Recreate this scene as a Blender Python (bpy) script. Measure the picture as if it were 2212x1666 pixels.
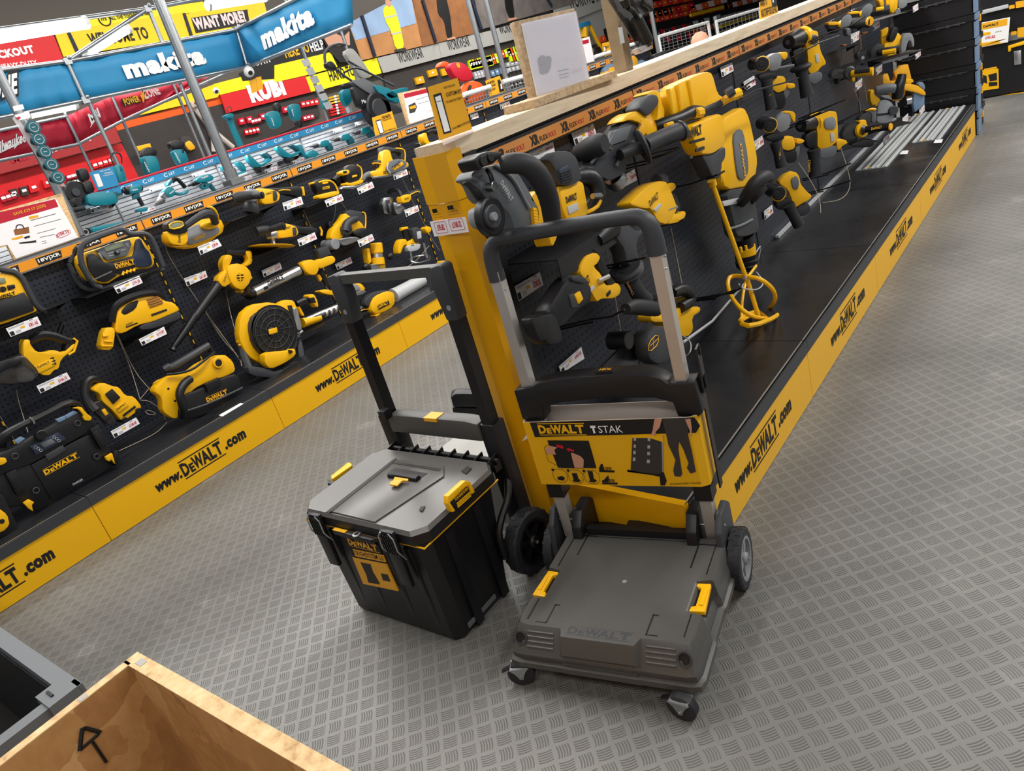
import bpy, bmesh, math, random
from mathutils import Vector, Matrix
random.seed(7)
S = bpy.context.scene
for o in list(bpy.data.objects): bpy.data.objects.remove(o)
COL = S.collection
# ---------------------------------------------------------------- camera
F_PX, PITCH, ROLL, YAW, CAM_H = 1614.998, .3906, -.2925, 2.3159, 1.4136
IW, IH = 2212, 1666
_fw = Vector((math.cos(YAW)*math.cos(PITCH), math.sin(YAW)*math.cos(PITCH), -math.sin(PITCH)))
_r0 = Vector((math.sin(YAW), -math.cos(YAW), 0)); _u0 = _r0.cross(_fw)
_R = _r0*math.cos(ROLL)+_u0*math.sin(ROLL); _U = -_r0*math.sin(ROLL)+_u0*math.cos(ROLL)
CP = Vector((0, 0, CAM_H))
cam = bpy.data.cameras.new('camera'); camo = bpy.data.objects.new('camera', cam); COL.objects.link(camo)
camo.matrix_world = Matrix(((_R.x, _U.x, -_fw.x, 0), (_R.y, _U.y, -_fw.y, 0), (_R.z, _U.z, -_fw.z, CAM_H), (0, 0, 0, 1)))
cam.sensor_width = 36; cam.sensor_fit = 'HORIZONTAL'; cam.lens = 36*F_PX/IW; cam.clip_start = .05; cam.clip_end = 200
S.camera = camo
# ---------------------------------------------------------------- view transform, world, large lights
S.view_settings.view_transform = 'Standard'; S.view_settings.look = 'None'; S.view_settings.gamma = 1
S.view_settings.use_curve_mapping = False; S.view_settings.exposure = 0.0
wd = bpy.data.worlds.new('shop_air'); S.world = wd; wd.use_nodes = True
wd.node_tree.nodes['Background'].inputs[0].default_value = (.93, .96, 1, 1); wd.node_tree.nodes['Background'].inputs[1].default_value = .46
def area(loc, sx, sy, e, col=(1, .97, .93), rot=(0, 0, 0)):
    l = bpy.data.lights.new('shop_or_fill_lamp', 'AREA'); l.shape = 'RECTANGLE'; l.size = sx; l.size_y = sy; l.energy = e; l.color = col
    o = bpy.data.objects.new('shop_or_fill_lamp', l); o.location = loc; o.rotation_euler = rot; COL.objects.link(o); return o
area((.9, 4.2, 3.1), .3, 6, 175)
area((-2.4, 4.0, 3.1), .3, 7, 200)
area((.3, -.9, 3.1), 4, .3, 55)  # front fill, added to brighten faces turned towards the camera
area((-4.9, 3.5, 3.3), .25, 8, 150)
area((-7.8, 6, 4.4), .4, 12, 500)
area((-6.5, 13, 4.4), 8, .4, 400)
area((1.2, 9, 3.2), .3, 7, 180)
# ---------------------------------------------------------------- materials
M = {}
def mat(k, col, rough=.5, metal=0, bump=0, scale=60, var=.06, spec=.5, emit=0, alpha=1, trans=0, coat=0):
    m = bpy.data.materials.new(k); m.use_nodes = True; nt = m.node_tree; b = nt.nodes['Principled BSDF']
    if isinstance(col, str): col = tuple((int(col[i:i+2], 16)/255)**2.2 for i in (0, 2, 4))
    b.inputs['Roughness'].default_value = rough; b.inputs['Metallic'].default_value = metal
    b.inputs['Specular IOR Level'].default_value = spec; b.inputs['Alpha'].default_value = alpha
    b.inputs['Transmission Weight'].default_value = trans; b.inputs['Coat Weight'].default_value = coat
    tc = nt.nodes.new('ShaderNodeTexCoord'); n = nt.nodes.new('ShaderNodeTexNoise'); n.inputs['Scale'].default_value = scale
    n.inputs['Detail'].default_value = 3; nt.links.new(tc.outputs['Object'], n.inputs['Vector'])
    mx = nt.nodes.new('ShaderNodeMix'); mx.data_type = 'RGBA'
    mx.inputs[6].default_value = tuple(c*(1-var) for c in col)+(1,); mx.inputs[7].default_value = tuple(min(1, c*(1+var)) for c in col)+(1,)
    nt.links.new(n.outputs['Fac'], mx.inputs[0]); nt.links.new(mx.outputs[2], b.inputs['Base Color'])
    if emit: b.inputs['Emission Color'].default_value = (*col, 1); b.inputs['Emission Strength'].default_value = emit
    if bump:
        bp = nt.nodes.new('ShaderNodeBump'); bp.inputs['Strength'].default_value = bump; bp.inputs['Distance'].default_value = .002
        nt.links.new(n.outputs['Fac'], bp.inputs['Height']); nt.links.new(bp.outputs[0], b.inputs['Normal'])
    M[k] = m; return m
mat('yellow', 'f2b500', .42, scale=8, var=.03)            # power-tool yellow
mat('panel', 'ebb000', .38, scale=3, var=.03)           # painted kick panels
mat('post', 'dfa000', .36, scale=3, var=.03)
mat('black', '17171a', .42, bump=.15, scale=300)
mat('rubber', '26272a', .6, bump=.2, scale=400)
mat('dark', '383a3e', .5, bump=.2, scale=300)
mat('grey', '63676b', .5, bump=.15, scale=300)
mat('mid', '85888c', .5)
mat('light', 'b9bbbd', .45)
mat('silver', 'c9cacc', .28, .9, scale=20)
mat('alu', 'cdc8c2', .38, .75, scale=12)
mat('steel', 'b4b6b8', .3, 1)
mat('galv', 'a9adb0', .32, .9, var=.15, scale=30)
mat('white', 'f2f2f0', .6, var=.02)
mat('paper', 'f4f3f6', .55, var=.02)
mat('red', 'c8102e', .5)
mat('inkred', 'c01a33', .6)
mat('inkgold', 'd9a441', .6)
mat('ink', '141414', .6)
mat('orange', 'e2590f', .5)
mat('amber', 'eeab1e', .45, var=.04, scale=6)
mat('rail', 'e8962c', .32, var=.05, scale=5, coat=.3)
mat('railx', 'c98546', .35, var=.06, scale=5, coat=.3)
mat('teal', '0f7c8c', .4)
mat('tealk', '0d5a66', .45)
mat('blue', '2b88b9', .55, bump=.4, scale=4, var=.08)
mat('milw', 'ba1030', .55, bump=.4, scale=4, var=.08)
mat('redboard', 'd51a20', .5)
mat('brick', 'a32a2c', .55)
mat('banner', 'fbd000', .5, bump=.3, scale=5, var=.06)
mat('lemon', 'f6e500', .5)
mat('hiv', 'dcf01a', .7); mat('hio', 'f2521a', .7)
mat('navy', '1a2338', .6)
mat('blueedge', '6f86a2', .45)
mat('pink', 'f2d5d2', .5)
mat('skin', 'c99277', .55, var=.05)
mat('sky', '8fa9c9', .8, scale=3, var=.25)
mat('sand', 'b77f4e', .8, scale=4, var=.35)
mat('rust', '8b5a34', .8, scale=5, var=.5)
mat('stone', '6b6460', .8, scale=5, var=.5)
mat('board', '1b1c1f', .5)
mat('slate', '3a3533', .75, bump=.5, scale=6, var=.2)
mat('greyb', 'a7a6a1', .6)
mat('clear', 'f4f6f8', .08, trans=.9, spec=.6)
mat('lid', '5d5b59', .3, bump=.1, scale=300)
mat('deck', '4c4b49', .42, bump=.2, scale=300)
mat('brushed', 'b4b8b8', .4, .25)
mat('brushlt', 'd8dcde', .35, .25)
mat('haze', 'e8e4e8', .2, alpha=.38)
mat('smoke', '3a3836', .15, alpha=.75, spec=.8)
mat('tube', 'ffffff', .5, emit=9)
mat('lcd', '7f8a74', .3)
mat('solar', '2a3346', .35)
mat('green', '4f8a3a', .6)
mat('jeans', '6f8dab', .8, scale=40, var=.3)
mat('card', 'c8bdb4', .7, bump=.3, scale=8)
mat('cable', 'a79a86', .5)
mat('foil', 'd9d4dc', .22, .85, bump=.9, scale=14, var=.12)
def ramp(nt, fac, stops, interp='LINEAR'):
    r = nt.nodes.new('ShaderNodeValToRGB'); r.color_ramp.interpolation = interp; e = r.color_ramp.elements
    while len(e) < len(stops): e.new(.5)
    for el, (p, c) in zip(e, stops): el.position = p; el.color = (*c, 1)
    nt.links.new(fac, r.inputs[0]); return r.outputs[0]
def nmath(nt, op, a, b=None, c=None):
    n = nt.nodes.new('ShaderNodeMath'); n.operation = op
    for i, v in enumerate((a, b, c)):
        if v is None: continue
        if isinstance(v, (int, float)): n.inputs[i].default_value = v
        else: nt.links.new(v, n.inputs[i])
    return n.outputs[0]
def pbase(k, rough=.5, spec=.5):
    m = bpy.data.materials.new(k); m.use_nodes = True; M[k] = m; nt = m.node_tree; b = nt.nodes['Principled BSDF']
    b.inputs['Roughness'].default_value = rough; b.inputs['Specular IOR Level'].default_value = spec
    g = nt.nodes.new('ShaderNodeNewGeometry'); sp = nt.nodes.new('ShaderNodeSeparateXYZ'); nt.links.new(g.outputs['Position'], sp.inputs[0])
    return m, nt, b, g.outputs['Position'], sp.outputs
def noise(nt, vec, scale, detail=3, rough=.5):
    n = nt.nodes.new('ShaderNodeTexNoise'); n.inputs['Scale'].default_value = scale; n.inputs['Detail'].default_value = detail
    n.inputs['Roughness'].default_value = rough
    if vec is not None: nt.links.new(vec, n.inputs['Vector'])
    return n.outputs['Fac']
def bumpn(nt, b, h, st=.5, dist=.002):
    bp = nt.nodes.new('ShaderNodeBump'); bp.inputs['Strength'].default_value = st; bp.inputs['Distance'].default_value = dist
    nt.links.new(h, bp.inputs['Height']); nt.links.new(bp.outputs[0], b.inputs['Normal'])
def mixc(nt, f, a, c):
    mx = nt.nodes.new('ShaderNodeMix'); mx.data_type = 'RGBA'
    for i, v in ((0, f), (6, a), (7, c)):
        if isinstance(v, (int, float)): mx.inputs[i].default_value = v
        elif isinstance(v, tuple): mx.inputs[i].default_value = (*v, 1)
        else: nt.links.new(v, mx.inputs[i])
    return mx.outputs[2]
def floor_mat():
    m, nt, b, pos, (X, Y, Z) = pbase('floor_rubber', .4)
    q = .70710678/.04337
    dx = nmath(nt, 'ADD', X, .699); dy = nmath(nt, 'ADD', Y, -1.818)
    u = nmath(nt, 'MULTIPLY', nmath(nt, 'SUBTRACT', dx, dy), q); v = nmath(nt, 'MULTIPLY', nmath(nt, 'ADD', dx, dy), q)
    u = nmath(nt, 'ADD', u, 200.5); v = nmath(nt, 'ADD', v, 200.5)
    cu, cv = nmath(nt, 'FLOOR', u), nmath(nt, 'FLOOR', v)
    par = nmath(nt, 'MODULO', nmath(nt, 'ADD', cu, cv), 2)
    fu, fv = nmath(nt, 'SUBTRACT', nmath(nt, 'FRACT', u), .5), nmath(nt, 'SUBTRACT', nmath(nt, 'FRACT', v), .5)
    def sel(a, c): return nmath(nt, 'ADD', nmath(nt, 'MULTIPLY', a, nmath(nt, 'SUBTRACT', 1, par)), nmath(nt, 'MULTIPLY', c, par))
    al, ac = sel(fu, fv), sel(fv, fu)
    ac = nmath(nt, 'ADD', ac, nmath(nt, 'MULTIPLY', nmath(nt, 'MULTIPLY', al, al), .35)); ac = nmath(nt, 'SUBTRACT', ac, .03)
    st = nmath(nt, 'ABSOLUTE', nmath(nt, 'SUBTRACT', nmath(nt, 'FRACT', nmath(nt, 'ADD', nmath(nt, 'MULTIPLY', ac, 6.6), 10.5)), .5))
    bar = nt.nodes.new('ShaderNodeMapRange'); bar.interpolation_type = 'SMOOTHSTEP'
    nt.links.new(st, bar.inputs[0]); bar.inputs[1].default_value = .27; bar.inputs[2].default_value = .06
    inl = nmath(nt, 'LESS_THAN', nmath(nt, 'ABSOLUTE', al), .40); inw = nmath(nt, 'LESS_THAN', nmath(nt, 'ABSOLUTE', ac), .375)
    mask = nmath(nt, 'MULTIPLY', nmath(nt, 'MULTIPLY', bar.outputs[0], inl), inw)
    n1 = noise(nt, pos, 1.1, 5); n2 = noise(nt, pos, 5, 5, .6); n3 = noise(nt, pos, 40, 3)
    c = ramp(nt, n1, [(.28, (.118, .119, .114)), (.72, (.222, .221, .210))])
    c = mixc(nt, nmath(nt, 'MULTIPLY', n2, .35), c, (.225, .214, .195))
    c = mixc(nt, nmath(nt, 'MULTIPLY', ramp(nt, n2, [(.62, (0, 0, 0)), (.72, (1, 1, 1))]), .22), c, (.45, .44, .41))
    ln = nt.nodes.new('ShaderNodeMapRange'); nt.links.new(st, ln.inputs[0]); ln.inputs[1].default_value = .20; ln.inputs[2].default_value = .07
    rib_shade = nmath(nt, 'MULTIPLY', nmath(nt, 'MULTIPLY', ln.outputs[0], inl), inw)
    c = mixc(nt, nmath(nt, 'MULTIPLY', rib_shade, nmath(nt, 'ADD', .30, nmath(nt, 'MULTIPLY', par, .18))), c, (.035, .035, .034))  # shadow edges of the ribs painted in, fainter on bars facing the light
    nt.links.new(c, b.inputs['Base Color'])
    nt.links.new(ramp(nt, n2, [(.3, (.33,)*3), (.8, (.52,)*3)]), b.inputs['Roughness'])
    h = nmath(nt, 'ADD', nmath(nt, 'MULTIPLY', mask, 1), nmath(nt, 'MULTIPLY', n3, .08)); h = nmath(nt, 'ADD', h, nmath(nt, 'MULTIPLY', n1, .8))
    bumpn(nt, b, h, .8, .002)
floor_mat()
def peg_mat(k, ax, col, p=.025, off=(0, 0)):
    m, nt, b, pos, xyz = pbase(k, .38, .55)
    a = nmath(nt, 'SUBTRACT', nmath(nt, 'FRACT', nmath(nt, 'ADD', nmath(nt, 'DIVIDE', nmath(nt, 'ADD', xyz[ax], off[0]), p), 200)), .5)
    c = nmath(nt, 'SUBTRACT', nmath(nt, 'FRACT', nmath(nt, 'ADD', nmath(nt, 'DIVIDE', nmath(nt, 'ADD', xyz[2], off[1]), p), 200)), .5)
    d = nmath(nt, 'SQRT', nmath(nt, 'ADD', nmath(nt, 'MULTIPLY', a, a), nmath(nt, 'MULTIPLY', c, c)))
    mr = nt.nodes.new('ShaderNodeMapRange'); nt.links.new(d, mr.inputs[0]); mr.inputs[1].default_value = .17; mr.inputs[2].default_value = .22
    h = mr.outputs[0]
    nt.links.new(mixc(nt, h, (.002, .002, .002), col), b.inputs['Base Color']); bumpn(nt, b, h, .8, .003)
peg_mat('pegboard', 1, (.018, .022, .033))  # bluish base puts the lamps' sheen into the board colour
def slat_mat():
    m, nt, b, pos, xyz = pbase('slatwall', .35, .6)
    f = nmath(nt, 'FRACT', nmath(nt, 'DIVIDE', xyz[2], .034)); g = ramp(nt, f, [(0, (0, 0, 0)), (.12, (.25,)*3), (.16, (1,)*3), (.9, (1,)*3), (1, (0, 0, 0))])
    nt.links.new(mixc(nt, g, (.07, .07, .075), (.50, .51, .53)), b.inputs['Base Color']); bumpn(nt, b, g, .8, .006); b.inputs['Metallic'].default_value = .35
slat_mat()
def wood_mat(k, c1, c2, c3, sc, st, flake=False):
    m, nt, b, pos, xyz = pbase(k, .65, .3)
    mp = nt.nodes.new('ShaderNodeMapping'); nt.links.new(pos, mp.inputs[0]); mp.inputs['Scale'].default_value = st
    if flake:
        vo = nt.nodes.new('ShaderNodeTexVoronoi'); vo.inputs['Scale'].default_value = sc; nt.links.new(mp.outputs[0], vo.inputs['Vector'])
        wv = nmath(nt, 'MULTIPLY', noise(nt, pos, 9, 3), .25); mx = nt.nodes.new('ShaderNodeVectorMath'); mx.operation = 'ADD'; 
        sv = nt.nodes.new('ShaderNodeVectorMath'); sv.operation = 'SCALE'; sv.inputs['Scale'].default_value = .2
        cb = nt.nodes.new('ShaderNodeCombineXYZ'); nt.links.new(wv, cb.inputs[0]); nt.links.new(wv, cb.inputs[2]); nt.links.new(cb.outputs[0], mx.inputs[1])
        nt.links.new(mp.outputs[0], mx.inputs[0]); nt.links.new(mx.outputs[0], vo.inputs['Vector'])
        sp = nt.nodes.new('ShaderNodeSeparateColor'); nt.links.new(vo.outputs['Color'], sp.inputs[0]); n = sp.outputs[0]
        n = nmath(nt, 'ADD', nmath(nt, 'MULTIPLY', n, .5), nmath(nt, 'MULTIPLY', noise(nt, mp.outputs[0], sc*3, 5, .7), .5))
    else: n = noise(nt, mp.outputs[0], sc, 5, .6)
    nt.links.new(ramp(nt, n, [(.25, c1), (.5, c2), (.75, c3)]), b.inputs['Base Color']); bumpn(nt, b, n, .4, .002)
wood_mat('osb', (.34, .165, .055), (.47, .25, .09), (.60, .37, .16), 13, (1, .8, .55), True)
wood_mat('osbedge', (.38, .22, .09), (.72, .48, .24), (.85, .63, .36), 45, (1, 1, 3))
wood_mat('pine', (.50, .38, .25), (.66, .54, .38), (.74, .62, .46), 14, (6, .35, 4))
wood_mat('chip', (.30, .20, .11), (.48, .34, .20), (.62, .48, .31), 70, (1, 1, 1))
def base_mat():
    m, nt, b, pos, xyz = pbase('shelfblack', .3, .55)
    n = noise(nt, pos, 3, 5, .6); nt.links.new(ramp(nt, n, [(.3, (.010, .011, .013)), (.75, (.022, .023, .026))]), b.inputs['Base Color'])
    nt.links.new(ramp(nt, n, [(.3, (.2,)*3), (.7, (.42,)*3)]), b.inputs['Roughness'])
base_mat()
# ---------------------------------------------------------------- helpers
def tag(o, label=None, cat=None, group=None, kind=None):
    for k, v in (('label', label), ('category', cat), ('group', group), ('kind', kind)):
        if v: o[k] = v
    return o
def thing(name, label, cat, loc, group=None):
    o = bpy.data.objects.new(name, None); o.empty_display_size = .05; o.location = loc; COL.objects.link(o)
    return tag(o, label, cat, group)
def worg(p):
    v = Vector((0, 0, 0))
    while p is not None: v += p.location; p = p.parent
    return v
class B:
    """collects shapes (world coordinates) that become ONE mesh object"""
    def __init__(s, frame=None): s.v = []; s.f = []; s.M = frame
    def raw(s, vs, fs):
        n = len(s.v)
        s.v += [(s.M @ Vector(v)) if s.M else Vector(v) for v in vs]; s.f += [tuple(i+n for i in f) for f in fs]; return s
    def _bm(s, bm, bev, seg=2, ang=30):
        if bev:
            es = [e for e in bm.edges if len(e.link_faces) == 2 and e.calc_face_angle(0) > math.radians(ang)]
            bmesh.ops.bevel(bm, geom=es, offset=bev, segments=seg, profile=.5, affect='EDGES', clamp_overlap=True)
        bm.verts.ensure_lookup_table(); bm.verts.index_update()
        s.raw([v.co.copy() for v in bm.verts], [[v.index for v in f.verts] for f in bm.faces]); bm.free(); return s
    def box(s, c, d, bev=0, R=None, seg=2, taper=None):
        vs = []
        for x, y, z in ((-1, -1, -1), (1, -1, -1), (1, 1, -1), (-1, 1, -1), (-1, -1, 1), (1, -1, 1), (1, 1, 1), (-1, 1, 1)):
            t = (taper if (taper and z < 0) else (1, 1))
            p = Vector((x*d[0]/2*t[0], y*d[1]/2*t[1], z*d[2]/2))
            vs.append((R @ p if R else p)+Vector(c))
        fs = [(3, 2, 1, 0), (4, 5, 6, 7), (0, 1, 5, 4), (1, 2, 6, 5), (2, 3, 7, 6), (3, 0, 4, 7)]
        if not bev: return s.raw(vs, fs)
        bm = bmesh.new(); q = [bm.verts.new(v) for v in vs]
        for f in fs: bm.faces.new([q[i] for i in f])
        return s._bm(bm, bev, seg)
    def prism(s, pts, vec, bev=0, seg=2, ang=30):
        """polygon pts extruded by vec"""
        pts = [Vector(p) for p in pts]; vec = Vector(vec); n = Vector((0, 0, 0))
        for i in range(len(pts)): n += pts[i].cross(pts[(i+1) % len(pts)])
        if n.dot(vec) > 0: pts = pts[::-1]
        bm = bmesh.new(); a = [bm.verts.new(p) for p in pts]; b = [bm.verts.new(p+vec) for p in pts]; k = len(pts)
        bm.faces.new(a)
        bm.faces.new(b[::-1])
        for i in range(k): bm.faces.new((a[i], b[i], b[(i+1) % k], a[(i+1) % k])[::-1])
        bmesh.ops.recalc_face_normals(bm, faces=bm.faces)
        return s._bm(bm, bev, seg, ang)
    def rings(s, rs, close=False, cap=True):
        k = len(rs[0]); vs = [p for r in rs for p in r]; fs = []
        m = len(rs)
        for i in range(m if close else m-1):
            for j in range(k):
                a, b = i*k+j, i*k+(j+1) % k; c, d = ((i+1) % m)*k+(j+1) % k, ((i+1) % m)*k+j
                fs.append((a, b, c, d))
        if cap and not close: fs += [tuple(range(k))[::-1], tuple(range((m-1)*k, m*k))]
        return s.raw(vs, fs)
    def lathe(s, p0, ax, prof, n=20, cap=True):
        """prof: (distance along ax, radius)"""
        p0 = Vector(p0); ax = Vector(ax).normalized(); u = ax.orthogonal().normalized(); w = ax.cross(u)
        return s.rings([[p0+ax*t+(u*math.cos(2*math.pi*i/n)+w*math.sin(2*math.pi*i/n))*max(r, 1e-5) for i in range(n)] for t, r in prof], cap=cap)
    def cyl(s, p0, p1, r, r1=None, n=16):
        d = Vector(p1)-Vector(p0); return s.lathe(p0, d, [(0, r), (d.length, r if r1 is None else r1)], n)
    def tube(s, pts, r, n=8, sm=0, close=False, flat=None):
        pts = [Vector(p) for p in pts]; R = list(r) if isinstance(r, (list, tuple)) else [r]*len(pts)
        for _ in range(sm):
            q, rr = [], []
            m = len(pts)
            if not close: q.append(pts[0]); rr.append(R[0])
            for i in range(m if close else m-1):
                a, b = pts[i], pts[(i+1) % m]; q += [a*.75+b*.25, a*.25+b*.75]; ra, rb = R[i], R[(i+1) % m]; rr += [ra*.75+rb*.25, ra*.25+rb*.75]
            if not close: q.append(pts[-1]); rr.append(R[-1])
            pts, R = q, rr
        m = len(pts); out = []; up = None
        for i in range(m):
            if close: t = pts[(i+1) % m]-pts[i-1]
            else: t = pts[min(i+1, m-1)]-pts[max(i-1, 0)]
            if t.length < 1e-9: t = Vector((0, 0, 1))
            t.normalize()
            if up is None: up = t.orthogonal().normalized()
            up = (up-t*up.dot(t))
            if up.length < 1e-6: up = t.orthogonal()
            up.normalize(); w = t.cross(up)
            out.append([pts[i]+(up*math.cos(2*math.pi*j/n+.4)+w*math.sin(2*math.pi*j/n+.4))*R[i] for j in range(n)])
        return s.rings(out, close=close)
    def ball(s, c, r, n=14, m=8):
        if isinstance(r, (int, float)): r = (r, r, r)
        c = Vector(c)
        return s.rings([[c+Vector((r[0]*math.cos(2*math.pi*i/n)*math.sin(math.pi*(j+.02)/(m+.04)), r[1]*math.sin(2*math.pi*i/n)*math.sin(math.pi*(j+.02)/(m+.04)), -r[2]*math.cos(math.pi*(j+.02)/(m+.04)))) for i in range(n)] for j in range(m+1)])
    def out(s, name, m, parent=None, label=None, smooth=35):
        me = bpy.data.meshes.new(name); o0 = worg(parent)
        me.from_pydata([tuple(v-o0) for v in s.v], [], s.f); me.materials.append(M[m] if isinstance(m, str) else m)
        if smooth:
            me.polygons.foreach_set('use_smooth', [True]*len(me.polygons)); me.set_sharp_from_angle(angle=math.radians(smooth))
        o = bpy.data.objects.new(name, me); COL.objects.link(o); o.parent = parent
        if label: o['label'] = label
        return o
_tc = {}
def text_mesh(body, bold=0, shear=0, ext=0):
    k = (body, bold, shear, ext)
    if k in _tc: return _tc[k]
    c = bpy.data.curves.new('t', 'FONT'); c.body = body; c.size = 1; c.offset = bold; c.shear = shear; c.extrude = ext; c.resolution_u = 2
    c.space_character = 1+bold*1.5
    o = bpy.data.objects.new('t', c); COL.objects.link(o); dg = bpy.context.evaluated_depsgraph_get(); me = bpy.data.meshes.new_from_object(o.evaluated_get(dg))
    bpy.data.objects.remove(o)
    vs = [v.co.copy() for v in me.vertices]; fs = [tuple(p.vertices) for p in me.polygons]; bpy.data.meshes.remove(me)
    x0 = min(v.x for v in vs); x1 = max(v.x for v in vs); y0 = min(v.y for v in vs); y1 = max(v.y for v in vs)
    _tc[k] = (vs, fs, x0, x1, y0, y1); return _tc[k]
def put_text(b, body, o, ex, ey, bold=.02, shear=0, ext=0, nrm=None):
    """text filling the parallelogram at o spanned by ex (baseline) and ey (full glyph height)"""
    vs, fs, x0, x1, y0, y1 = text_mesh(body, bold, shear, ext); o, ex, ey = Vector(o), Vector(ex), Vector(ey)
    n = (nrm or ex.cross(ey).normalized())
    return b.raw([o+ex*((v.x-x0)/(x1-x0))+ey*((v.y-y0)/(y1-y0))+n*v.z for v in vs], fs)
def logo(b, o, ex, ey, lines=True, shear=0):
    """the stencil-like wordmark: D, small E, WALT with two rules"""
    o, ex, ey = Vector(o), Vector(ex), Vector(ey)
    p = o+ey*(.14 if lines else 0); h = ey*(.72 if lines else 1)
    for t, a, w, k in (('D', 0, .165, 1), ('E', .175, .105, .66), ('W', .27, .235, 1), ('A', .475, .19, 1), ('L', .665, .14, 1), ('T', .80, .175, 1)):
        put_text(b, t, p+ex*a, ex*w, h*k, .045, shear)
    if lines:
        for yy in (0, .94): b.raw([o+ey*yy, o+ey*yy+ex, o+ey*(yy+.06)+ex, o+ey*(yy+.06)], [(0, 1, 2, 3)])
    return b
def ray(px, py): return _fw+_R*((px-1106)/F_PX)+_U*((833-py)/F_PX)
VIEWS = dict(A=(0, 0, .33606), B=(600, 0, .33606), C=(1200, 0, .24015), D=(1600, 0, .27667), E=(0, 420, .26415), F=(0, 700, .37817),
    G=(440, 280, .28818), H=(960, 280, .28818), I=(600, 560, .32405), J=(620, 900, .3001), K=(1020, 420, .28818), L=(1040, 740, .27612),
    M=(1040, 1040, .3122), N=(0, 1260, .36166), O=(1400, 120, .36), P=(1600, 60, .30015), Q=(1560, 400, .4201), R=(1500, 900, .45965),
    s=(1780, 0, .18914), u=(1780, 150, .18914), v=(1960, 0, .23119), a=(0, 180, .16807), b=(240, 200, .1561), c=(480, 160, .17179), d=(700, 60, .28481), e=(980, 60, .252), f=(1220, 0, .21002),
    g=(1380, 0, .25316), h=(1700, 0, .40506), i=(540, 300, .16275), j=(200, 400, .14406), k=(0, 820, .20408), l=(940, 780, .18005),
    m=(860, 280, .14406), n=(1140, 880, .18987), o=(640, 960, .16807), q=(1060, 1240, .22604), z=(0, 0, 1))
class T:
    """a vertical working plane through P0 facing az; pixels of the photograph give places on it"""
    def __init__(s, P0, az=0.0, view='z'): s.P = Vector(P0); s.n = Vector((math.cos(az), math.sin(az), 0)); s.view = view
    def p(s, x, y, w=0):
        x0, y0, k = VIEWS[s.view]; d = ray(x0+x*k, y0+y*k); P = s.P+s.n*w
        return CP+d*((P-CP).dot(s.n)/d.dot(s.n))
    def pts(s, t, w=0):
        a = [float(q) for q in t.split()] if isinstance(t, str) else t
        return [s.p(a[i], a[i+1], w) for i in range(0, len(a), 2)]
    def ptw(s, t):
        a = [float(q) for q in t.split()]; return [s.p(a[i], a[i+1], a[i+2]) for i in range(0, len(a), 3)]
def rnd(pts, it=1, close=True):
    for _ in range(it):
        q = []
        for i in range(len(pts)):
            a, b = pts[i], pts[(i+1) % len(pts)]; q += [a*.8+b*.2, a*.2+b*.8]
        pts = q
    return pts
TMAX = .055
def build(t, root, parts):
    """parts: (name, material, kind, ...) ; name '+' adds to the part before; 'a/b' makes b a sub-part of a"""
    objs = {}; cur = None; out = []
    for it in parts:
        nm, mt, kd = it[:3]; a = it[3:]
        if nm != '+': cur = [nm, mt, B()]; out.append(cur)
        b = cur[2]
        if kd in ('p', 'r'):    # polygon, depths w0..w1, bevel
            w0, w1 = a[1], a[2]; bev = a[3] if len(a) > 3 else .003
            if w1-w0 > TMAX: w0 = w1-TMAX
            if getattr(t, 'mid', 0) and w1-w0 > .02:
                c_ = t.pts(a[0], (w0+w1)/2); pts = [q+t.n*(w1-w0)/2 for q in c_]
            else: pts = t.pts(a[0], w1)
            if kd == 'r': pts = rnd(pts)
            b.prism(pts, t.n*(w0-w1), bev)
        elif kd == 't': b.tube(t.ptw(a[0]), a[1], n=a[3] if len(a) > 3 else 8, sm=a[2] if len(a) > 2 else 1)
        elif kd == 'c': b.tube(t.ptw(a[0]), a[1], n=8, sm=1, close=True)
        elif kd == 'l':
            p = t.ptw(a[0]); d = p[1]-p[0]; L = d.length; pr = [float(q) for q in a[1].split()]
            b.lathe(p[0], d, [(pr[i]*L, pr[i+1]) for i in range(0, len(pr), 2)], n=18)
        elif kd == 'd':         # disc / drum facing out: centre, w0, w1, radius
            q = t.pts(a[0], a[2])[0]; b.lathe(q+t.n*(a[1]-a[2]), t.n, [(0, a[3]), (a[2]-a[1]-a[3]*.08, a[3]), (a[2]-a[1], a[3]*.9)], n=24)
        elif kd == 'ring': 
            q = t.pts(a[0], a[1])[0]; u = Vector((0, 0, 1)); w = t.n.cross(u); b.tube([q+(u*math.cos(i*math.pi/10)+w*math.sin(i*math.pi/10))*a[2] for i in range(20)], a[3], close=True)
        elif kd == 'b': 
            q = t.pts(a[0], a[1])[0]; b.ball(q, a[2])
        elif kd in ('x', 'g'):  # text / wordmark : string, "x0 y0 x1 y1" baseline ends, w, height ratio
            if kd == 'x': s_, bl, w, hr = a[:4]
            else: bl, w, hr = a[:3]
            p, q = t.pts(bl, w); ex = q-p; ey = t.n.cross(ex).normalized()*ex.length*hr
            if ey.z < 0 and not (len(a) > 5): ey = -ey
            if kd == 'x': put_text(b, s_, p, ex, ey, .02 if len(a) < 5 else a[4])
            else: logo(b, p, ex, ey, lines=len(a) > 3)
    for nm, mt, b in out:
        par = root; base = nm
        if '/' in nm: pn, base = nm.split('/'); par = objs.get(pn, root)
        o = b.out(base, mt, par); objs.setdefault(base, o)
    return objs
def tool(name, label, cat, t, view, parts, group=None, base=None):
    t.view = view
    if base is None:
        for it in parts:
            if it[2] in ('p', 'r'): base = t.pts(it[3], it[4])[0]; break
            if it[2] in ('t', 'l', 'c'): base = t.ptw(it[3])[0]; break
            if it[2] in ('d', 'b'): base = t.pts(it[3], it[4])[0]; break
    r = thing(name, label, cat, base, group); build(t, r, parts); return r
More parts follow.
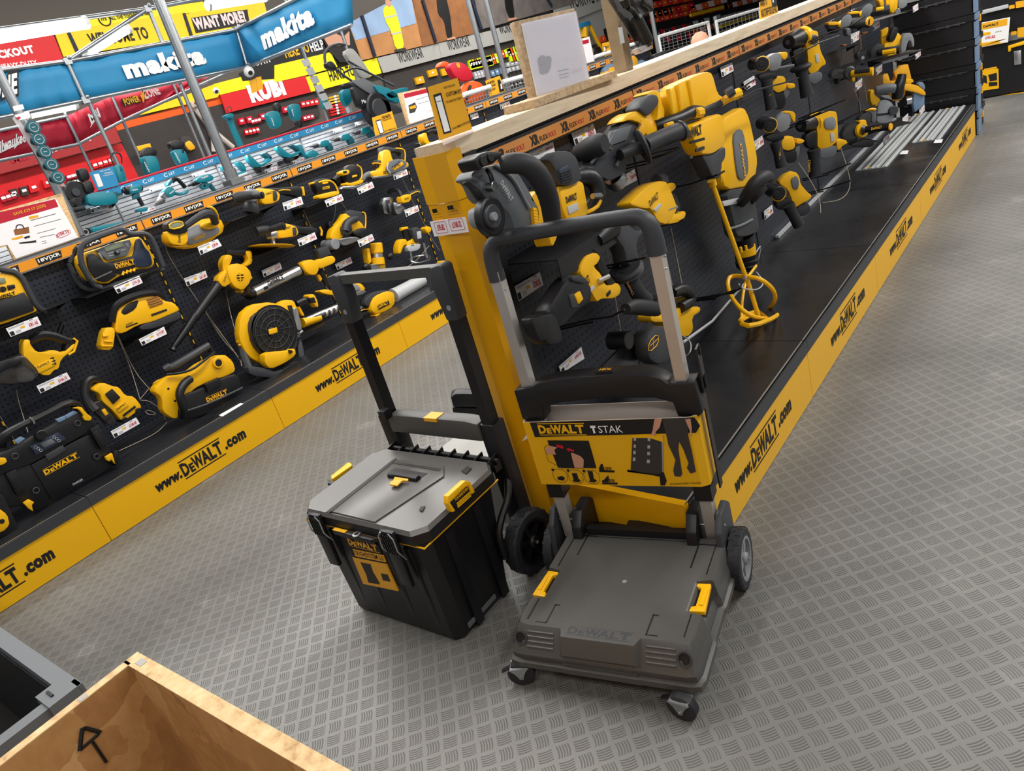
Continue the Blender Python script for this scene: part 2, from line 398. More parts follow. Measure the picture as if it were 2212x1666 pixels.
# material slots inside one mesh + horizontal tracing
def _use(s, m):
    if not hasattr(s, 'ms'): s.ms = []; s.seg = []
    s.ms.append(m); s.seg.append(len(s.f)); return s
B.use = _use
_old = B.out
def _out(s, name, m=None, parent=None, label=None, smooth=35):
    if hasattr(s, 'ms'):
        o = _old(s, name, s.ms[0], parent, label, smooth); me = o.data; idx = [0]*len(s.f); names = []
        for i, mm in enumerate(s.ms):
            if mm not in names: names.append(mm)
            e = s.seg[i+1] if i+1 < len(s.seg) else len(s.f)
            for j in range(s.seg[i], e): idx[j] = names.index(mm)
        for mm in names[1:]: me.materials.append(M[mm])
        me.polygons.foreach_set('material_index', idx); return o
    return _old(s, name, m, parent, label, smooth)
B.out = _out
def ZP(view, t, z):
    x0, y0, k = VIEWS[view]; a = [float(q) for q in t.split()]; r = []
    for i in range(0, len(a), 2):
        d = ray(x0+a[i]*k, y0+a[i+1]*k); r.append(CP+d*((z-CP.z)/d.z))
    return r
# ================================================================ setting
XL, XLB, XR, XRB = -3.469, -3.99, -.881, -1.41     # kick fronts and pegboards of the left and right runs
b = B(); b.raw([(-16, -6, 0), (9, -6, 0), (9, 30, 0), (-16, 30, 0)], [(0, 1, 2, 3)]); tag(b.out('floor', 'floor_rubber'), kind='structure')
b = B(); b.box((-3.5, 12, 5.05), (25, 36, .1)); tag(b.out('ceiling', mat('ceil', '4a4a4c', .9, var=.2, scale=3)), kind='structure')
b = B(); b.box((-10.3, 12, 2.5), (.1, 36, 5)); tag(b.out('wall_left', mat('wallg', '5a554f', .8)), kind='structure')
b = B(); b.box((-3.5, 30, 2.5), (25, .1, 5)); tag(b.out('wall_back', 'wallg'), kind='structure')

KICK_TXT = []
def bay(label, xf, xb, y0, y1, rail, ticketz, n_print, style, zt=1.235, kick=True, grp=None):
    """one display bay: plinth, kick panel, base shelf, pegboard, upright, rail with printed strip"""
    r = thing('display_bay', label, 'display shelving', ((xf+xb)/2, (y0+y1)/2, 0), grp); d = y1-y0; ym = (y0+y1)/2
    k = B().box((xf-.006, ym, .098), (.012, d-.003, .19), .0015).out('kick_panel', 'panel', r, 'yellow panel with black web address')
    t = B()
    h = Vector((0, 0, .062)); yy = Vector((0, 1, 0)); xo = xf+.0008
    put_text(t, 'www.', (xo, y0+d*.27, .075), yy*.135*d, h*.62, .06, .25)
    logo(t, (xo, y0+d*.412, .058), yy*.235*d, h*1.55, shear=0)
    put_text(t, '.com', (xo, y0+d*.655, .075), yy*.13*d, h*.72, .06, .1)
    t.out('lettering', 'ink', k, smooth=0)
    sh = B().box(((xf+xb)/2-.004, ym, .226), (xf-xb-.01, d-.004, .02), .003).out('base_shelf', 'shelfblack', r)
    B().box((xf+.001, ym, .2135), (.008, d-.002, .045), .002).out('shelf_edge', 'dark', sh)
    B().box((xf-.012, ym, .2368), (.004, d-.006, .0015)).out('edge_trim', 'alu', sh)
    pb = B().box((xb-.006, ym, (.236+ticketz)/2), (.012, d-.006, ticketz-.236), .002); po = pb.out('pegboard', 'pegboard', r)
    u = B(); zz = .27
    u.box((xb-.012, y1-.0075, .72), (.03, .012, .96)); u.out('upright', 'black', r)
    if style == 'left':
        s = B()
        while zz < 1.14: s.box((xb+.004, y1-.006, zz), (.003, .007, .022)); zz += .05
        s.out('slot_marks', 'yellow', r)
    rl = B().box((xb+.018, ym, ticketz+.0225), (.04, d-.004, .058), .003).out('ticket_rail', 'silver' if style == 'left' else 'black', r)
    B().box((xb+.0395, ym, ticketz+.021), (.003, d-.008, .042)).out('printed_strip', rail, rl)
    xo = xb+.042
    for i in range(n_print):
        yc = y0+d*(i+.55)/n_print; q = B()
        if style == 'left':
            q.use('ink').raw([(xo-.0005, yc-.062, ticketz+.004), (xo-.0005, yc+.052, ticketz+.004), (xo-.0005, yc+.06, ticketz+.037), (xo-.0005, yc-.062, ticketz+.037)], [(0, 1, 2, 3)])
            put_text(q.use('white'), '18V|XR', (xo, yc-.055, ticketz+.010), yy*.105, Vector((0, 0, .021)), .03)
        else:
            put_text(q.use('ink'), 'XR', (xo, yc-.07, ticketz+.006), yy*.045, Vector((0, 0, .030)), .05)
            put_text(q, 'FLEX', (xo, yc-.02, ticketz+.010), yy*.045, Vector((0, 0, .014)), .01)
            put_text(q.use('inkred'), 'VOLT', (xo, yc+.027, ticketz+.010), yy*.045, Vector((0, 0, .014)), .01)
        q.out('printed_badge', None, rl, smooth=0)
    B().box((xb-.015, ym, zt-.008), (.07, d-.002, .014), .002).out('top_cap', 'dark', r)
    return r
LY = .9345
for k, lb in zip(range(-1, 7), ['black pegboard bay at the left edge, carrying the vacuum with clear canister',
    'black pegboard bay with yellow kick panel, carrying the large radio and the black case radio', 'black pegboard bay with yellow kick panel, carrying the dust blower and round work fan',
    'black pegboard bay beyond the black trolley handle, carrying the planer and palm sanders', 'black pegboard bay partly behind the yellow corner post, carrying the jigsaw',
    'display bay of the rear run seen below the small orange kit sign', 'display bay of the rear run under the two steel poles', 
    'farthest display bay of the rear run, behind the wooden post']):
    bay(lb, XL, XLB, LY+k, LY+k+1, 'rail', 1.1646, 5, 'left', 1.225)
RY, RB = 1.494, 1.04
for k, lb in enumerate(['nearest pegboard bay of the right run, carrying the cut-off saw', 'second pegboard bay of the right run, beside the large breaker and plaster mixer',
    'third pegboard bay of the right run, carrying four hammer drills', 'fourth pegboard bay of the right run, carrying angle grinders on shelves', 'farthest pegboard bay of the right run, next to the stacked black cases']):
    bay(lb, XR, XRB, RY+k*RB, RY+(k+1)*RB, 'railx', 1.175, 6, 'right', 1.235)
# back half of the right run
b = B().box((-1.70, RY+2.65, .115), (.44, 5.2, .235), .004); o = tag(b.out('shelf_plinth', 'greyb'), 'pale grey shelf base on the far side of the right display run', 'shelf plinth')
# timber on top of the right run
r = thing('timber_top_rail', 'long pale pine timber lying along the top of the right display run', 'timber', (-1.40, 3.5, 1.237))
B().box((-1.432, 4.11, 1.2585), (.15, 5.16, .043), .002).out('plank', 'pine', r)
# ================================================================ corner post of the right run
r = thing('corner_post', 'tall folded yellow metal post at the near end of the right display run', 'post', (-1.42, 1.49, 0))
sec = [(-1.490, 1.500), (-1.431, 1.480), (-1.362, 1.488), (-1.347, 1.53), (-1.350, 1.53), (-1.366, 1.492), (-1.431, 1.484), (-1.487, 1.503)]
B().prism([(x, y, 0.002) for x, y in sec], (0, 0, 1.13), 0).out('lower_sheet', 'post', r, smooth=20)
sec2 = [(-1.492, 1.498), (-1.431, 1.478), (-1.360, 1.486), (-1.345, 1.53), (-1.347, 1.53), (-1.362, 1.488), (-1.431, 1.480), (-1.490, 1.500)]
B().prism([(x, y, 1.133) for x, y in sec2], (0, 0, .127), 0).out('upper_sheet', 'post', r, smooth=20)
tb = B()
for i in range(23): tb.box((-1.346, 1.541, .10+i*.05), (.0025, .024, .026)); tb.box((-1.345, 1.555, .094+i*.05), (.0025, .008, .01))
tb.out('hook_teeth', 'post', r)
B().box((-1.355, 1.558, .63), (.03, .05, 1.22), .002).out('upright', 'black', r)
# price pair taped to the post
t = T((0, 1.474, 0), -math.pi/2, 'm')
for lb, c, pr, pl in (('white price ticket reading £95.82, left half of the pair on the yellow post', '475 1385 735 1345 805 1568 545 1608', '£95.82', '600 1520 705 1505'),
                      ('white price ticket reading £108.32, right half of the pair on the yellow post', '738 1345 1002 1312 1056 1537 808 1568', '£108.32', '822 1480 958 1458')):
    r = thing('price_ticket', lb, 'price ticket', t.pts(c)[0], 'ticket pair on the yellow post')
    cd = B().prism(t.pts(c, .003), (0, .002, 0)).out('card', 'paper', r)
    b = B(); p, q = t.pts(pl, .004); put_text(b, pr, p, q-p, Vector((0, 0, .017)), .03); x0 = p-Vector((.008, 0, .007)); ex = q-p+Vector((.016, 0, 0)); ez = Vector((0, 0, .031))
    b.tube([x0, x0+ex, x0+ex+ez, x0+ez], .0007, 4, close=True); b.out('price_print', 'inkred', r, smooth=0)
    b = B(); e = (q-p)
    for k_ in range(2): put_text(b, 'Tough System Box', p+e*(-.1)+Vector((0, 0, .034+k_*.008)), e*1.25, Vector((0, 0, .005)), 0)
    for k_ in range(9): b.box(p+e*(.12+k_*.07)+Vector((0, 0, .055)), (.0025, .0005, .011))
    b.out('small_print', 'ink', r, smooth=0)
# bent yellow end plate leaning at the plinth end
r = thing('end_plate', 'yellow sheet metal end plate of the right display plinth, leaning askew', 'metal plate', (-1.12, 1.475, 0))
t = T((0, 1.475, 0), -math.pi/2, 'z')
pts = [(-1.340, 1.478, .003), (-.893, 1.455, .003), (-.885, 1.470, .243), (-1.335, 1.478, .262)]
B().prism(pts, (0, .004, 0), 0).prism([pts[3], pts[2], (-.885, 1.490, .246), (-1.335, 1.5, .265)], (0, 0, .003)).prism([pts[1], pts[2], (-.883, 1.49, .243), (-.891, 1.475, .003)], (.002, 0, 0)).out('sheet', 'post', r)
# ================================================================ platform trolley
TH = math.radians(10.5); CM = Matrix.Translation((-1.146, .951, 0)) @ Matrix.Rotation(TH, 4, 'Z')
cart = thing('platform_trolley', 'dark grey plastic platform trolley with raised aluminium telescopic handle and castors', 'hand trolley', CM @ Vector((.23, .23, 0)))
C_ = lambda: B(CM)
def outline(a0, a1, b0, b1, na, nb):
    """platform outline with side notches for the catches, and a lip at the front"""
    c = .03
    return [(a0+c, b0), (.13, b0), (.14, b0-nb), (.325, b0-nb), (.335, b0), (a1-c, b0), (a1-.006, b0+.006), (a1, b0+c), (a1, .150), (a1-na, .158), (a1-na, .262), (a1, .272), (a1, b1-.02), (a1-.01, b1),
            (a0+.01, b1), (a0, b1-.02), (a0, .272), (a0+na, .262), (a0+na, .158), (a0, .150), (a0, b0+c), (a0+.006, b0+.006)]
rs = []
for z, a0, a1, b0, b1, na, nb in ((.062, -.016, .472, .014, .43, .004, .001), (.066, -.02, .476, .010, .43, .004, .001), (.082, -.02, .476, .010, .43, .004, .001), (.086, -.012, .468, .018, .43, .01, .001),
                              (.106, -.012, .468, .014, .43, .016, .001), (.112, -.008, .465, .018, .43, .022, .001), (.122, -.004, .462, .024, .43, .030, .012), (.160, .004, .457, .052, .43, .036, .024), (.165, .008, .453, .057, .43, .038, .026)):
    rs.append([Vector((x, y, z)) for x, y in outline(a0, a1, b0, b1, na, nb)])
pl = C_().rings(rs).out('platform', 'deck', cart, smooth=40)
# ribs and sockets on the sloping front
def fp(a, z, out=.0): # point on the sloping face
    k = (z-.122)/.038; return (a, .024+.028*k-out*.8, z+out*.6)
rb = C_()
for i in range(4):
    z = .124+i*.0095; rb.tube([fp(.040, z), fp(.112, z)], .0028, 6); rb.tube([fp(.348, z), fp(.418, z)], .0028, 6)
for i in range(3):
    rb.tube([(.135, .015-.002*i+.004, .110-i*.009), (.325, .015-.002*i+.004, .110-i*.009)], .0026, 6)
rb.out('front_ribs', 'deck', pl)
for a in (.022, .438):
    C_().lathe(fp(a, .139, .001), (0, -.85, .5), [(-.004, .0175), (.003, .0175), (.003, .0135), (-.003, .0135)], 20, cap=False).out('socket_rim', 'dark', pl)
    C_().lathe(fp(a, .139, -.001), (0, -.85, .5), [(-.002, .0138), (.0015, .0138)], 20).out('socket_hole', 'ink', pl)
g = C_()
for a0, a1, b0, b1 in ((.055, .085, .068, .0705), (.083, .0865, .068, .135), (.083, .097, .132, .1355), (.028, .033, .075, .15), (.342, .372, .068, .0705), (.342, .3455, .068, .135), (.342, .357, .132, .1355), (.43, .433, .075, .15),
                       (.068, .072, .33, .42), (.030, .034, .28, .415), (.03, .10, .413, .418), (.39, .394, .31, .405), (.435, .438, .29, .41), (.36, .44, .403, .408), (.10, .36, .413, .415)):
    g.box(((a0+a1)/2, (b0+b1)/2, .1652), (a1-a0, b1-b0, .0012))
g.out('moulded_grooves', 'black', pl)
lg = C_(); logo(lg, (.150, .040, .1652), (.165, 0, 0), (0, .030, 0)); lg2 = lg.out('embossed_logo', 'dark', pl, smooth=0)
C_().cyl((.237, .24, .165), (.237, .24, .1662), .006).out('moulding_mark', 'mid', pl)
for nm, a, m in (('left', .012, 1), ('right', .449, -1)):
    C_().box((a+m*.010, .212, .1495), (.046, .104, .001)).out('catch_recess', 'ink', pl)
    cb = C_(); cb.prism([(a-m*.010, .165, .150), (a+m*.028, .162, .150), (a+m*.026, .178, .150), (a+m*.016, .182, .150), (a+m*.016, .244, .150), (a+m*.030, .250, .150), (a+m*.028, .260, .150), (a-m*.004, .262, .150)], (0, 0, .012), .002)
    co = cb.out('catch', 'yellow', cart, 'yellow plastic catch'); C_().box((a+m*.003, .212, .163), (.010, .056, .003), .001).out('catch_ridge', 'yellow', co)
# rear cross members, hinge cheeks
C_().box((.218, .432, .176), (.300, .022, .022), .004).out('rear_bar', 'black', cart)
C_().box((.235, .475, .158), (.13, .035, .020), .004).out('foot_tread', 'black', cart)
C_().box((.22, .480, .115), (.46, .06, .06), .006).out('rear_beam', 'black', cart)
for a in (-.034, .046, .376, .447):
    w = .018 if a in (-.034, .447) else .030
    C_().prism([(a-w/2, .385, .10), (a-w/2, .53, .10), (a-w/2, .53, .215), (a-w/2, .505, .238), (a-w/2, .44, .238), (a-w/2, .405, .20)], (w, 0, 0), .004).out('hinge_cheek', 'black' if w > .02 else 'dark', cart)
# posts
P_A = ((-.016, .012), (.405, .434))
for a0, a1 in P_A:
    ac = (a0+a1)/2
    C_().box((ac, .457, .26), (.030, .034, .24), .002).out('lower_post', 'alu', cart)
    C_().box((ac, .457, .72), (.028, .032, .48), .002).out('upper_post', 'alu', cart, 'bare aluminium upper tube')
    C_().box((ac, .457, .306), (.046, .05, .045), .006).out('post_collar', 'black', cart)
    C_().cyl((ac-.034, .450, .196), (ac+.034, .450, .196), .0035).ball((ac-.034, .45, .196), .005).ball((ac+.034, .45, .196), .005).out('hinge_pin', 'steel', cart)
for a0, a1 in P_A:
    sc = C_()
    for dz in (.91, .935): sc.ball((a1+.001, .457+(dz-.92)*.5, dz), .0028)
    sc.out('rivets', 'steel', cart)
# cross yoke
yk = C_().prism([(-.038, .430, .545), (-.038, .430, .632), (.018, .430, .640), (.040, .430, .650), (.110, .430, .660), (.24, .430, .662), (.33, .430, .660), (.375, .430, .643), (.390, .430, .628), (.455, .430, .628), (.462, .430, .545), (.452, .430, .535), (.398, .430, .535), (.392, .430, .575), (.35, .430, .590), (.22, .430, .596), (.09, .430, .588), (.035, .430, .575), (.028, .430, .535), (-.028, .430, .535)], (0, .055, 0), .005).out('yoke', 'black', cart)
bt = C_().box((.231, .448, .664), (.048, .022, .010), .004).out('push_button', 'black', yk)
tx = C_(); put_text(tx, 'PUSH', (.246, .455, .6697), (-.030, 0, 0), (0, -.013, 0), .02, nrm=Vector((0, 0, 1))); tx.out('lettering', 'amber', yk, smooth=0)
# top grip
gp = [(-.004, .457, .935), (-.004, .457, .99), (.002, .457, 1.018), (.022, .457, 1.036), (.05, .457, 1.040), (.21, .457, 1.042), (.37, .457, 1.040), (.40, .457, 1.034), (.416, .457, 1.015), (.420, .457, .985), (.420, .457, .945)]
C_().tube(gp, [.022, .021, .021, .019, .018, .0185, .018, .019, .021, .022, .023], n=12, sm=1).out('top_grip', 'dark', cart)
# strap with buckle hanging on the right post
sb = C_().box((.458, .475, .47), (.004, .026, .33), .001).out('strap', 'black', cart)
C_().tube([(.463, .462, .585), (.463, .462, .70), (.463, .49, .70), (.463, .49, .585)], .004, 6, close=True).box((.463, .476, .65), (.008, .024, .05), .003).out('buckle', 'black', sb)
# wheels
def spoked(frame, c, ax, r, w, root, tyre='rubber', hub='mid', n=5, name='wheel', parent=True):
    """tyre + spoked hub; ax unit vector pointing out"""
    c, ax = Vector(c), Vector(ax); rr = r*.72
    ty = B(frame).lathe(c-ax*w/2, ax, [(0, rr), (0, r*.93), (w*.12, r), (w*.88, r), (w, r*.93), (w, rr), (w*.8, rr*.98), (w*.2, rr*.98), (0, rr)], 40, cap=False)
    u = ax.orthogonal().normalized(); v = ax.cross(u)
    tr = ty
    for i in range(36):
        an = i*math.pi/18; d = u*math.cos(an)+v*math.sin(an); s = ax.cross(d)
        m_ = Matrix((d, s, ax)).transposed(); tr.box(c+d*r*.995+ax*(w*.22*(1 if i % 2 else -1)), (r*.03, r*.11, w*.44), 0, m_)
    wo = ty.out(name, tyre, root)
    hb = B(frame).lathe(c-ax*w*.35, ax, [(0, rr*1.0), (w*.85, rr*1.0), (w*.85, rr*.86), (0, rr*.86)], 32, cap=False)
    hb.lathe(c-ax*w*.35, ax, [(0, r*.2), (w*.8, r*.2), (w*.95, r*.15)], 20); hb.lathe(c-ax*w*.3, ax, [(0, rr*.9), (w*.08, rr*.9)], 28)
    for i in range(n):
        an = i*2*math.pi/n; d = u*math.cos(an)+v*math.sin(an); s = ax.cross(d); hb.box(c+d*r*.45+ax*w*.18, (r*.55, r*.17, w*.34), .001, Matrix((d, s, ax)).transposed())
    ho = hb.out('hub', hub, wo); B(frame).lathe(c+ax*w*.5, ax, [(0, r*.06), (w*.22, r*.06), (w*.3, r*.03)], 8).out('axle_nut', 'steel', wo); return wo
spoked(CM, (.476, .460, .083), (1, 0, 0), .083, .034, cart)
spoked(CM, (-.062, .462, .083), (-1, 0, 0), .083, .034, cart)
def caster(a, b, rot, root):
    m_ = CM @ Matrix.Translation((a, b, 0)) @ Matrix.Rotation(rot, 4, 'Z')
    k = B(m_).box((0.0, 0, .061), (.046, .034, .003), .001)
    for s in (-1, 1): k.prism([(-.007, s*.0165, .034), (-.014, s*.0165, .048), (-.026, s*.0165, .061), (.026, s*.0165, .061), (.014, s*.0165, .048), (.007, s*.0165, .034), (.005, s*.0165, .027), (-.005, s*.0165, .027)], (0, s*.002, 0), 0)
    ko = k.out('castor_fork', 'galv', root)
    B(m_).box((.036, 0, .052), (.028, .012, .003), .001, Matrix.Rotation(.4, 3, 'Y')).out('brake_pedal', 'black', root)
    B(m_).cyl((0, -.021, .0335), (0, .021, .0335), .003).out('axle', 'steel', ko)
    B(m_).lathe((0, -.0125, .0355), (0, 1, 0), [(0, .006), (0, .031), (.003, .0352), (.022, .0352), (.025, .031), (.025, .006)], 28).out('castor_wheel', 'rubber', root)
caster(.424, -.004, math.radians(172), cart); caster(.000, .020, math.radians(200), cart)
# cardboard sleeve round the posts
N_ = Vector((math.sin(TH), -math.cos(TH), 0)); t = T(CM @ Vector((0, .418, 0)), TH-math.pi/2, 'n')
r = thing('cardboard_sleeve', 'yellow and black printed cardboard sleeve wrapped round the trolley posts', 'packaging', CM @ Vector((.21, .44, .33)))
A0, A1, Z0, Z1 = -.031, .446, .338, .540
s_ = C_()
s_.raw([(A0, .418, Z0), (A1-.02, .418, Z0), (A1, .430, Z0), (A1, .495, Z0), (A0, .495, Z0), (A0, .418, Z1), (A1-.02, .418, Z1), (A1, .430, Z1), (A1, .495, Z1+.008), (A0, .495, Z1+.008)],
       [(0, 1, 6, 5), (1, 2, 7, 6), (2, 3, 8, 7), (3, 4, 9, 8), (4, 0, 5, 9)])
so = s_.out('card', 'panel', r, smooth=0); md = so.modifiers.new('thick', 'SOLIDIFY'); md.thickness = .003; md.offset = -1
md.material_offset = 1; md.material_offset_rim = 1; so.data.materials.append(M['card'])
art = [('black_band', 'ink', 'p', '22 176 1895 120 1960 215 1915 290 82 340', -.001, .0015, 0),
 ('printed_photo', 'ink', 'p', '222 380 690 384 778 694 345 690', 0, .002, 0), ('frame_line', 'ink', 'c', '165 378 .002 690 384 .002 778 694 .002 255 690 .002', .0006),
 ('printed_hands', 'skin', 'p', '200 480 250 440 330 460 300 490 320 540 215 530', .0015, .003, 0), ('+', 'skin', 'p', '490 520 530 530 600 560 636 600 632 692 535 690 510 600', .0015, .003, 0),
 ('printed_arrows', 'red', 'p', '325 425 385 440 385 430 410 465 380 475 385 465 330 455', .0015, .003, 0), ('+', 'red', 'p', '440 475 475 462 478 475 528 490 522 508 475 495 470 505', .0015, .003, 0),
 ('step_boxes', 'ink', 'c', '268 702 .002 435 712 .002 460 858 .002 310 850 .002', .0005), ('+', 'ink', 'c', '442 712 .002 612 718 .002 640 865 .002 485 858 .002', .0005), ('+', 'ink', 'c', '622 718 .002 800 722 .002 828 872 .002 665 866 .002', .0005),
 ('step_pictures', 'ink', 'p', '335 800 380 785 420 805 410 835 345 825', 0, .002, 0), ('+', 'ink', 'p', '500 755 555 755 575 820 600 835 585 850 515 845 520 820', 0, .002, 0), ('+', 'ink', 'p', '680 728 735 735 750 820 785 835 765 855 700 850 705 820', 0, .002, 0),
 ('+', 'ink', 'p', '268 702 292 703 298 724 272 723', 0, .002, 0), ('+', 'ink', 'p', '442 710 466 711 470 733 446 732', 0, .002, 0), ('+', 'ink', 'p', '622 716 648 718 652 740 626 738', 0, .002, 0),
 ('weight_bars', 'ink', 'p', '810 715 985 724 985 742 815 738', 0, .002, 0), ('+', 'ink', 'p', '845 858 1020 862 1020 880 850 876', 0, .002, 0), ('+', 'ink', 'p', '810 690 830 650 850 650 858 690 870 712 812 712', 0, .002, 0), ('+', 'ink', 'p', '845 850 845 835 870 830 872 815 890 812 890 798 905 785 918 785 918 852', 0, .002, 0),
 ('weight_figures', 'ink', 'x', '100', '862 712 955 716', .003, .42), ('+', 'ink', 'x', '50', '922 850 990 852', .003, .55),
 ('case_picture', 'slate', 'p', '1190 350 1390 345 1525 395 1525 790 1170 715 1180 560', 0, .002, 0), ('case_top_picture', 'yellow', 'p', '1190 320 1530 322 1545 400 1390 350 1190 350', .001, .0027, 0), ('wheels_picture', 'ink', 'p', '1130 715 1500 790 1510 890 1560 890 1580 840 1560 790 1540 720 1500 760 1135 735', 0, .0022, 0),
 ('clips_picture', 'greyb', 'p', '1205 345 1232 345 1232 380 1205 380', .002, .0032, 0), ('+', 'greyb', 'p', '1365 350 1395 350 1395 385 1365 385', .002, .0032, 0), ('+', 'greyb', 'p', '1205 430 1230 430 1230 460 1205 460', .002, .0032, 0), ('+', 'greyb', 'p', '1362 435 1392 437 1392 470 1362 470', .002, .0032, 0), ('+', 'greyb', 'p', '1200 500 1228 500 1228 535 1200 535', .002, .0032, 0), ('+', 'greyb', 'p', '1360 510 1390 510 1390 545 1360 545', .002, .0032, 0), ('+', 'greyb', 'p', '1195 575 1225 575 1225 612 1195 612', .002, .0032, 0), ('+', 'greyb', 'p', '1355 598 1388 600 1388 636 1355 634', .002, .0032, 0),
 ('handle_picture', 'silver', 'p', '1522 330 1545 330 1545 740 1530 740', .001, .0025, 0),
 ('person_picture', 'slate', 'p', '1530 135 1830 120 1820 320 1860 480 1910 735 1850 755 1810 690 1830 640 1770 480 1720 385 1710 480 1755 760 1740 790 1670 785 1655 720 1680 600 1600 430 1580 330', .001, .003, 0),
 ('arms_picture', 'skin', 'p', '1440 140 1525 132 1500 230 1455 280 1450 330 1402 310 1420 270', .001, .003, 0), ('+', 'skin', 'p', '1790 140 1850 135 1865 240 1860 340 1838 320 1845 270', .0015, .0035, 0),
 ('white_print', 'white', 'x', 'T', '730 298 790 296', .003, 1.55, .09), ('+', 'white', 'x', 'STAK', '812 292 1085 288', .003, .32, 0),
 ('slogan', 'ink', 'x', 'GUARANTEED TOUGH.', '1618 884 1978 870', .003, .055, .02)]
build(t, r, art)
b = B(); p, q_ = t.pts('140 320 672 318', .003); ex = q_-p; logo(b, p, ex, t.n.cross(ex)*.27); b.out('wordmark', 'yellow', r, smooth=0)
# ================================================================ rolling tool box
box = thing('rolling_toolbox', 'black wheeled plastic toolbox with yellow side catches and pulled-out black handle', 'tool box', (-1.645, 1.16, 0))
def rr_(x0, x1, y0, y1, c, z): return [Vector(p) for p in ((x0+c, y0, z), (x1-c, y0, z), (x1, y0+c, z), (x1, y1-c, z), (x1-c, y1, z), (x0+c, y1, z), (x0, y1-c, z), (x0, y0+c, z))]
B().rings([rr_(-1.862, -1.415, 1.02, 1.27, .02, .003), rr_(-1.875, -1.405, 1.015, 1.275, .03, .02), rr_(-1.888, -1.398, 1.008, 1.33, .03, .335), rr_(-1.893, -1.393, 1.004, 1.335, .03, .352)]).out('body', 'black', box, smooth=30)
for x in (-1.80, -1.70, -1.575, -1.475): B().prism([(x-.010, 1.016, .01), (x+.010, 1.016, .01), (x+.012, 1.003, .33), (x-.012, 1.003, .33)], (0, .012, 0), .002).out('body_rib', 'black', box)
for y in (1.10, 1.225): B().box((-1.400, y, .17), (.008, .03, .32), .003).out('body_rib', 'black', box)
B().box((-1.402, 1.12, .035), (.004, .13, .014), .001).out('bottom_trim', 'grey', box)
B().tube([(-1.897, 1.33, .352), (-1.897, 1.001, .352), (-1.389, 1.001, .352), (-1.389, 1.33, .352)], .003, 6).out('seal', 'yellow', box, 'thin yellow seal line')
lid = B().use('black').rings([rr_(-1.900, -1.386, .998, 1.34, .03, .356), rr_(-1.905, -1.381, .993, 1.345, .035, .36), rr_(-1.903, -1.383, .995, 1.345, .035, .388)]).use('lid').rings([rr_(-1.903, -1.383, .995, 1.345, .035, .388), rr_(-1.896, -1.390, 1.002, 1.342, .035, .400)])  # bright top and shaded sides of the lid put into its colours
lo = lid.out('lid', 'lid', box)
lp = B()
lp.prism(ZP('o', '440 870 1255 200 1900 285 1900 420 1010 1010', .4005), (0, 0, .004), .001); lp.out('lid_centre_panel', 'lid', lo)
g = B()
for s_ in ('380 880 1240 205 1290 180 1260 230 460 870', '1290 235 1860 320 1840 350 1240 250', '1190 360 1270 310 1690 380 1530 490 1180 440'):
    g.prism(ZP('o', s_, .4035), (0, 0, .0022), 0)
g.out('lid_channels', 'ink', lo)
B().tube(ZP('o', '1200 395 1330 405 1450 425 1570 450', .408), .011, 10).out('carry_handle', 'black', lo)
B().prism(ZP('o', '1270 435 1445 460 1440 485 1370 480 1300 548 1205 530 1215 500 1250 480', .412), (0, 0, .005), .001).out('handle_clip', 'amber', lo, 'orange-yellow clip')
B().prism(ZP('o', '550 890 935 970 915 1045 575 965', .385), (0, -.001, .012), 0).out('sticker', 'amber', lo)
for k_, s_ in enumerate(('1640 800 1700 735 1900 735 1900 1050 1660 1060 1330 1060', '2130 480 2300 330 2400 420 2300 560')):
    if k_ == 0: B().prism(ZP('o', '1660 800 1620 870 1580 850 1605 805', .4015), (0, 0, .002), 0).prism(ZP('J', '1255 395 1300 360 1330 375 1290 415', .4015), (0, 0, .002), 0).out('lid_sockets', 'ink', lo)
# side catches with lettering
t = T((-1.379, 0, 0), 0, 'J')
build(t, box, [('side_catch', 'yellow', 'p', '1160 575 1285 462 1320 470 1355 545 1330 560 1310 500 1285 510 1175 620 1215 680 1190 690 1160 630', -.006, .012, .002), ('catch_plate', 'ink', 'p', '1185 610 1295 500 1345 570 1215 660', -.006, .008, .001),
  ('lettering', 'yellow', 'x', 'TOUGHSYSTEM', '1212 612 1305 525', .0095, .16, .02), ('catch_stripes', 'yellow', 'p', '1222 625 1318 540 1320 547 1225 633', .006, .0092, 0), ('+', 'yellow', 'p', '1226 638 1322 552 1324 559 1229 646', .006, .0092, 0), ('+', 'yellow', 'p', '1230 650 1326 565 1328 572 1233 658', .006, .0092, 0)])
B().prism(ZP('o', '440 405 665 225 705 240 715 270 455 450', .395), (0, 0, -.03), .003).out('side_catch', 'yellow', box)
for s_ in ('405 450 550 490 530 515 400 500',): B().prism(ZP('o', s_, .398), (0, 0, -.04), .002).out('lid_corner', 'black', box)
# front latches
for x in (-1.815, -1.498):
    l_ = B().prism([(x-.026, .993, .40), (x+.026, .993, .40), (x+.022, .993, .215), (x-.022, .993, .215)], (0, -.014, 0), .003).out("latch", "black", box)
    rb = B()
    for k_ in range(5): rb.box((x-.018+k_*.009, .977, .36), (.004, .006, .06), .001)
    rb.out('latch_ribs', 'black', l_)
    for s in (-1, 1): B().tube([(x+s*.028, .992, .305), (x+s*.030, .974, .345), (x+s*.029, .975, .385), (x+s*.015, .975, .400)], .0022, 6).out('latch_wire', 'silver', l_)
B().prism([(-1.755, .992, .345), (-1.56, .992, .345), (-1.575, .978, .345), (-1.74, .978, .345)], (0, 0, .014), .002).out('front_lip', 'black', box)
B().box((-1.715, .985, .3605), (.055, .012, .002)).out('lip_sticker', 'yellow', box)
B().lathe((-1.64, .985, .36), (0, 0, 1), [(0, .013), (.003, .013), (.003, .007), (0, .007)], 16, cap=False).out('padlock_eye', 'silver', box)
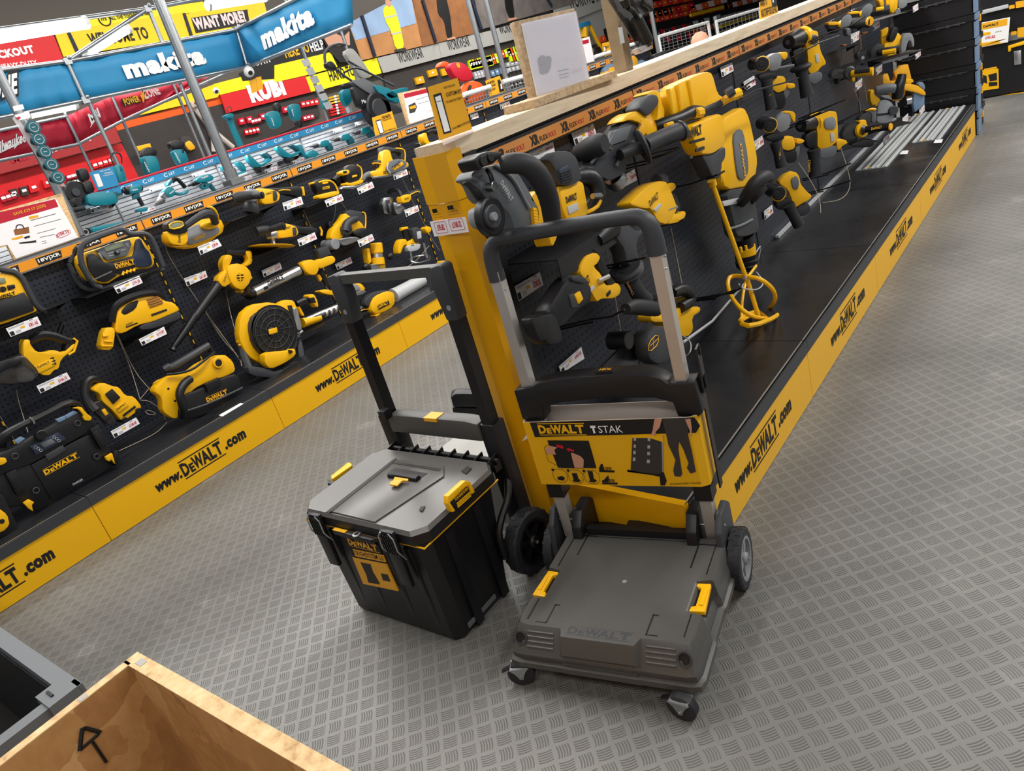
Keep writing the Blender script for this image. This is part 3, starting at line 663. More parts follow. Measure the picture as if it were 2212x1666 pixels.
# front label
t = T((0, 1.004, 0), -math.pi/2, 'J')
lb = build(t, box, [('front_label', 'ink', 'p', '428 875 655 925 705 1040 470 990', -.002, .002, 0), ('+', 'ink', 'p', '470 990 705 1040 712 1060 478 1016', -.002, .002, 0), ('label_picture', 'amber', 'p', '470 1013 712 1062 800 1258 548 1205', -.002, .0025, 0), ('label_strip', 'amber', 'p', '470 955 690 1000 712 1050 490 1005', 0, .003, 0),
   ('lettering', 'ink', 'x', 'TOUGHSYSTEM 2.0', '480 993 700 1040', .0037, .12, .01), ('printed_case', 'slate', 'p', '528 1050 600 1065 618 1120 660 1190 668 1210 585 1195 570 1140', .001, .0033, 0), ('printed_cases', 'slate', 'p', '675 1130 725 1140 745 1190 690 1180', .001, .0033, 0)])
b = B(); p, q_ = t.pts('452 930 668 985', .003); ex = q_-p; logo(b, p, ex, t.n.cross(ex)*.24); b.out('wordmark', 'amber', lb['front_label'], smooth=0)
# hinge ribs at the rear of the lid
h = B()
for i in range(9): x = -1.86+i*.055; h.prism([(x-.002, 1.335, .398), (x-.002, 1.385, .405), (x-.002, 1.385, .36), (x-.002, 1.34, .36)], (.004, 0, 0))
h.cyl((-1.875, 1.372, .388), (-1.405, 1.372, .388), .009); h.box((-1.64, 1.365, .37), (.47, .03, .02), .002); h.out('lid_hinge', 'black', box)
# handle frame
for x in (-1.868, -1.425):
    B().prism([(x-.027, 1.385, .02), (x+.030, 1.385, .02), (x+.028, 1.385, .50), (x-.032, 1.385, .50)], (0, .055, 0), .005).out('handle_sleeve', 'black', box)
    B().box((x, 1.41, .71), (.034, .040, .46), .004).out('handle_tube', 'black', box)
for x, s in ((-1.868, 1), (-1.425, -1)):
    B().prism([(x-.022, 1.388, .83), (x+.022, 1.388, .83), (x+.024+(.012 if s > 0 else 0), 1.388, .93), (x+.026, 1.388, .985), (x+.012, 1.388, .992), (x-.026, 1.388, .985), (x-.026-(.012 if s < 0 else 0), 1.388, .93)], (0, .045, 0), .006).out('handle_corner', 'dark', box)
    sc = B().cyl((x+.004, 1.386, .87), (x+.004, 1.3875, .87), .008).out('screw', 'mid', box)
B().box((-1.645, 1.41, .972), (.40, .030, .028), .008).out('handle_grip', 'deck', box)
B().prism([(-1.845, 1.378, .445), (-1.845, 1.378, .505), (-1.79, 1.378, .512), (-1.50, 1.378, .512), (-1.45, 1.378, .505), (-1.45, 1.378, .445)], (0, .05, 0), .006).out('handle_crossbar', 'deck', box)
B().box((-1.640, 1.395, .508), (.055, .040, .012), .003).out('release_button', 'amber', box, 'orange-yellow release button')
B().box((-1.835, 1.37, .52), (.03, .03, .03), .004).out('strap_clip', 'black', box)
spoked(None, (-1.383, 1.372, .103), (1, 0, 0), .102, .045, box, 'rubber', 'black', 6)
spoked(None, (-1.912, 1.372, .103), (-1, 0, 0), .102, .045, box, 'rubber', 'black', 6)
B().tube([(-1.39, 1.262, .12), (-1.39, 1.262, .20), (-1.39, 1.29, .235), (-1.39, 1.35, .275), (-1.41, 1.39, .31)], .012, 8, sm=1).out('wheel_guard', 'black', box)
# ================================================================ OSB crate and black bin, bottom left
r = thing('wooden_crate', 'open crate of rough chipboard panels with a hand-drawn arrow inside', 'crate', (-.7, -.3, 0))
B().box((-1.263, -.36, .35), (.018, 1.302, .70), .0008).out('side_panel', 'osb', r); B().box((-1.263, -.37, .7008), (.0176, 1.28, .0016)).out('sawn_edge', 'osbedge', r)
B().box((-.55, .278, .35), (1.408, .026, .70), .0008).out('end_panel', 'osb', r); B().box((-.559, .278, .7008), (1.426, .0255, .0016)).out('sawn_edge', 'osbedge', r)
B().box((-.40, -.36, .19), (1.70, 1.25, .02)).out('bottom_panel', 'osb', r)
t = T((-1.2535, 0, 0), 0, 'N')
build(t, r, [('drawn_arrow', 'ink', 't', '475 1000 .001 490 870 .001 510 865 .001 600 890 .001', .0035, 0, 5), ('+', 'ink', 't', '480 995 .001 520 960 .001 590 900 .001', .0025, 0, 5), ('+', 'ink', 't', '555 950 .001 635 1070 .001', .0025, 0, 5)])
B().box((-1.262, .19, .7018), (.012, .014, .001)).box((-1.235, .279, .7018), (.02, .012, .001)).out('paint_marks', 'greyb', r)
r = thing('plastic_bin', 'black plastic storage bin with grey rim at the lower left corner', 'bin', (-2.2, 0, 0))
zb = .5
cr = ZP('N', '430 640', zb)[0]; cl = ZP('N', '5 405', zb)[0]
b = B(); x1 = cr.x; y1 = cr.y+.02
for a, c, d in (((x1-.016, y1-.45, zb-.012), (.035, .9, .024), 0), ((x1-.80, y1-.016, zb-.012), (1.60, .035, .024), 0)): b.box(a, c, .004)
b.out('rim', 'grey', r)
b = B().box((x1-.03, y1-.45, .24), (.012, .86, .46), .002).box((x1-.80, y1-.03, .24), (1.55, .012, .46), .002).box((x1-.8, y1-.45, .02), (1.55, .85, .02)); b.out('bin_walls', 'black', r)
B().box((x1-.028, y1-.04, zb-.02), (.075, .06, .05), .006).out('corner_bracket', 'grey', r); B().box((x1-.035, y1-.05, zb+.006), (.03, .006, .004)).out('bracket_slot', 'ink', r)
# ================================================================ tools on the rear (left) run
TL_ = T((XLB, 0, 0), 0)
def ticket(t, view, c, price, label, w=.19, grp='price tickets on the rear display run', blk='yellow', px=.001):
    """c: TL TR BR BL pixels of the card"""
    t.view = view; q = t.pts(c, w); tl, tr, br, bl = q; r = thing('price_ticket', label, 'price ticket', bl, grp)
    ex = tr-tl; ey = tl-bl; n = t.n
    B().prism(q, n*-.0018).out('card', 'paper', r)
    def P(u, v, d=px): return bl+ex*u+ey*v+n*d
    b = B(); b.use(blk).raw([P(.38, .42), P(.52, .42), P(.52, .62), P(.38, .62)], [(0, 1, 2, 3)])
    b.use('ink').raw([P(.03, .06), P(.15, .06), P(.15, .5), P(.03, .5)], [(0, 1, 2, 3)])
    for v in (.88, .78): b.raw([P(.04, v), P(.55, v), P(.55, v+.025), P(.04, v+.025)], [(0, 1, 2, 3)])
    for u in range(6): b.raw([P(.72+u*.02, .86), P(.73+u*.02, .86), P(.73+u*.02, .97), P(.72+u*.02, .97)], [(0, 1, 2, 3)])
    for v in (.12, .2, .28, .36): b.raw([P(.2, v), P(.36, v), P(.36, v+.02), P(.2, v+.02)], [(0, 1, 2, 3)])
    b.use('inkred'); put_text(b, price, P(.64, .25), ex*.29, ey*.38, .03)
    b.raw([P(.60, .12), P(.97, .12), P(.97, .135), P(.60, .135)], [(0, 1, 2, 3)]).raw([P(.60, .72), P(.97, .72), P(.97, .735), P(.60, .735)], [(0, 1, 2, 3)])
    b.out('print', None, r, smooth=0); return r
def hook(t, view, pts, label, rad=.003, grp='wire peg hooks', two=True, dz=-.012):
    t.view = view; a = t.ptw(pts); r = thing('peg_hook', label, 'hook', a[0], grp)
    B().tube(a, rad, 6).out('prong', 'black', r)
    if two: B().tube([v+Vector((0, .012, dz)) for v in a[:2]], rad*.9, 6).out('prong', 'black', r)
    return r
def wire(t, view, pts, label, rad=.0016, m='cable', sm=2):
    t.view = view; a = t.ptw(pts); b = B().tube(a, rad, 5, sm=sm); o = b.out('security_cable', m); tag(o, label, 'cable', 'security cables'); return o
def shelf(t, view, pts, label, w0, w1, grp='small black display shelves', th=.003):
    """pts: front-left and front-right pixels of a small steel shelf"""
    t.view = view; q = t.pts(pts, w1); z = (q[0].z+q[1].z)/2; a, c = q[0], q[1]; a.z = c.z = z
    r = thing('tool_shelf', label, 'shelf', a, grp); n = t.n
    B().prism([a, c, c-n*(w1-w0), a-n*(w1-w0)], (0, 0, -th)).out('plate', 'black', r)
    B().prism([a, a-n*(w1-w0), a-n*(w1-w0)+Vector((0, 0, -.04))], (c-a).normalized()*.002).prism([c, c-n*(w1-w0), c-n*(w1-w0)+Vector((0, 0, -.04))], (a-c).normalized()*.002).out('brackets', 'black', r); return r
t = TL_
tool('jobsite_radio', 'large black and yellow jobsite radio with grey display and tubular roll cage', 'radio', t, 'E', [
 ('roll_cage', 'dark', 't', '735 690 .20 660 560 .20 655 440 .20 700 385 .20 960 290 .20 1010 285 .20 1060 330 .20 1190 315 .20 1250 370 .20 1335 590 .20', .013, 2), ('+', 'dark', 't', '570 560 .03 600 480 .03 640 430 .06', .012), ('+', 'dark', 't', '560 560 .03 640 740 .03 740 790 .06 840 770 .14 1340 610 .14', .012, 1), ('+', 'dark', 't', '655 560 .17 760 740 .17 830 765 .17', .013),
 ('body', 'yellow', 'r', '640 500 720 470 1090 350 1150 345 1240 470 1270 560 1235 605 1110 612 985 665 865 742 700 690 640 570', .03, .15, .006),
 ('speaker_left', 'black', 'r', '712 492 760 480 830 525 860 560 1000 565 930 640 970 655 870 722 790 700 720 600', .14, .162, .004), ('speaker_right', 'solar', 'r', '1110 370 1150 355 1190 440 1225 470 1252 565 1225 592 1130 600 1060 545 1100 480', .14, .162, .004),
 ('control_panel', 'grey', 'p', '790 455 900 405 1060 370 1080 410 1040 500 880 540', .14, .166, .003), ('display', 'lcd', 'p', '850 432 1000 388 1012 425 868 470', .160, .170, .001), ('dial', 'black', 'd', '965 475', .166, .185, .011), ('dial/dial_cap', 'silver', 'd', '965 470', .185, .187, .006),
 ('buttons', 'mid', 'p', '885 480 930 470 932 480 888 490', .16, .1685, .001), ('+', 'mid', 'p', '888 500 930 490 932 502 892 512', .16, .1685, .001), ('+', 'mid', 'p', '990 455 1030 445 1032 457 993 467', .16, .1685, .001), ('+', 'mid', 'p', '800 480 815 475 845 520 832 525', .16, .1685, .001), ('+', 'mid', 'p', '1020 400 1050 392 1062 425 1050 440', .16, .1685, .001),
 ('middle_band', 'black', 'p', '860 560 1080 505 1110 530 1105 600 990 655 940 640', .14, .160, .002), ('wordmark', 'amber', 'g', '950 610 1110 570', .1635, .28, 1), ('grip_ribs', 'yellow', 't', '1000 660 .155 1010 630 .155', .008, 0), ('+', 'yellow', 't', '1030 648 .155 1040 620 .155', .008, 0), ('+', 'yellow', 't', '1060 638 .155 1070 612 .155', .008, 0), ('+', 'yellow', 't', '1090 630 .155 1100 605 .155', .008, 0),
 ('aerial', 'steel', 't', '755 705 .19 915 630 .20', .0035, 0)])
tool('jobsite_radio', 'yellow and black jobsite radio cut off by the left edge of the picture', 'radio', t, 'E', [
 ('body', 'yellow', 'r', '-160 700 -40 640 110 650 170 700 200 760 290 900 310 950 290 965 0 1075 -160 1080', .03, .16, .008), ('speaker', 'black', 'p', '-60 880 200 800 270 905 285 950 20 1040 -60 1050', .15, .172, .004),
 ('display', 'lcd', 'p', '-60 690 40 680 52 720 -60 745', .15, .166, .002), ('dial', 'black', 'd', '28 775', .155, .18, .012), ('name_plate', 'yellow', 'p', '-60 815 130 783 150 822 -60 870', .16, .176, .002), ('name_plate/wordmark', 'ink', 'g', '-20 862 135 818', .178, .2),
 ('corner_guard', 'dark', 't', '-20 610 .16 60 625 .16 130 640 .16 190 700 .16 230 790 .16 300 920 .16 370 960 .14', .014, 1), ('switch', 'black', 'p', '60 745 120 735 128 765 72 785', .155, .17, .002)])
ticket(t, 'E', '48 1098 305 998 340 1068 88 1166', '£81.65', 'white price ticket reading £81.65 below the radio at the left edge')
ticket(t, 'E', '926 752 1138 664 1168 724 962 812', '£101.65', 'white price ticket reading £101.65 below the caged radio')
shelf(t, 'E', '700 830 1350 608', 'narrow black shelf carrying the caged radio', .0, .19); shelf(t, 'E', '-40 1080 575 890', 'narrow black shelf carrying the radio at the left edge', 0, .17)
tool('suction_lifter', 'yellow and grey battery suction lifter with oval base and black handle', 'power tool', t, 'E', [
 ('base', 'yellow', 'r', '1340 330 1380 290 1500 270 1640 210 1790 200 1835 270 1820 320 1700 380 1540 440 1400 430 1350 390', .05, .09, .006), ('top_plate', 'mid', 'r', '1520 290 1620 240 1740 230 1800 280 1790 320 1640 390 1550 415 1530 380', .08, .105, .004), ('rim', 'yellow', 'c', '1340 345 .07 1400 295 .07 1640 215 .07 1790 200 .07 1832 280 .07 1700 390 .07 1540 440 .07 1395 425 .07', .008),
 ('gauge_housing', 'yellow', 'r', '1365 290 1480 250 1530 275 1545 380 1510 420 1400 410 1370 350', .09, .19, .008), ('gauge_housing/cap', 'black', 'r', '1362 235 1400 210 1500 215 1540 260 1540 310 1450 330 1375 310', .10, .20, .006), ('gauge_glass', 'lcd', 'p', '1385 240 1480 222 1500 260 1400 285', .19, .206, .002), ('gauge_rim', 'yellow', 'c', '1378 240 .206 1480 215 .206 1508 262 .206 1395 290 .206', .004),
 ('handle', 'dark', 't', '1520 260 .17 1600 200 .19 1680 150 .20 1740 160 .19 1760 230 .15', [.016, .018, .02, .024, .022], 1), ('battery_foot', 'yellow', 'r', '1650 240 1700 225 1780 225 1790 265 1720 290 1655 275', .09, .13, .005), ('handle_edge', 'yellow', 't', '1700 100 .21 1740 110 .21 1775 150 .20 1785 220 .17', .007, 1),
 ('wordmark', 'yellow', 'g', '1595 380 1690 342', .1065, .24, 1), ('side_wordmark', 'ink', 'x', 'DeWALT', '1478 395 1480 290', .192, .22)])
ticket(t, 'E', '1615 430 1780 364 1815 420 1640 496', '£299.99', 'white price ticket below the oval suction lifter'); wire(t, 'E', '1340 370 .05 1365 480 .03 1500 700 .02 1680 960 .02 1950 1330 .06', 'thin beige cable running down from the suction lifter')
ticket(t, 'E', '1505 688 1680 624 1698 678 1530 752', '£67.49', 'white price ticket on bare pegboard left of the dust blower', .03)
tool('dust_blower', 'yellow workshop blower with round fan housing and long black nozzle pointing down left', 'power tool', t, 'E', [
 ('fan_housing', 'yellow', 'r', '1850 600 1930 560 2010 580 2060 640 2050 720 1990 790 1920 760 1880 700', .05, .14, .008), ('+', 'yellow', 'r', '1770 690 1860 600 1920 620 1900 720 1830 765', .06, .13, .006), ('+', 'yellow', 'r', '1815 550 1850 490 1905 500 1890 560 1830 640', .07, .12, .005), ('+', 'yellow', 'r', '2005 465 2060 460 2068 560 2020 590 1990 580 2040 540', .07, .12, .005),
 ('inlet_grille', 'ink', 'd', '1966 675', .139, .143, .022), ('inlet_grille/grille_bars', 'yellow', 't', '1940 655 .144 1995 650 .144', .003, 0), ('+', 'yellow', 't', '1938 675 .144 1996 672 .144', .003, 0), ('+', 'yellow', 't', '1945 697 .144 1990 692 .144', .003, 0), ('+', 'yellow', 't', '1962 640 .144 1966 708 .144', .003, 0),
 ('handle', 'black', 't', '1850 470 .09 1920 480 .10 1990 478 .10 2050 470 .09', [.013, .015, .017, .014], 1), ('lugs', 'yellow', 'd', '1985 790', .06, .12, .012), ('+', 'yellow', 'd', '2050 680', .06, .12, .011),
 ('nozzle', 'black', 't', '1830 745 .095 1760 740 .095', [.028, .028], 0, 14), ('+', 'black', 't', '1800 720 .095 1690 870 .11 1590 1010 .12', [.030, .026, .024], 0, 14), ('+', 'black', 't', '1600 990 .12 1500 1140 .12 1412 1262 .12', [.024, .020, .014], 0, 14), ('nozzle_tip', 'black', 't', '1425 1245 .12 1410 1275 .12', [.013, .022], 0, 10), ('wordmark', 'ink', 'x', 'DeWALT', '1840 720 1862 655', .142, .28)])
tool('hand_vacuum', 'yellow wide-body hand vacuum with black hose arched over its handle', 'vacuum cleaner', t, 'E', [
 ('body', 'yellow', 'r', '955 1000 960 940 1060 880 1180 820 1290 815 1340 870 1430 885 1475 950 1380 990 1260 1040 1130 1070 1010 1140 940 1130', .04, .17, .01), ('handle_opening', 'ink', 'r', '985 960 1050 890 1140 860 1110 940 1020 990', .165, .172, .002), ('lower_tub', 'dark', 'r', '1140 1075 1380 965 1460 950 1490 990 1470 1020 1260 1100 1150 1110', .04, .165, .008),
 ('vents', 'rust', 't', '1200 865 .172 1290 835 .172', .004, 0), ('+', 'rust', 't', '1210 885 .172 1310 850 .172', .004, 0), ('+', 'rust', 't', '1215 903 .172 1325 868 .172', .004, 0), ('+', 'rust', 't', '1225 922 .172 1330 885 .172', .004, 0), ('side_grille', 'ink', 'p', '1238 980 1365 935 1368 950 1242 996', .168, .174, .001),
 ('hose', 'black', 't', '915 1040 .15 920 960 .16 960 890 .17 1080 830 .17 1230 800 .17 1300 815 .16 1330 860 .14', .018, 2, 10), ('nozzle', 'yellow', 'r', '850 1095 930 1085 945 1130 925 1275 815 1272', .12, .19, .005), ('nozzle_ribs', 'yellow', 't', '840 1160 .195 880 1155 .195', .006, 0), ('+', 'yellow', 't', '850 1200 .195 920 1205 .195', .005, 0), ('+', 'yellow', 't', '830 1240 .195 918 1240 .195', .005, 0),
 ('wordmark', 'ink', 'x', 'DeWALT', '1035 1075 1092 1052', .173, .25), ('word_strip', 'ink', 'p', '1030 1082 1125 1046 1128 1056 1033 1092', .168, .1725, .001)])
ticket(t, 'E', '1135 1186 1340 1082 1366 1142 1162 1238', '£113.87', 'white price ticket below the hand vacuum with hose'); shelf(t, 'E', '1100 1200 1480 1030', 'short black shelf under the hand vacuum', 0, .16)
tool('canister_vacuum', 'yellow and black hand vacuum with see-through dust canister', 'vacuum cleaner', t, 'E', [
 ('body', 'yellow', 'r', '190 1190 245 1185 250 1230 300 1290 380 1290 440 1270 520 1300 620 1210 600 1270 500 1350 480 1430 440 1440 410 1480 350 1480 210 1400 190 1300', .06, .17, .01), ('handle', 'black', 't', '240 1200 .14 330 1150 .15 430 1155 .15 520 1190 .15 600 1215 .14', [.016, .022, .021, .019, .022], 1), ('battery_plate', 'black', 'r', '550 1200 600 1180 632 1200 600 1290 545 1310 530 1270', .08, .16, .005), ('plate_edge', 'yellow', 't', '600 1178 .165 632 1200 .165 605 1285 .165 560 1312 .165', .006, 0),
 ('canister', 'smoke', 'r', '30 1360 190 1300 310 1430 330 1470 260 1540 90 1560 -60 1540 -60 1440', .05, .18, .012), ('filter', 'light', 'r', '120 1440 230 1400 300 1500 250 1535 150 1540', .07, .16, .006), ('canister_collar', 'dark', 't', '160 1300 .12 250 1380 .12 330 1470 .12', .022, 0), ('nose', 'black', 'r', '-40 1380 80 1340 170 1340 190 1380 60 1430 -40 1490', .08, .19, .008),
 ('trigger_guard', 'yellow', 'p', '245 1240 300 1290 290 1310 225 1260', .08, .15, .003), ('name_plate', 'yellow', 'p', '290 1410 430 1340 450 1400 320 1465', .165, .175, .002), ('name_plate/wordmark', 'ink', 'x', 'DeWALT', '312 1425 408 1380', .1755, .22), ('vents', 'ink', 't', '412 1345 .172 440 1335 .172', .004, 0), ('+', 'ink', 't', '420 1368 .172 450 1358 .172', .004, 0), ('+', 'ink', 't', '425 1392 .172 458 1382 .172', .004, 0)])
ticket(t, 'E', '298 1568 545 1456 578 1510 332 1628', '£104.15', 'white price ticket reading £104.15 below the see-through canister'); hook(t, 'E', '470 1130 .02 495 1050 .17 515 1052 .18', 'bent wire hook holding the see-through canister vacuum')
# --- standing on the base shelf
t.view = 'F'
tool('tool_radio_case', 'big black stackable case radio with yellow corner clips and maker name on its front', 'radio', t, 'k', [
 ('body', 'black', 'p', '20 880 330 900 810 640 1010 550 1190 770 1250 900 550 1290 400 1400 230 1340 -120 1400 -160 1000', .10, .38, .008), ('lid', 'black', 'p', '0 780 180 700 620 440 860 320 1010 440 1030 500 820 630 330 900 60 1000 -150 1090 -160 860', .10, .39, .010),
 ('handle', 'black', 't', '20 700 .34 10 620 .36 160 520 .38 480 370 .38 720 240 .38 800 260 .36 850 330 .34', [.018, .02, .016, .013, .016, .02, .02], 1), ('handle_clamp', 'silver', 't', '312 400 .398 350 430 .40 365 465 .398', .004), ('lid_pads', 'blueedge', 'p', '590 425 690 385 700 420 625 460', .38, .395, .002), ('+', 'grey', 'p', '690 385 790 330 830 350 705 418', .38, .394, .002), ('+', 'blueedge', 'p', '150 650 225 605 270 625 190 685', .38, .395, .002),
 ('control_panel', 'solar', 'p', '318 710 615 560 705 628 385 802', .385, .398, .002), ('control_panel/display', 'grey', 'p', '425 680 545 625 590 665 470 725', .396, .400, .001), ('dial', 'black', 'd', '440 590', .385, .42, .021), ('button_rings', 'light', 'ring', '378 718', .400, .0055, .0008), ('+', 'light', 'ring', '405 733', .400, .0055, .0008), ('+', 'light', 'ring', '432 750', .400, .0055, .0008), ('+', 'light', 'ring', '573 612', .400, .0055, .0008), ('+', 'light', 'ring', '600 628', .400, .0055, .0008), ('+', 'light', 'ring', '625 648', .400, .0055, .0008),
 ('front_recess', 'dark', 'p', '480 800 665 695 700 750 510 870', .382, .392, .002), ('front_panel', 'black', 'p', '330 905 830 635 1010 900 1020 960 545 1270', .37, .386, .002), ('wordmark', 'yellow', 'g', '485 1020 845 822', .388, .19, 1), ('side_latch', 'black', 'p', '950 530 1040 480 1165 670 1075 745', .38, .40, .004), ('side_latch/latch_slot', 'ink', 'p', '985 560 1030 535 1130 690 1085 715', .395, .402, .001), ('side_latch', 'black', 'p', '60 1000 170 950 290 1150 180 1230', .38, .40, .004), ('+', 'ink', 'p', '90 1030 150 1000 250 1160 190 1200', .395, .402, .001),
 ('corner_clip', 'yellow', 'r', '770 305 860 285 900 340 930 370 975 400 960 435 900 435 880 395 890 380 830 310', .385, .405, .003), ('corner_clip', 'yellow', 'p', '1120 820 1190 780 1215 870 1225 900 1180 850 1160 870 1130 855', .385, .405, .003), ('corner_clip', 'yellow', 'p', '250 1310 310 1270 365 1300 340 1330 355 1400 300 1365', .385, .405, .003), ('corner_clip', 'yellow', 'p', '-40 830 60 830 78 870 40 900 -40 920', .385, .405, .003),
 ('lettering', 'light', 'x', 'CHARGER', '775 1125 882 1065', .3875, .22), ('strap_loops', 'dark', 'ring', '822 465', .392, .012, .003), ('+', 'dark', 'ring', '160 812', .392, .012, .003), ('+', 'dark', 'ring', '1025 815', .388, .012, .003), ('+', 'dark', 'ring', '382 1175', .388, .012, .003),
 ('corner_guard', 'black', 'p', '1200 770 1240 740 1275 780 1265 890 1225 925', .10, .40, .005)])
tool('dust_extractor_unit', 'small yellow and black dust extraction unit with corrugated hose', 'power tool', t, 'k', [
 ('body', 'yellow', 'r', '970 110 1090 30 1190 70 1260 80 1330 170 1420 180 1500 280 1490 310 1300 455 1200 330 1080 230 1060 150', .14, .28, .008), ('dust_box', 'smoke', 'r', '970 260 1080 210 1200 380 1250 450 1160 495 1060 390 990 330', .15, .27, .006), ('screen', 'ink', 'p', '1115 155 1190 98 1278 190 1200 262', .28, .288, .002), ('name_plate', 'yellow', 'p', '1228 305 1330 230 1365 275 1255 350', .28, .286, .002), ('name_plate/wordmark', 'ink', 'x', 'DeWALT', '1250 325 1340 258', .2865, .24), ('vents', 'ink', 'p', '1300 375 1430 275 1442 295 1310 395', .279, .284, .001),
 ('hose', 'black', 't', '1060 30 .22 990 -10 .23 920 10 .24 895 100 .24 920 230 .25 1000 330 .26', [.018, .021, .021, .021, .021, .03], 2, 10), ('warning_label', 'yellow', 'p', '1075 325 1110 305 1150 365 1115 385', .268, .274, .001), ('feet', 'black', 'd', '1330 430', .2, .29, .014), ('+', 'black', 'd', '1470 330', .2, .29, .013)])
ticket(t, 'k', '1172 550 1440 402 1480 468 1212 620', '£108.00', 'white price ticket on the base shelf in front of the small dust unit', .36)
tool('wet_dry_vacuum', 'yellow and black wet and dry vacuum with corrugated side hose and black top handle', 'vacuum cleaner', t, 'F', [
 ('tank', 'black', 'r', '1050 400 1120 380 1330 280 1370 300 1385 370 1210 480 1180 520 1060 550 1030 520', .12, .36, .012), ('head', 'yellow', 'r', '870 380 960 300 1060 290 1150 220 1280 170 1330 210 1350 270 1290 300 1190 330 1110 370 1060 430 1020 480 1020 540 985 540 930 500 925 420', .11, .35, .014), ('intake_ring', 'yellow', 'd', '1250 220', .33, .365, .030), ('intake_hole', 'ink', 'd', '1250 222', .36, .367, .019),
 ('handle', 'dark', 't', '955 260 .24 1000 240 .26 1190 125 .26 1200 150 .24', [.018, .022, .021, .016], 0, 10), ('+', 'dark', 't', '940 262 .24 970 240 .25 1010 270 .24', .02), ('hose', 'black', 't', '1085 315 .36 1050 340 .38 1020 400 .39 1045 470 .39 1050 530 .36', .021, 2, 12), ('strap', 'yellow', 't', '870 370 .20 880 330 .22 960 305 .22', .004), ('cord', 'black', 't', '950 290 .36 1080 275 .37 1180 200 .37 1225 160 .34', .006, 2),
 ('front_latch', 'black', 'p', '1172 345 1255 305 1272 345 1190 392', .34, .375, .004), ('wordmark', 'amber', 'g', '1185 452 1305 400', .363, .24, 1), ('vents', 'ink', 'd', '962 370', .345, .351, .006), ('+', 'ink', 'd', '1000 440', .345, .351, .006), ('lower_edge', 'dark', 't', '1060 500 .365 1210 450 .365 1385 365 .36', .006)])
tool('work_fan', 'yellow and black round work fan on a yellow battery foot', 'fan', t, 'z', [
 ('shell', 'yellow', 'r', '520 680 545 658 590 652 620 668 640 700 646 745 620 780 570 790 535 770 515 730', .14, .27, .012), ('grille_ring', 'dark', 'r', '548 680 590 660 625 678 645 715 642 755 612 780 575 775 548 745 540 705', .26, .30, .006), ('fan_back', 'ink', 'd', '594 716', .300, .303, .150), ('hub', 'dark', 'd', '588 716', .306, .318, .022), ('hub/badge', 'yellow', 'p', '580 712 598 707 600 718 582 723', .316, .3195, .001)]
 + [('grille_spokes' if i == 0 else '+', 'dark', 't', '%g %g .306 %g %g .304' % (594+12*math.cos(i*.4488), 716+13*math.sin(i*.4488), 594+44*math.cos(i*.4488+.25), 716+53*math.sin(i*.4488+.25)), .0022, 0, 5) for i in range(14)]
 + [('grille_rings', 'dark', 'c', ' '.join('%g %g .306' % (594+r_*math.cos(a_*.5236), 716+1.15*r_*math.sin(a_*.5236)) for a_ in range(12)), .0022) if r_ == 20 else ('+', 'dark', 'c', ' '.join('%g %g .306' % (594+r_*math.cos(a_*.5236), 716+1.15*r_*math.sin(a_*.5236)) for a_ in range(12)), .0022) for r_ in (20, 32, 44)]
 + [('frame_arm', 'dark', 't', '518 738 .22 530 780 .26 548 815 .30', [.02, .024, .02], 1), ('frame_arm', 'dark', 't', '636 700 .24 648 750 .28 652 778 .30', [.016, .02, .018], 1), ('battery_foot', 'yellow', 'r', '572 762 625 758 638 752 640 768 615 785 585 798 572 785', .24, .37, .005), ('base_frame', 'dark', 'r', '535 790 570 795 600 805 655 775 660 790 600 818 540 812', .14, .36, .006), ('knob', 'black', 'd', '629 760', .36, .385, .010), ('side_disc', 'yellow', 'd', '518 738', .23, .25, .012), ('shell_fins', 'yellow', 't', '516 690 .25 524 688 .26', .006, 0)] + [('+', 'yellow', 't', '%g %g .25 %g %g .26' % (515, 698+i*8, 524, 697+i*8), .005, 0) for i in range(7)])
tool('battery_charger_box', 'yellow and black charger box cut off at the lower left corner of the shelf', 'charger', t, 'F', [
 ('case', 'black', 'r', '-120 960 20 965 50 1030 110 1160 100 1200 -20 1250 -120 1280', .15, .42, .012), ('front', 'yellow', 'r', '-120 1070 -10 1050 45 1090 60 1150 20 1190 -120 1240', .40, .44, .008), ('latch_holes', 'ink', 'd', '12 1128', .438, .442, .010)])
o = B().prism(TL_.pts('1250 522 1375 452 1392 456 1270 530', .0) if 0 else ZP('F', '1250 522 1375 452 1392 456 1270 530', .2385), (0, 0, .001)).out('price_ticket', 'paper'); tag(o, 'white price ticket lying flat on the shelf before the wet and dry vacuum', 'price ticket')
for p_, l_ in (('640 0 .02 740 230 .04 800 430 .16', 'beige cable falling from the hand vacuum to the shelf, left strand'), ('655 20 .02 760 260 .05 850 370 .12 900 410 .2', 'beige cable falling from the hand vacuum to the shelf, right strand'), ('850 370 .12 800 430 .16', 'short beige cable link above the small dust unit'), ('95 380 .02 100 420 .04 160 620 .14', 'beige cable hanging behind the handle of the case radio'),
                ('680 725 .40 780 680 .38 900 620 .34 955 560 .30', 'beige cable lying on the shelf right of the case radio'), ('830 500 .28 850 490 .30 900 515 .30 850 520 .30 830 500 .28', 'small loop of beige cable beside the dust unit'), ('800 435 .2 860 440 .25 930 500 .3 945 545 .3', 'beige cable curling behind the wet and dry vacuum'), ('1220 0 .02 1340 160 .04 1400 260 .25', 'beige cable between the nozzle and the round fan'), ('1350 0 .02 1365 120 .1 1380 240 .3', 'beige cable hanging left of the round fan')):
    wire(t, 'F', p_, l_)
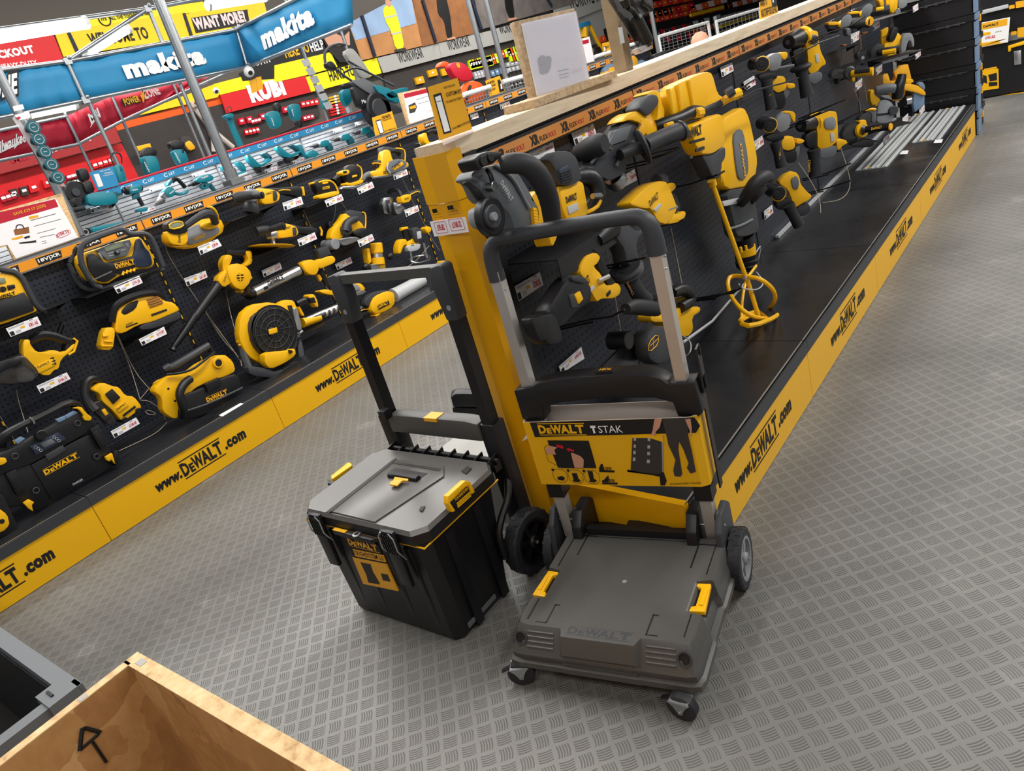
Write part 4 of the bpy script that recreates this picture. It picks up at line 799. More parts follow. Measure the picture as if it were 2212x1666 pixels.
# --- G view: right half of the rear run
def POL(view, dx, dy, body, lab, disc, nm='angle_polisher'):
    pass
tool('rotary_polisher', 'yellow and black rotary polisher with thick grey side handle, topmost on its bay', 'power tool', t, 'G', [
 ('body', 'yellow', 'r', '400 440 470 440 545 455 575 480 570 530 520 555 440 560 430 500', .10, .19, .008), ('rear_body', 'black', 'r', '480 435 560 440 690 425 735 430 745 490 720 505 620 480 560 490', .11, .18, .008), ('motor_vents', 'dark', 'p', '520 458 545 455 555 500 548 530 525 535', .185, .195, .002), ('end_cap', 'yellow', 't', '735 428 .15 742 460 .15 745 495 .15', .012, 0), ('gear_head', 'mid', 'r', '320 470 350 440 400 445 420 480 400 540 350 545', .10, .19, .008),
 ('side_handle', 'rubber', 't', '225 520 .20 260 505 .21 330 495 .22 380 490 .22', [.026, .03, .026, .02], 1, 12), ('handle_stub', 'rubber', 't', '350 500 .22 440 492 .30', [.018, .020], 0, 12), ('handle_stub/bore', 'ink', 't', '437 492 .30 443 492 .302', [.015, .015], 0, 12), ('spindle', 'dark', 'l', '360 560 .15 355 625 .15', '0 .042 .3 .046 .7 .046 1 .038'), ('wordmark', 'ink', 'x', 'DeWALT', '470 492 515 478', .1925, .3), ('accent', 'yellow', 't', '560 460 .182 600 450 .182 650 455 .182', .003)])
ticket(t, 'G', '590 550 730 502 748 558 606 608', '£179.00', 'white price ticket below the topmost rotary polisher'); shelf(t, 'G', '210 680 560 560', 'long black shelf under the rotary polisher', 0, .17)
tool('orbital_polisher', 'yellow and black polisher with flat yellow pad, second from the top on its bay', 'power tool', t, 'G', [
 ('body', 'yellow', 'r', '560 702 640 705 700 730 715 780 690 800 620 810 560 815 560 760', .10, .19, .008), ('rear_body', 'black', 'r', '650 705 740 730 800 725 860 745 860 775 820 795 740 775 700 780', .11, .18, .008), ('tail', 'yellow', 't', '870 730 .15 885 760 .15 882 795 .15', .007, 0), ('gear_head', 'silver', 'r', '500 770 550 750 575 765 570 810 510 820', .10, .18, .006), ('side_handle', 'rubber', 't', '400 765 .20 440 755 .21 490 750 .21', [.026, .028, .022], 1, 12),
 ('handle_stub', 'rubber', 't', '500 745 .22 600 722 .31', [.018, .022], 0, 12), ('handle_stub/bore', 'ink', 't', '597 722 .308 604 721 .312', [.017, .017], 0, 12), ('spindle', 'silver', 'l', '518 820 .14 520 862 .14', '0 .014 .5 .014 1 .02'), ('pad', 'yellow', 'l', '510 880 .14 509 868 .14', '0 .13 .6 .135 1 .12'), ('motor_vents', 'dark', 'p', '665 735 690 732 700 765 692 795 672 795', .185, .193, .002), ('wordmark', 'ink', 'x', 'DeWALT', '600 755 655 738', .1925, .26)])
ticket(t, 'G', '702 825 832 770 850 820 720 876', '£199.00', 'white price ticket below the polisher with the flat yellow pad'); shelf(t, 'G', '390 960 700 815', 'black shelf under the polisher with yellow pad', 0, .16)
tool('sealant_gun', 'yellow cordless sealant gun with long silver barrel lying nearly level', 'power tool', t, 'G', [
 ('barrel', 'silver', 't', '370 1225 .15 560 1130 .15 740 1040 .15', .030, 0, 18), ('front_cap', 'black', 't', '318 1215 .15 345 1232 .15 372 1222 .15', [.034, .034, .032], 0, 14), ('rear_collar', 'black', 't', '712 1052 .15 760 1028 .15', .034, 0, 14), ('body', 'yellow', 'r', '730 1000 800 970 850 985 870 1040 850 1090 800 1090 760 1060', .10, .20, .01), ('rod_housing', 'yellow', 'r', '830 985 960 940 990 965 985 1000 860 1050', .11, .19, .008), ('battery', 'dark', 'p', '850 900 930 870 960 935 880 965', .11, .19, .004),
 ('pistol_grip', 'black', 't', '870 1060 .15 900 1110 .15 930 1160 .15', [.02, .018, .019], 0), ('battery_foot', 'yellow', 'r', '860 1210 930 1195 990 1220 980 1245 900 1230', .11, .19, .005), ('trigger', 'yellow', 'p', '850 1090 870 1085 890 1120 875 1140', .14, .16, .002), ('wordmark', 'ink', 'g', '492 1178 610 1122', .182, .32, 1), ('badge', 'ink', 'p', '450 1182 478 1168 488 1190 460 1204', .178, .183, .001)])
ticket(t, 'G', '435 1058 572 996 588 1044 452 1108', '£174.99', 'white price ticket above the silver barrel', .03); ticket(t, 'G', '985 1010 1100 955 1116 1000 1004 1052', '£119.98', 'white price ticket right of the sealant gun', .03)
tool('palm_sander', 'yellow and black palm sander, left one of the neighbouring pair', 'power tool', t, 'G', [
 ('body', 'black', 'r', '830 400 860 370 930 362 980 390 1010 450 990 470 880 490 850 450', .08, .18, .012), ('skirt', 'yellow', 'r', '855 490 980 460 1020 465 1020 485 940 510 862 520', .08, .19, .006), ('side_ridge', 'yellow', 't', '860 395 .18 930 378 .182 980 400 .18 1008 465 .18', .006, 1), ('rear_knob', 'yellow', 'r', '822 395 835 388 850 405 860 430 840 430', .10, .17, .004), ('dust_bag', 'black', 't', '980 400 .10 1030 360 .10 1050 345 .10', [.03, .036, .028], 1, 12), ('name_plate', 'yellow', 'p', '892 432 942 420 946 440 896 452', .178, .186, .001), ('name_plate/wordmark', 'ink', 'x', 'DeWALT', '896 448 940 437', .187, .26), ('top_plate', 'yellow', 'r', '888 395 930 385 938 402 892 412', .175, .184, .002)])
ticket(t, 'G', '906 532 1032 482 1050 530 926 580', '£98.32', 'white price ticket below the left palm sander'); shelf(t, 'G', '770 570 1040 490', 'black shelf under the left palm sander', 0, .16)
tool('palm_sander', 'yellow and black palm sander with grey dust tube, right one of the neighbouring pair', 'power tool', t, 'G', [
 ('body', 'black', 'r', '1060 290 1090 262 1140 262 1170 290 1180 370 1150 400 1080 400 1070 350', .08, .18, .012), ('knob', 'yellow', 'r', '1030 318 1060 300 1090 300 1100 320 1080 340 1040 340', .10, .20, .006), ('side_ridge', 'yellow', 't', '1150 265 .17 1185 290 .17 1188 360 .17 1165 375 .17', .005, 1), ('skirt', 'yellow', 'r', '1065 395 1110 400 1180 375 1200 375 1195 400 1110 425 1066 415', .08, .19, .005), ('base_plate', 'steel', 'p', '1045 425 1150 420 1240 390 1220 410 1120 445 1035 445', .08, .19, .002), ('dust_tube', 'grey', 't', '1190 380 .15 1210 345 .15 1245 335 .15', [.014, .016, .02], 1, 12), ('badge', 'ink', 'p', '1045 312 1072 308 1074 325 1048 328', .2, .203, .001), ('name_plate', 'yellow', 'p', '1114 345 1150 336 1152 350 1116 360', .179, .184, .001)])
ticket(t, 'G', '1148 440 1262 390 1280 434 1166 486', '£89.15', 'white price ticket below the right palm sander')
tool('planer', 'yellow and black hand planer with X2 printed on its nose', 'power tool', t, 'G', [
 ('body', 'yellow', 'r', '1262 310 1330 300 1340 240 1350 150 1400 150 1420 235 1480 215 1540 250 1540 280 1440 320 1390 350 1275 360', .06, .19, .01), ('handle', 'dark', 'r', '1340 150 1345 125 1400 130 1490 150 1512 180 1505 240 1480 215 1490 170 1400 160 1385 215 1340 210', .10, .17, .006), ('handle_ridge', 'yellow', 't', '1440 140 .175 1500 145 .175 1512 180 .175 1508 240 .175', .005, 1), ('front_knob', 'black', 'l', '1300 285 .15 1300 235 .15', '0 .012 .4 .014 .7 .03 1 .026'), ('front_knob/knob_cap', 'yellow', 'l', '1300 262 .15 1300 255 .15', '0 .033 1 .033'), ('belt_cover', 'grey', 'r', '1375 290 1400 235 1470 215 1530 245 1510 290 1420 330 1385 320', .17, .21, .006), ('cover_edge', 'light', 't', '1385 250 .212 1372 290 .212 1400 330 .212', .004, 1), ('cover_plate', 'amber', 'p', '1415 290 1490 240 1500 262 1428 308', .205, .213, .001), ('cover_plate/wordmark', 'ink', 'x', 'DeWALT', '1424 300 1480 262', .214, .3), ('shoe', 'steel', 'p', '1262 355 1270 370 1400 350 1540 280 1535 270 1400 335', .05, .19, .002), ('lettering', 'ink', 'x', 'X2', '1348 335 1370 330', .1925, .7)])
ticket(t, 'G', '1418 332 1520 296 1534 336 1430 378', '£96.65', 'white price ticket below the planer')
tool('biscuit_jointer', 'yellow and black biscuit jointer with bright metal fence', 'power tool', t, 'G', [
 ('fence', 'steel', 'p', '1350 510 1420 505 1430 600 1440 640 1420 640 1355 630 1340 560', .06, .10, .003), ('fence_window', 'dark', 'p', '1365 530 1395 525 1398 595 1370 600', .10, .104, .001), ('slide', 'steel', 'r', '1420 540 1470 560 1520 590 1500 620 1450 640 1430 600', .08, .17, .003), ('knob', 'steel', 'd', '1478 570', .16, .18, .012), ('body', 'yellow', 'r', '1480 500 1540 480 1560 500 1550 540 1490 555', .09, .17, .006), ('rear_body', 'dark', 'r', '1530 480 1600 445 1640 450 1640 480 1560 515', .10, .16, .006), ('hose', 'black', 't', '1390 480 .08 1400 450 .10 1450 450 .12 1480 490 .14 1480 530 .15', .014, 2), ('ridge', 'yellow', 't', '1545 490 .165 1600 462 .165 1620 470 .165', .004), ('wordmark', 'ink', 'x', 'DeWALT', '1508 530 1545 518', .172, .28)])
ticket(t, 'G', '1504 604 1604 566 1616 610 1520 654', '£276.65', 'white price ticket below the biscuit jointer')
tool('belt_sander', 'yellow and black belt sander with curved grey dust pipe', 'power tool', t, 'G', [
 ('body', 'yellow', 'r', '955 790 970 740 1030 680 1060 620 1100 650 1180 690 1210 740 1180 770 1060 790 1020 830 950 820', .06, .17, .008), ('top_handle', 'dark', 'r', '1060 625 1090 600 1180 615 1210 620 1215 700 1190 740 1170 690 1100 660', .09, .16, .006), ('handle_edge', 'yellow', 't', '1190 618 .165 1214 630 .165 1215 700 .165 1210 740 .165', .005, 1), ('dust_pipe', 'dark', 't', '1140 670 .17 1100 680 .19 1065 710 .20 1060 760 .20', [.022, .024, .024, .028], 1, 12), ('pipe_box', 'dark', 'r', '1045 720 1110 700 1120 770 1060 800', .17, .21, .005), ('badge', 'ink', 'p', '1062 745 1105 732 1110 755 1070 768', .209, .213, .001), ('belt_cover', 'black', 'r', '1110 770 1180 735 1230 740 1250 780 1220 810 1150 800', .12, .19, .006), ('side_plate', 'steel', 'r', '1010 820 1140 800 1180 820 1120 850 1060 870 1030 860', .08, .185, .003), ('front_roller', 'mid', 'd', '990 858', .07, .18, .034), ('rear_knob', 'black', 'd', '955 712', .10, .14, .018)])
ticket(t, 'G', '1152 832 1262 782 1280 828 1172 880', '£219.49', 'white price ticket below the belt sander'); shelf(t, 'G', '990 900 1270 770', 'black shelf under the belt sander', 0, .14)
tool('fixed_router', 'yellow fixed-base router with round black side knobs', 'power tool', t, 'G', [
 ('motor', 'yellow', 'l', '1290 850 .13 1300 930 .13', '0 .036 .1 .042 .9 .042 1 .036'), ('sleeve', 'silver', 'l', '1300 925 .13 1305 965 .13', '0 .036 1 .038'), ('base_ring', 'yellow', 'l', '1302 960 .13 1308 1010 .13', '0 .044 1 .046'), ('arm', 'yellow', 'p', '1220 890 1245 890 1260 990 1240 1010', .10, .15, .003), ('side_knob', 'black', 'b', '1395 950', .16, .024), ('side_knob', 'black', 'b', '1212 1030', .16, .026), ('lower_frame', 'steel', 'p', '1250 1010 1360 1000 1370 1050 1260 1060', .10, .15, .003), ('label', 'yellow', 'p', '1318 990 1355 985 1360 1035 1325 1040', .15, .155, .001)])
tool('plunge_router', 'yellow and black plunge router on a silver ring base with two steel columns', 'power tool', t, 'G', [
 ('motor', 'yellow', 'r', '1520 850 1560 820 1600 800 1620 860 1600 900 1530 905', .09, .17, .008), ('front_handle', 'black', 't', '1505 750 .14 1515 790 .14 1530 830 .14', [.024, .022, .026], 0, 12), ('front_handle/handle_cap', 'yellow', 't', '1475 748 .14 1525 738 .14', .012, 0), ('battery', 'dark', 'r', '1560 740 1600 728 1635 745 1640 830 1600 850 1575 800', .10, .19, .006), ('battery_label', 'light', 'p', '1598 765 1630 760 1634 815 1606 820', .188, .193, .001), ('side_arm', 'yellow', 'r', '1460 870 1480 820 1520 820 1530 860 1500 870 1480 930 1460 930', .10, .17, .005), ('side_knob', 'yellow', 'r', '1655 740 1680 722 1710 735 1705 765 1680 780', .10, .16, .005), ('collar', 'light', 'r', '1520 870 1630 850 1620 900 1540 920', .09, .18, .004), ('column', 'steel', 't', '1545 900 .14 1560 985 .14', .010, 0), ('column', 'steel', 't', '1645 850 .14 1670 960 .14', .012, 0), ('ring_base', 'steel', 'c', '1540 985 .20 1600 1005 .24 1700 975 .20 1690 940 .10 1600 950 .06 1550 965 .10', .007), ('lettering', 'ink', 'x', 'X2', '1556 875 1578 870', .182, .7)])
tool('jigsaw', 'yellow and black jigsaw hanging above the yellow corner post', 'power tool', t, 'm', [
 ('body', 'yellow', 'r', '370 100 390 50 430 45 440 110 470 190 540 180 640 150 640 200 600 220 500 235 440 230 390 180', .08, .17, .006), ('handle', 'black', 't', '440 60 .14 500 30 .15 580 30 .15 640 60 .14', [.014, .018, .018, .018], 1), ('nose', 'dark', 'r', '350 60 390 50 400 130 380 140', .09, .15, .004), ('foot', 'steel', 'r', '312 200 330 190 370 270 390 285 360 290', .08, .17, .002), ('lower_ridge', 'dark', 'r', '470 220 620 180 630 220 500 250', .09, .175, .004)])
tool('vibrator_motor', 'yellow concrete tool with pistol grip and ribbed steel tube lying on the base shelf', 'power tool', t, 'G', [
 ('motor', 'yellow', 'r', '555 1310 620 1275 680 1280 700 1330 720 1400 700 1450 620 1460 590 1400', .14, .28, .01), ('motor_plate', 'ink', 'p', '630 1320 660 1315 690 1420 655 1430', .28, .284, .001), ('clamp', 'silver', 'r', '665 1345 700 1330 745 1500 700 1510', .18, .29, .004), ('trigger_arm', 'yellow', 'r', '715 1320 735 1350 760 1400 730 1390', .2, .24, .003), ('handle', 'black', 't', '700 1310 .22 760 1280 .23 790 1290 .23', [.02, .022, .02], 1), ('battery_frame', 'yellow', 'r', '780 1240 830 1230 860 1300 860 1340 800 1280', .17, .26, .004), ('battery', 'black', 'p', '790 1262 830 1255 845 1300 805 1300', .17, .262, .003), ('tube', 'steel', 't', '740 1440 .22 830 1400 .22 1000 1330 .22', .020, 0, 14), ('collar', 'yellow', 't', '740 1450 .22 870 1410 .22', [.03, .024], 0, 14), ('ribs', 'alu', 't', '900 1382 .22 915 1376 .22', .026, 0, 12), ('+', 'alu', 't', '935 1368 .22 950 1362 .22', .026, 0, 12), ('+', 'alu', 't', '970 1354 .22 985 1348 .22', .026, 0, 12), ('crank', 'steel', 't', '670 1520 .26 720 1530 .27 740 1510 .27', .009, 0)])
shelf(t, 'G', '690 1590 1010 1390', 'low black tray under the ribbed steel tube', .10, .30)
tool('leaf_blower', 'yellow and black blower with pale grey barrel lying on the base shelf', 'power tool', t, 'G', [
 ('barrel', 'light', 'l', '1640 1130 .30 1420 1250 .30', '0 .040 .2 .043 .8 .046 1 .05'), ('body', 'yellow', 'r', '1260 1310 1290 1250 1380 1210 1430 1220 1440 1300 1400 1350 1300 1390 1260 1360', .22, .36, .012), ('top_shell', 'dark', 'r', '1210 1270 1280 1220 1380 1200 1400 1215 1300 1260 1250 1330 1210 1320', .23, .34, .008), ('handle', 'black', 't', '1140 1370 .29 1190 1340 .30 1250 1330 .30', [.02, .022, .028], 1), ('handle_lines', 'yellow', 't', '1150 1380 .315 1190 1350 .325 1240 1345 .33', .003), ('foot', 'yellow', 'r', '1280 1390 1350 1375 1360 1395 1300 1408', .25, .36, .004), ('name_plate', 'ink', 'p', '1300 1320 1385 1280 1395 1310 1312 1352', .358, .363, .001), ('name_plate/wordmark', 'yellow', 'x', 'DeWALT', '1308 1345 1385 1308', .364, .24)])
tool('laser_tool', 'small yellow and grey tool on a steel plate seen through the black trolley handle', 'power tool', t, 'G', [
 ('body', 'yellow', 'r', '1120 1160 1180 1150 1215 1190 1200 1215 1140 1200', .20, .30, .006), ('front', 'mid', 'r', '1095 1165 1150 1155 1190 1200 1120 1215', .22, .31, .006), ('plate', 'steel', 'r', '1110 1230 1200 1200 1220 1215 1180 1240 1120 1248', .18, .33, .002)])
tool('small_sander', 'small yellow tool half hidden by the yellow corner post', 'power tool', t, 'G', [('body', 'yellow', 'r', '1780 985 1820 980 1850 1020 1850 1060 1800 1055', .12, .20, .006), ('battery', 'black', 'p', '1790 1000 1815 998 1820 1030 1800 1032', .19, .205, .002)])
for p_, l_ in (('730 560 .03 790 700 .03 840 800 .05', 'beige cable between the two polishers'), ('990 560 .03 985 640 .04 965 700 .06 945 760 .06 960 900 .06', 'beige cable hanging left of the belt sander'), ('1030 540 .03 1080 620 .06', 'short beige cable from the palm sander to the belt sander'), ('1490 370 .03 1560 520 .03 1600 620 .04', 'beige cable running down from the planer'), ('1610 620 .03 1700 800 .04 1770 910 .05', 'beige cable below the biscuit jointer'), ('1690 870 .2 1600 980 .22 1510 1040 .25', 'beige cable across the plunge router'), ('160 1180 .02 200 1380 .06 250 1560 .2', 'beige cable left of the fan shell'), ('20 1380 .02 130 1560 .03 220 1660 .1', 'beige cable below the blower nozzle'), ('870 1100 .1 950 1230 .12 1120 1400 .3', 'beige cable under the sealant gun grip')):
    wire(t, 'G', p_, l_)
# ================================================================ tools on the front (right) run
TMAX = .055; TR_ = T((XRB, 0, 0), 0); TR_.mid = True; t = TR_
RT = 'price tickets on the right display run'
tool('cutoff_saw', 'large grey and yellow battery cut-off saw with round blade guard, nearest on the right run', 'power tool', t, 'H', [
 ('guard', 'grey', 'r', '140 385 160 330 240 290 370 265 430 290 500 350 560 450 640 590 640 700 600 760 470 770 430 640 340 560 250 540 190 400', .17, .23, .010), ('guard_window', 'black', 'p', '150 400 200 440 280 560 330 545 260 440 180 385', .225, .235, .002), ('guard_rim', 'mid', 't', '375 262 .235 440 300 .235 520 370 .235 580 480 .235 640 590 .235', .004), ('wordmark', 'light', 'x', 'DeWALT', '418 405 500 545', .2365, .27, .045),
 ('drive_hub', 'black', 'd', '372 650', .24, .262, .046), ('drive_hub/hub_face', 'dark', 'd', '375 650', .262, .272, .028), ('drive_hub/nut', 'mid', 'd', '383 650', .272, .282, .010), ('belt_guard', 'mid', 'r', '205 600 260 575 300 600 320 700 290 760 230 730 205 680', .17, .2, .008),
 ('top_knob', 'black', 'r', '155 235 200 195 260 175 350 180 370 210 330 240 300 270 230 290 200 320 180 290', .19, .27, .010), ('knob_end', 'ink', 'd', '300 235', .268, .275, .012), ('+', 'ink', 'd', '352 208', .268, .275, .010), ('water_hose', 'black', 't', '320 300 .24 345 340 .25 355 380 .25 375 420 .25', .006, 1), ('hose_joint', 'steel', 'd', '380 425', .24, .262, .012),
 ('lower_body', 'yellow', 'r', '570 530 640 460 700 480 740 560 760 640 830 680 760 880 740 870 720 800 640 760 650 600', .16, .23, .008), ('cooling_ribs', 'yellow', 't', '655 600 .235 680 605 .235', .006, 0)] + [('+', 'yellow', 't', '%g %g .235 %g %g .235' % (655+2*i, 600+22*i, 685+2*i, 606+22*i), .006, 0) for i in range(1, 8)] + [
 ('battery_housing', 'yellow', 'r', '790 430 860 430 980 385 1000 500 1030 650 860 695 820 600', .14, .25, .006), ('top_cap', 'dark', 'r', '635 245 700 190 780 175 870 172 930 220 960 330 970 385 880 432 800 418 780 330 730 240', .13, .26, .012), ('air_grille', 'solar', 'p', '860 300 930 262 965 380 880 415', .255, .266, .003)] + [('grille_lines' if i == 0 else '+', 'ink', 't', '%g %g .268 %g %g .268' % (868+3*i, 330+18*i, 945+4*i, 300+18*i), .002, 0) for i in range(5)] + [
 ('front_handle', 'rubber', 't', '440 270 .27 500 250 .29 600 255 .31 680 310 .32 750 420 .32 790 540 .31 810 690 .29', [.022, .025, .026, .027, .027, .025, .023], 1, 12), ('rear_handle', 'black', 't', '985 360 .22 1080 350 .24 1140 400 .25 1150 500 .25 1060 620 .22', [.026, .026, .024, .022, .020], 1, 12), ('handle_trim', 'yellow', 't', '1020 640 .235 1140 590 .255 1170 530 .262', .006), ('hose_clip', 'steel', 't', '1110 500 .272 1170 495 .272', .008, 0),
 ('badge', 'ink', 'x', 'DeWALT', '918 555 998 522', .2515, .33, .045), ('badge_strip', 'light', 'p', '925 580 1000 545 1008 600 935 638', .248, .2525, .001), ('vent_slots', 'ink', 'p', '640 560 650 555 655 640 645 640', .2, .205, .001)])
r = thing('tool_shelf', 'black steel shelf carrying the cut-off saw', 'shelf', (-1.3, 1.75, .93), 'steel shelves on the right run'); B().box((-1.30, 1.80, .905), (.20, .36, .004)).box((-1.20, 1.80, .875), (.004, .36, .06)).out('plate', 'black', r); ticket(t, 'H', '625 178 815 92 832 190 640 225', '£466.65', 'white price ticket half hidden behind the black cap of the cut-off saw', .01, RT)
ticket(t, 'C', '145 1200 340 1112 372 1220 180 1312', '£358.32', 'white price ticket left of the big right-angle drill', .01, RT)
tool('right_angle_drill', 'big dark grey and yellow right-angle drill with long grey side handle', 'power tool', t, 'C', [
 ('gear_case', 'dark', 'r', '275 1545 300 1440 440 1290 520 1130 600 1100 690 1120 745 1230 770 1330 700 1340 620 1390 580 1470 560 1570 430 1640 330 1600', .14, .22, .012), ('case_rib', 'grey', 't', '320 1470 .225 460 1320 .225 540 1180 .225', .004), ('+', 'grey', 't', '545 1500 .225 590 1400 .225 700 1280 .225', .006), ('case_badge', 'grey', 'p', '500 1180 690 1125 640 1260 470 1320', .215, .224, .002),
 ('front_knob', 'rubber', 't', '200 1380 .16 290 1350 .20 390 1300 .24 445 1290 .26', [.024, .032, .034, .026], 1, 12), ('knob_bolt', 'steel', 't', '440 1290 .25 500 1330 .24', .010, 0), ('side_handle', 'rubber', 't', '580 1395 .24 780 1320 .27', [.017, .019], 0, 14), ('+', 'rubber', 't', '790 1320 .275 960 1240 .29 1130 1175 .31', [.028, .026, .028], 0, 14), ('handle_flange', 'rubber', 'l', '770 1330 .268 800 1315 .276', '0 .04 .4 .055 1 .05'), ('handle_end', 'dark', 'l', '1120 1180 .308 1140 1170 .312', '0 .033 1 .031'),
 ('body', 'yellow', 'r', '520 1120 560 1060 640 1010 730 1040 790 1110 830 1190 820 1240 750 1230 700 1120 600 1090', .15, .23, .008), ('rear_handle', 'dark', 'r', '680 1000 720 920 780 860 850 870 870 940 790 1040 760 1060', .15, .24, .010), ('rear_frame', 'yellow', 'r', '740 870 800 825 860 830 880 870 890 940 920 1020 890 1180 850 1220 820 1200 850 1100 860 960 840 880', .16, .23, .008), ('name_plate', 'amber', 'p', '735 1170 785 1095 830 1180 790 1230', .23, .236, .001), ('name_plate/wordmark', 'ink', 'x', 'DeWALT', '742 1180 782 1110', .237, .3), ('chuck', 'steel', 'l', '520 1590 .18 570 1660 .18', '0 .030 .3 .034 .6 .034 .8 .028 1 .028')])
hook(t, 'C', '600 1500 .01 800 1450 .15 1060 1360 .30 1125 1325 .32', 'double black hook under the right-angle drill', .0035, 'wire hooks on the right run')
ticket(t, 'C', '540 1620 710 1522 735 1620 585 1700', '£369.98', 'white price ticket under the right-angle drill', .01, RT)
tool('powerpack_unit', 'large yellow ribbed battery housing with black rails, high on the right run', 'power tool', t, 'C', [
 ('housing', 'yellow', 'r', '935 860 1020 770 1100 735 1200 690 1300 655 1350 675 1400 860 1460 890 1440 960 1300 1010 990 1080 960 960', .12, .24, .010)] + [('ribs' if i == 0 else '+', 'yellow', 't', '%g %g .243 %g %g .243' % a, .008, 0) for i, a in enumerate(((1010, 800, 1060, 1050), (1090, 765, 1130, 1030), (1190, 720, 1240, 990)))] + [
 ('rail', 'dark', 't', '1300 1005 .25 1440 950 .27 1640 850 .33', [.009, .012, .014], 0), ('grip', 'black', 't', '900 1140 .22 1010 1110 .25 1130 1060 .26 1230 1010 .27 1300 1010 .27', [.020, .024, .020, .024, .022], 1, 12), ('grip_tip', 'yellow', 't', '1255 1020 .285 1305 1010 .285', .018, 0), ('grip_mark', 'yellow', 't', '990 1130 .272 1050 1110 .272', .007, 0), ('far_grip', 'yellow', 't', '1480 930 .28 1560 880 .31 1650 840 .33', [.014, .016, .020], 0), ('far_grip/grip_top', 'dark', 't', '1540 850 .31 1600 810 .33', .018, 0), ('back_frame', 'black', 'r', '860 840 930 800 950 940 980 1000 970 1100 900 1130 880 950', .10, .2, .006)])
tool('plaster_mixer', 'yellow battery mixer with long yellow rod and spiral whisk standing on the plinth', 'power tool', t, 'O', [
 ('body', 'yellow', 'r', '208 430 300 390 400 350 412 400 428 540 350 600 275 600 240 540', .18, .30, .010), ('gear_neck', 'dark', 'r', '275 600 350 590 425 545 425 620 400 660 398 740 350 745 310 660', .19, .29, .008), ('wordmark', 'ink', 'g', '240 500 328 470', .302, .28), ('label', 'ink', 'p', '250 515 340 490 342 505 255 530', .298, .302, .001), ('vents', 'ink', 't', '285 575 .303 335 558 .303', .003, 0), ('+', 'ink', 't', '285 565 .303 335 548 .303', .003, 0),
 ('mixing_rod', 'yellow', 'l', '378 750 .24 582 1320 .265', '0 .016 .05 .016 .06 .009 1 .009'), ('+', 'yellow', 't', '590 1330 .268 665 1575 .30', .009, 0),
 ('whisk', 'yellow', 't', '590 1330 .27 520 1320 .20 478 1335 .18 480 1410 .20 530 1500 .30 620 1570 .36 715 1580 .34', .0085, 2), ('whisk', 'yellow', 't', '590 1325 .27 680 1340 .33 760 1410 .36 765 1480 .34 700 1540 .24', .0085, 2), ('whisk', 'yellow', 't', '648 1262 .20 590 1340 .22 565 1450 .24 560 1590 .30', .006, 1), ('whisk_ring', 'yellow', 'c', '545 1605 .33 620 1628 .39 770 1570 .36 785 1535 .30 690 1525 .22 575 1560 .25', .0095), ('+', 'yellow', 't', '720 1578 .35 665 1535 .28 565 1590 .30', .006, 0), ('rod_bolt', 'silver', 'd', '590 1335', .275, .285, .010)])
tool('demolition_breaker', 'tall yellow and dark grey demolition breaker hanging upright with black loop handle', 'power tool', t, 'O', [
 ('housing', 'yellow', 'r', '400 440 415 380 480 345 540 310 575 380 605 520 625 640 610 740 570 790 430 815 400 700', .05, .17, .012), ('side_inset', 'grey', 'r', '512 480 545 438 572 450 600 600 605 700 580 745 545 740 530 650', .168, .178, .003), ('wordmark', 'amber', 'x', 'DeWALT', '590 720 560 515', .180, .15, .045), ('model_plate', 'ink', 'p', '395 665 440 645 442 680 398 690', .169, .174, .001), ('seam', 'amber', 't', '428 600 .172 440 760 .172', .003),
 ('lower_sleeve', 'dark', 'r', '430 815 570 790 600 780 605 870 630 1000 632 1060 560 1090 495 1090 470 960', .06, .17, .010), ('grey_band', 'light', 'p', '445 875 548 852 552 885 458 905', .168, .173, .001), ('sleeve_ring', 'grey', 't', '490 1040 .175 560 1020 .178 625 985 .17', .006), ('nose', 'black', 'l', '560 1080 .11 580 1160 .11', '0 .055 .4 .045 1 .042'), ('lock_ring', 'yellow', 'l', '577 1150 .11 587 1200 .11', '0 .048 1 .046'), ('lock_teeth', 'yellow', 't', '555 1150 .16 560 1180 .16', .006, 0), ('+', 'yellow', 't', '585 1140 .16 590 1170 .16', .006, 0), ('boot', 'black', 'l', '587 1195 .11 600 1290 .11', '0 .050 .3 .046 .35 .052 .6 .048 .65 .050 1 .03'),
 ('loop_handle', 'rubber', 't', '560 885 .18 590 840 .22 640 760 .26 700 725 .28 722 730 .27', [.020, .025, .028, .028, .024], 2, 12), ('handle_bracket', 'black', 't', '610 880 .16 660 830 .2 700 790 .22', .016, 1)])
hook(t, 'O', '80 808 .01 250 770 .15 420 715 .33 460 692 .35', 'black hook steadying the mixer neck', .0035, 'wire hooks on the right run', False); hook(t, 'O', '0 600 .03 60 580 .2 190 550 .34', 'short black hook left of the mixer', .003, 'wire hooks on the right run')
hook(t, 'O', '210 1470 .01 400 1450 .2 530 1405 .32 560 1380 .33', 'long low black hook beside the spiral whisk', .0035, 'wire hooks on the right run'); hook(t, 'O', '60 1030 .02 180 1000 .2 215 980 .25', 'hook under the yellow reciprocating hammer', .003, 'wire hooks on the right run', False)
ticket(t, 'O', '433 72 503 40 514 92 445 130', '£208.3', 'white price ticket high up between the yellow housing and the hammer drills', .01, RT)
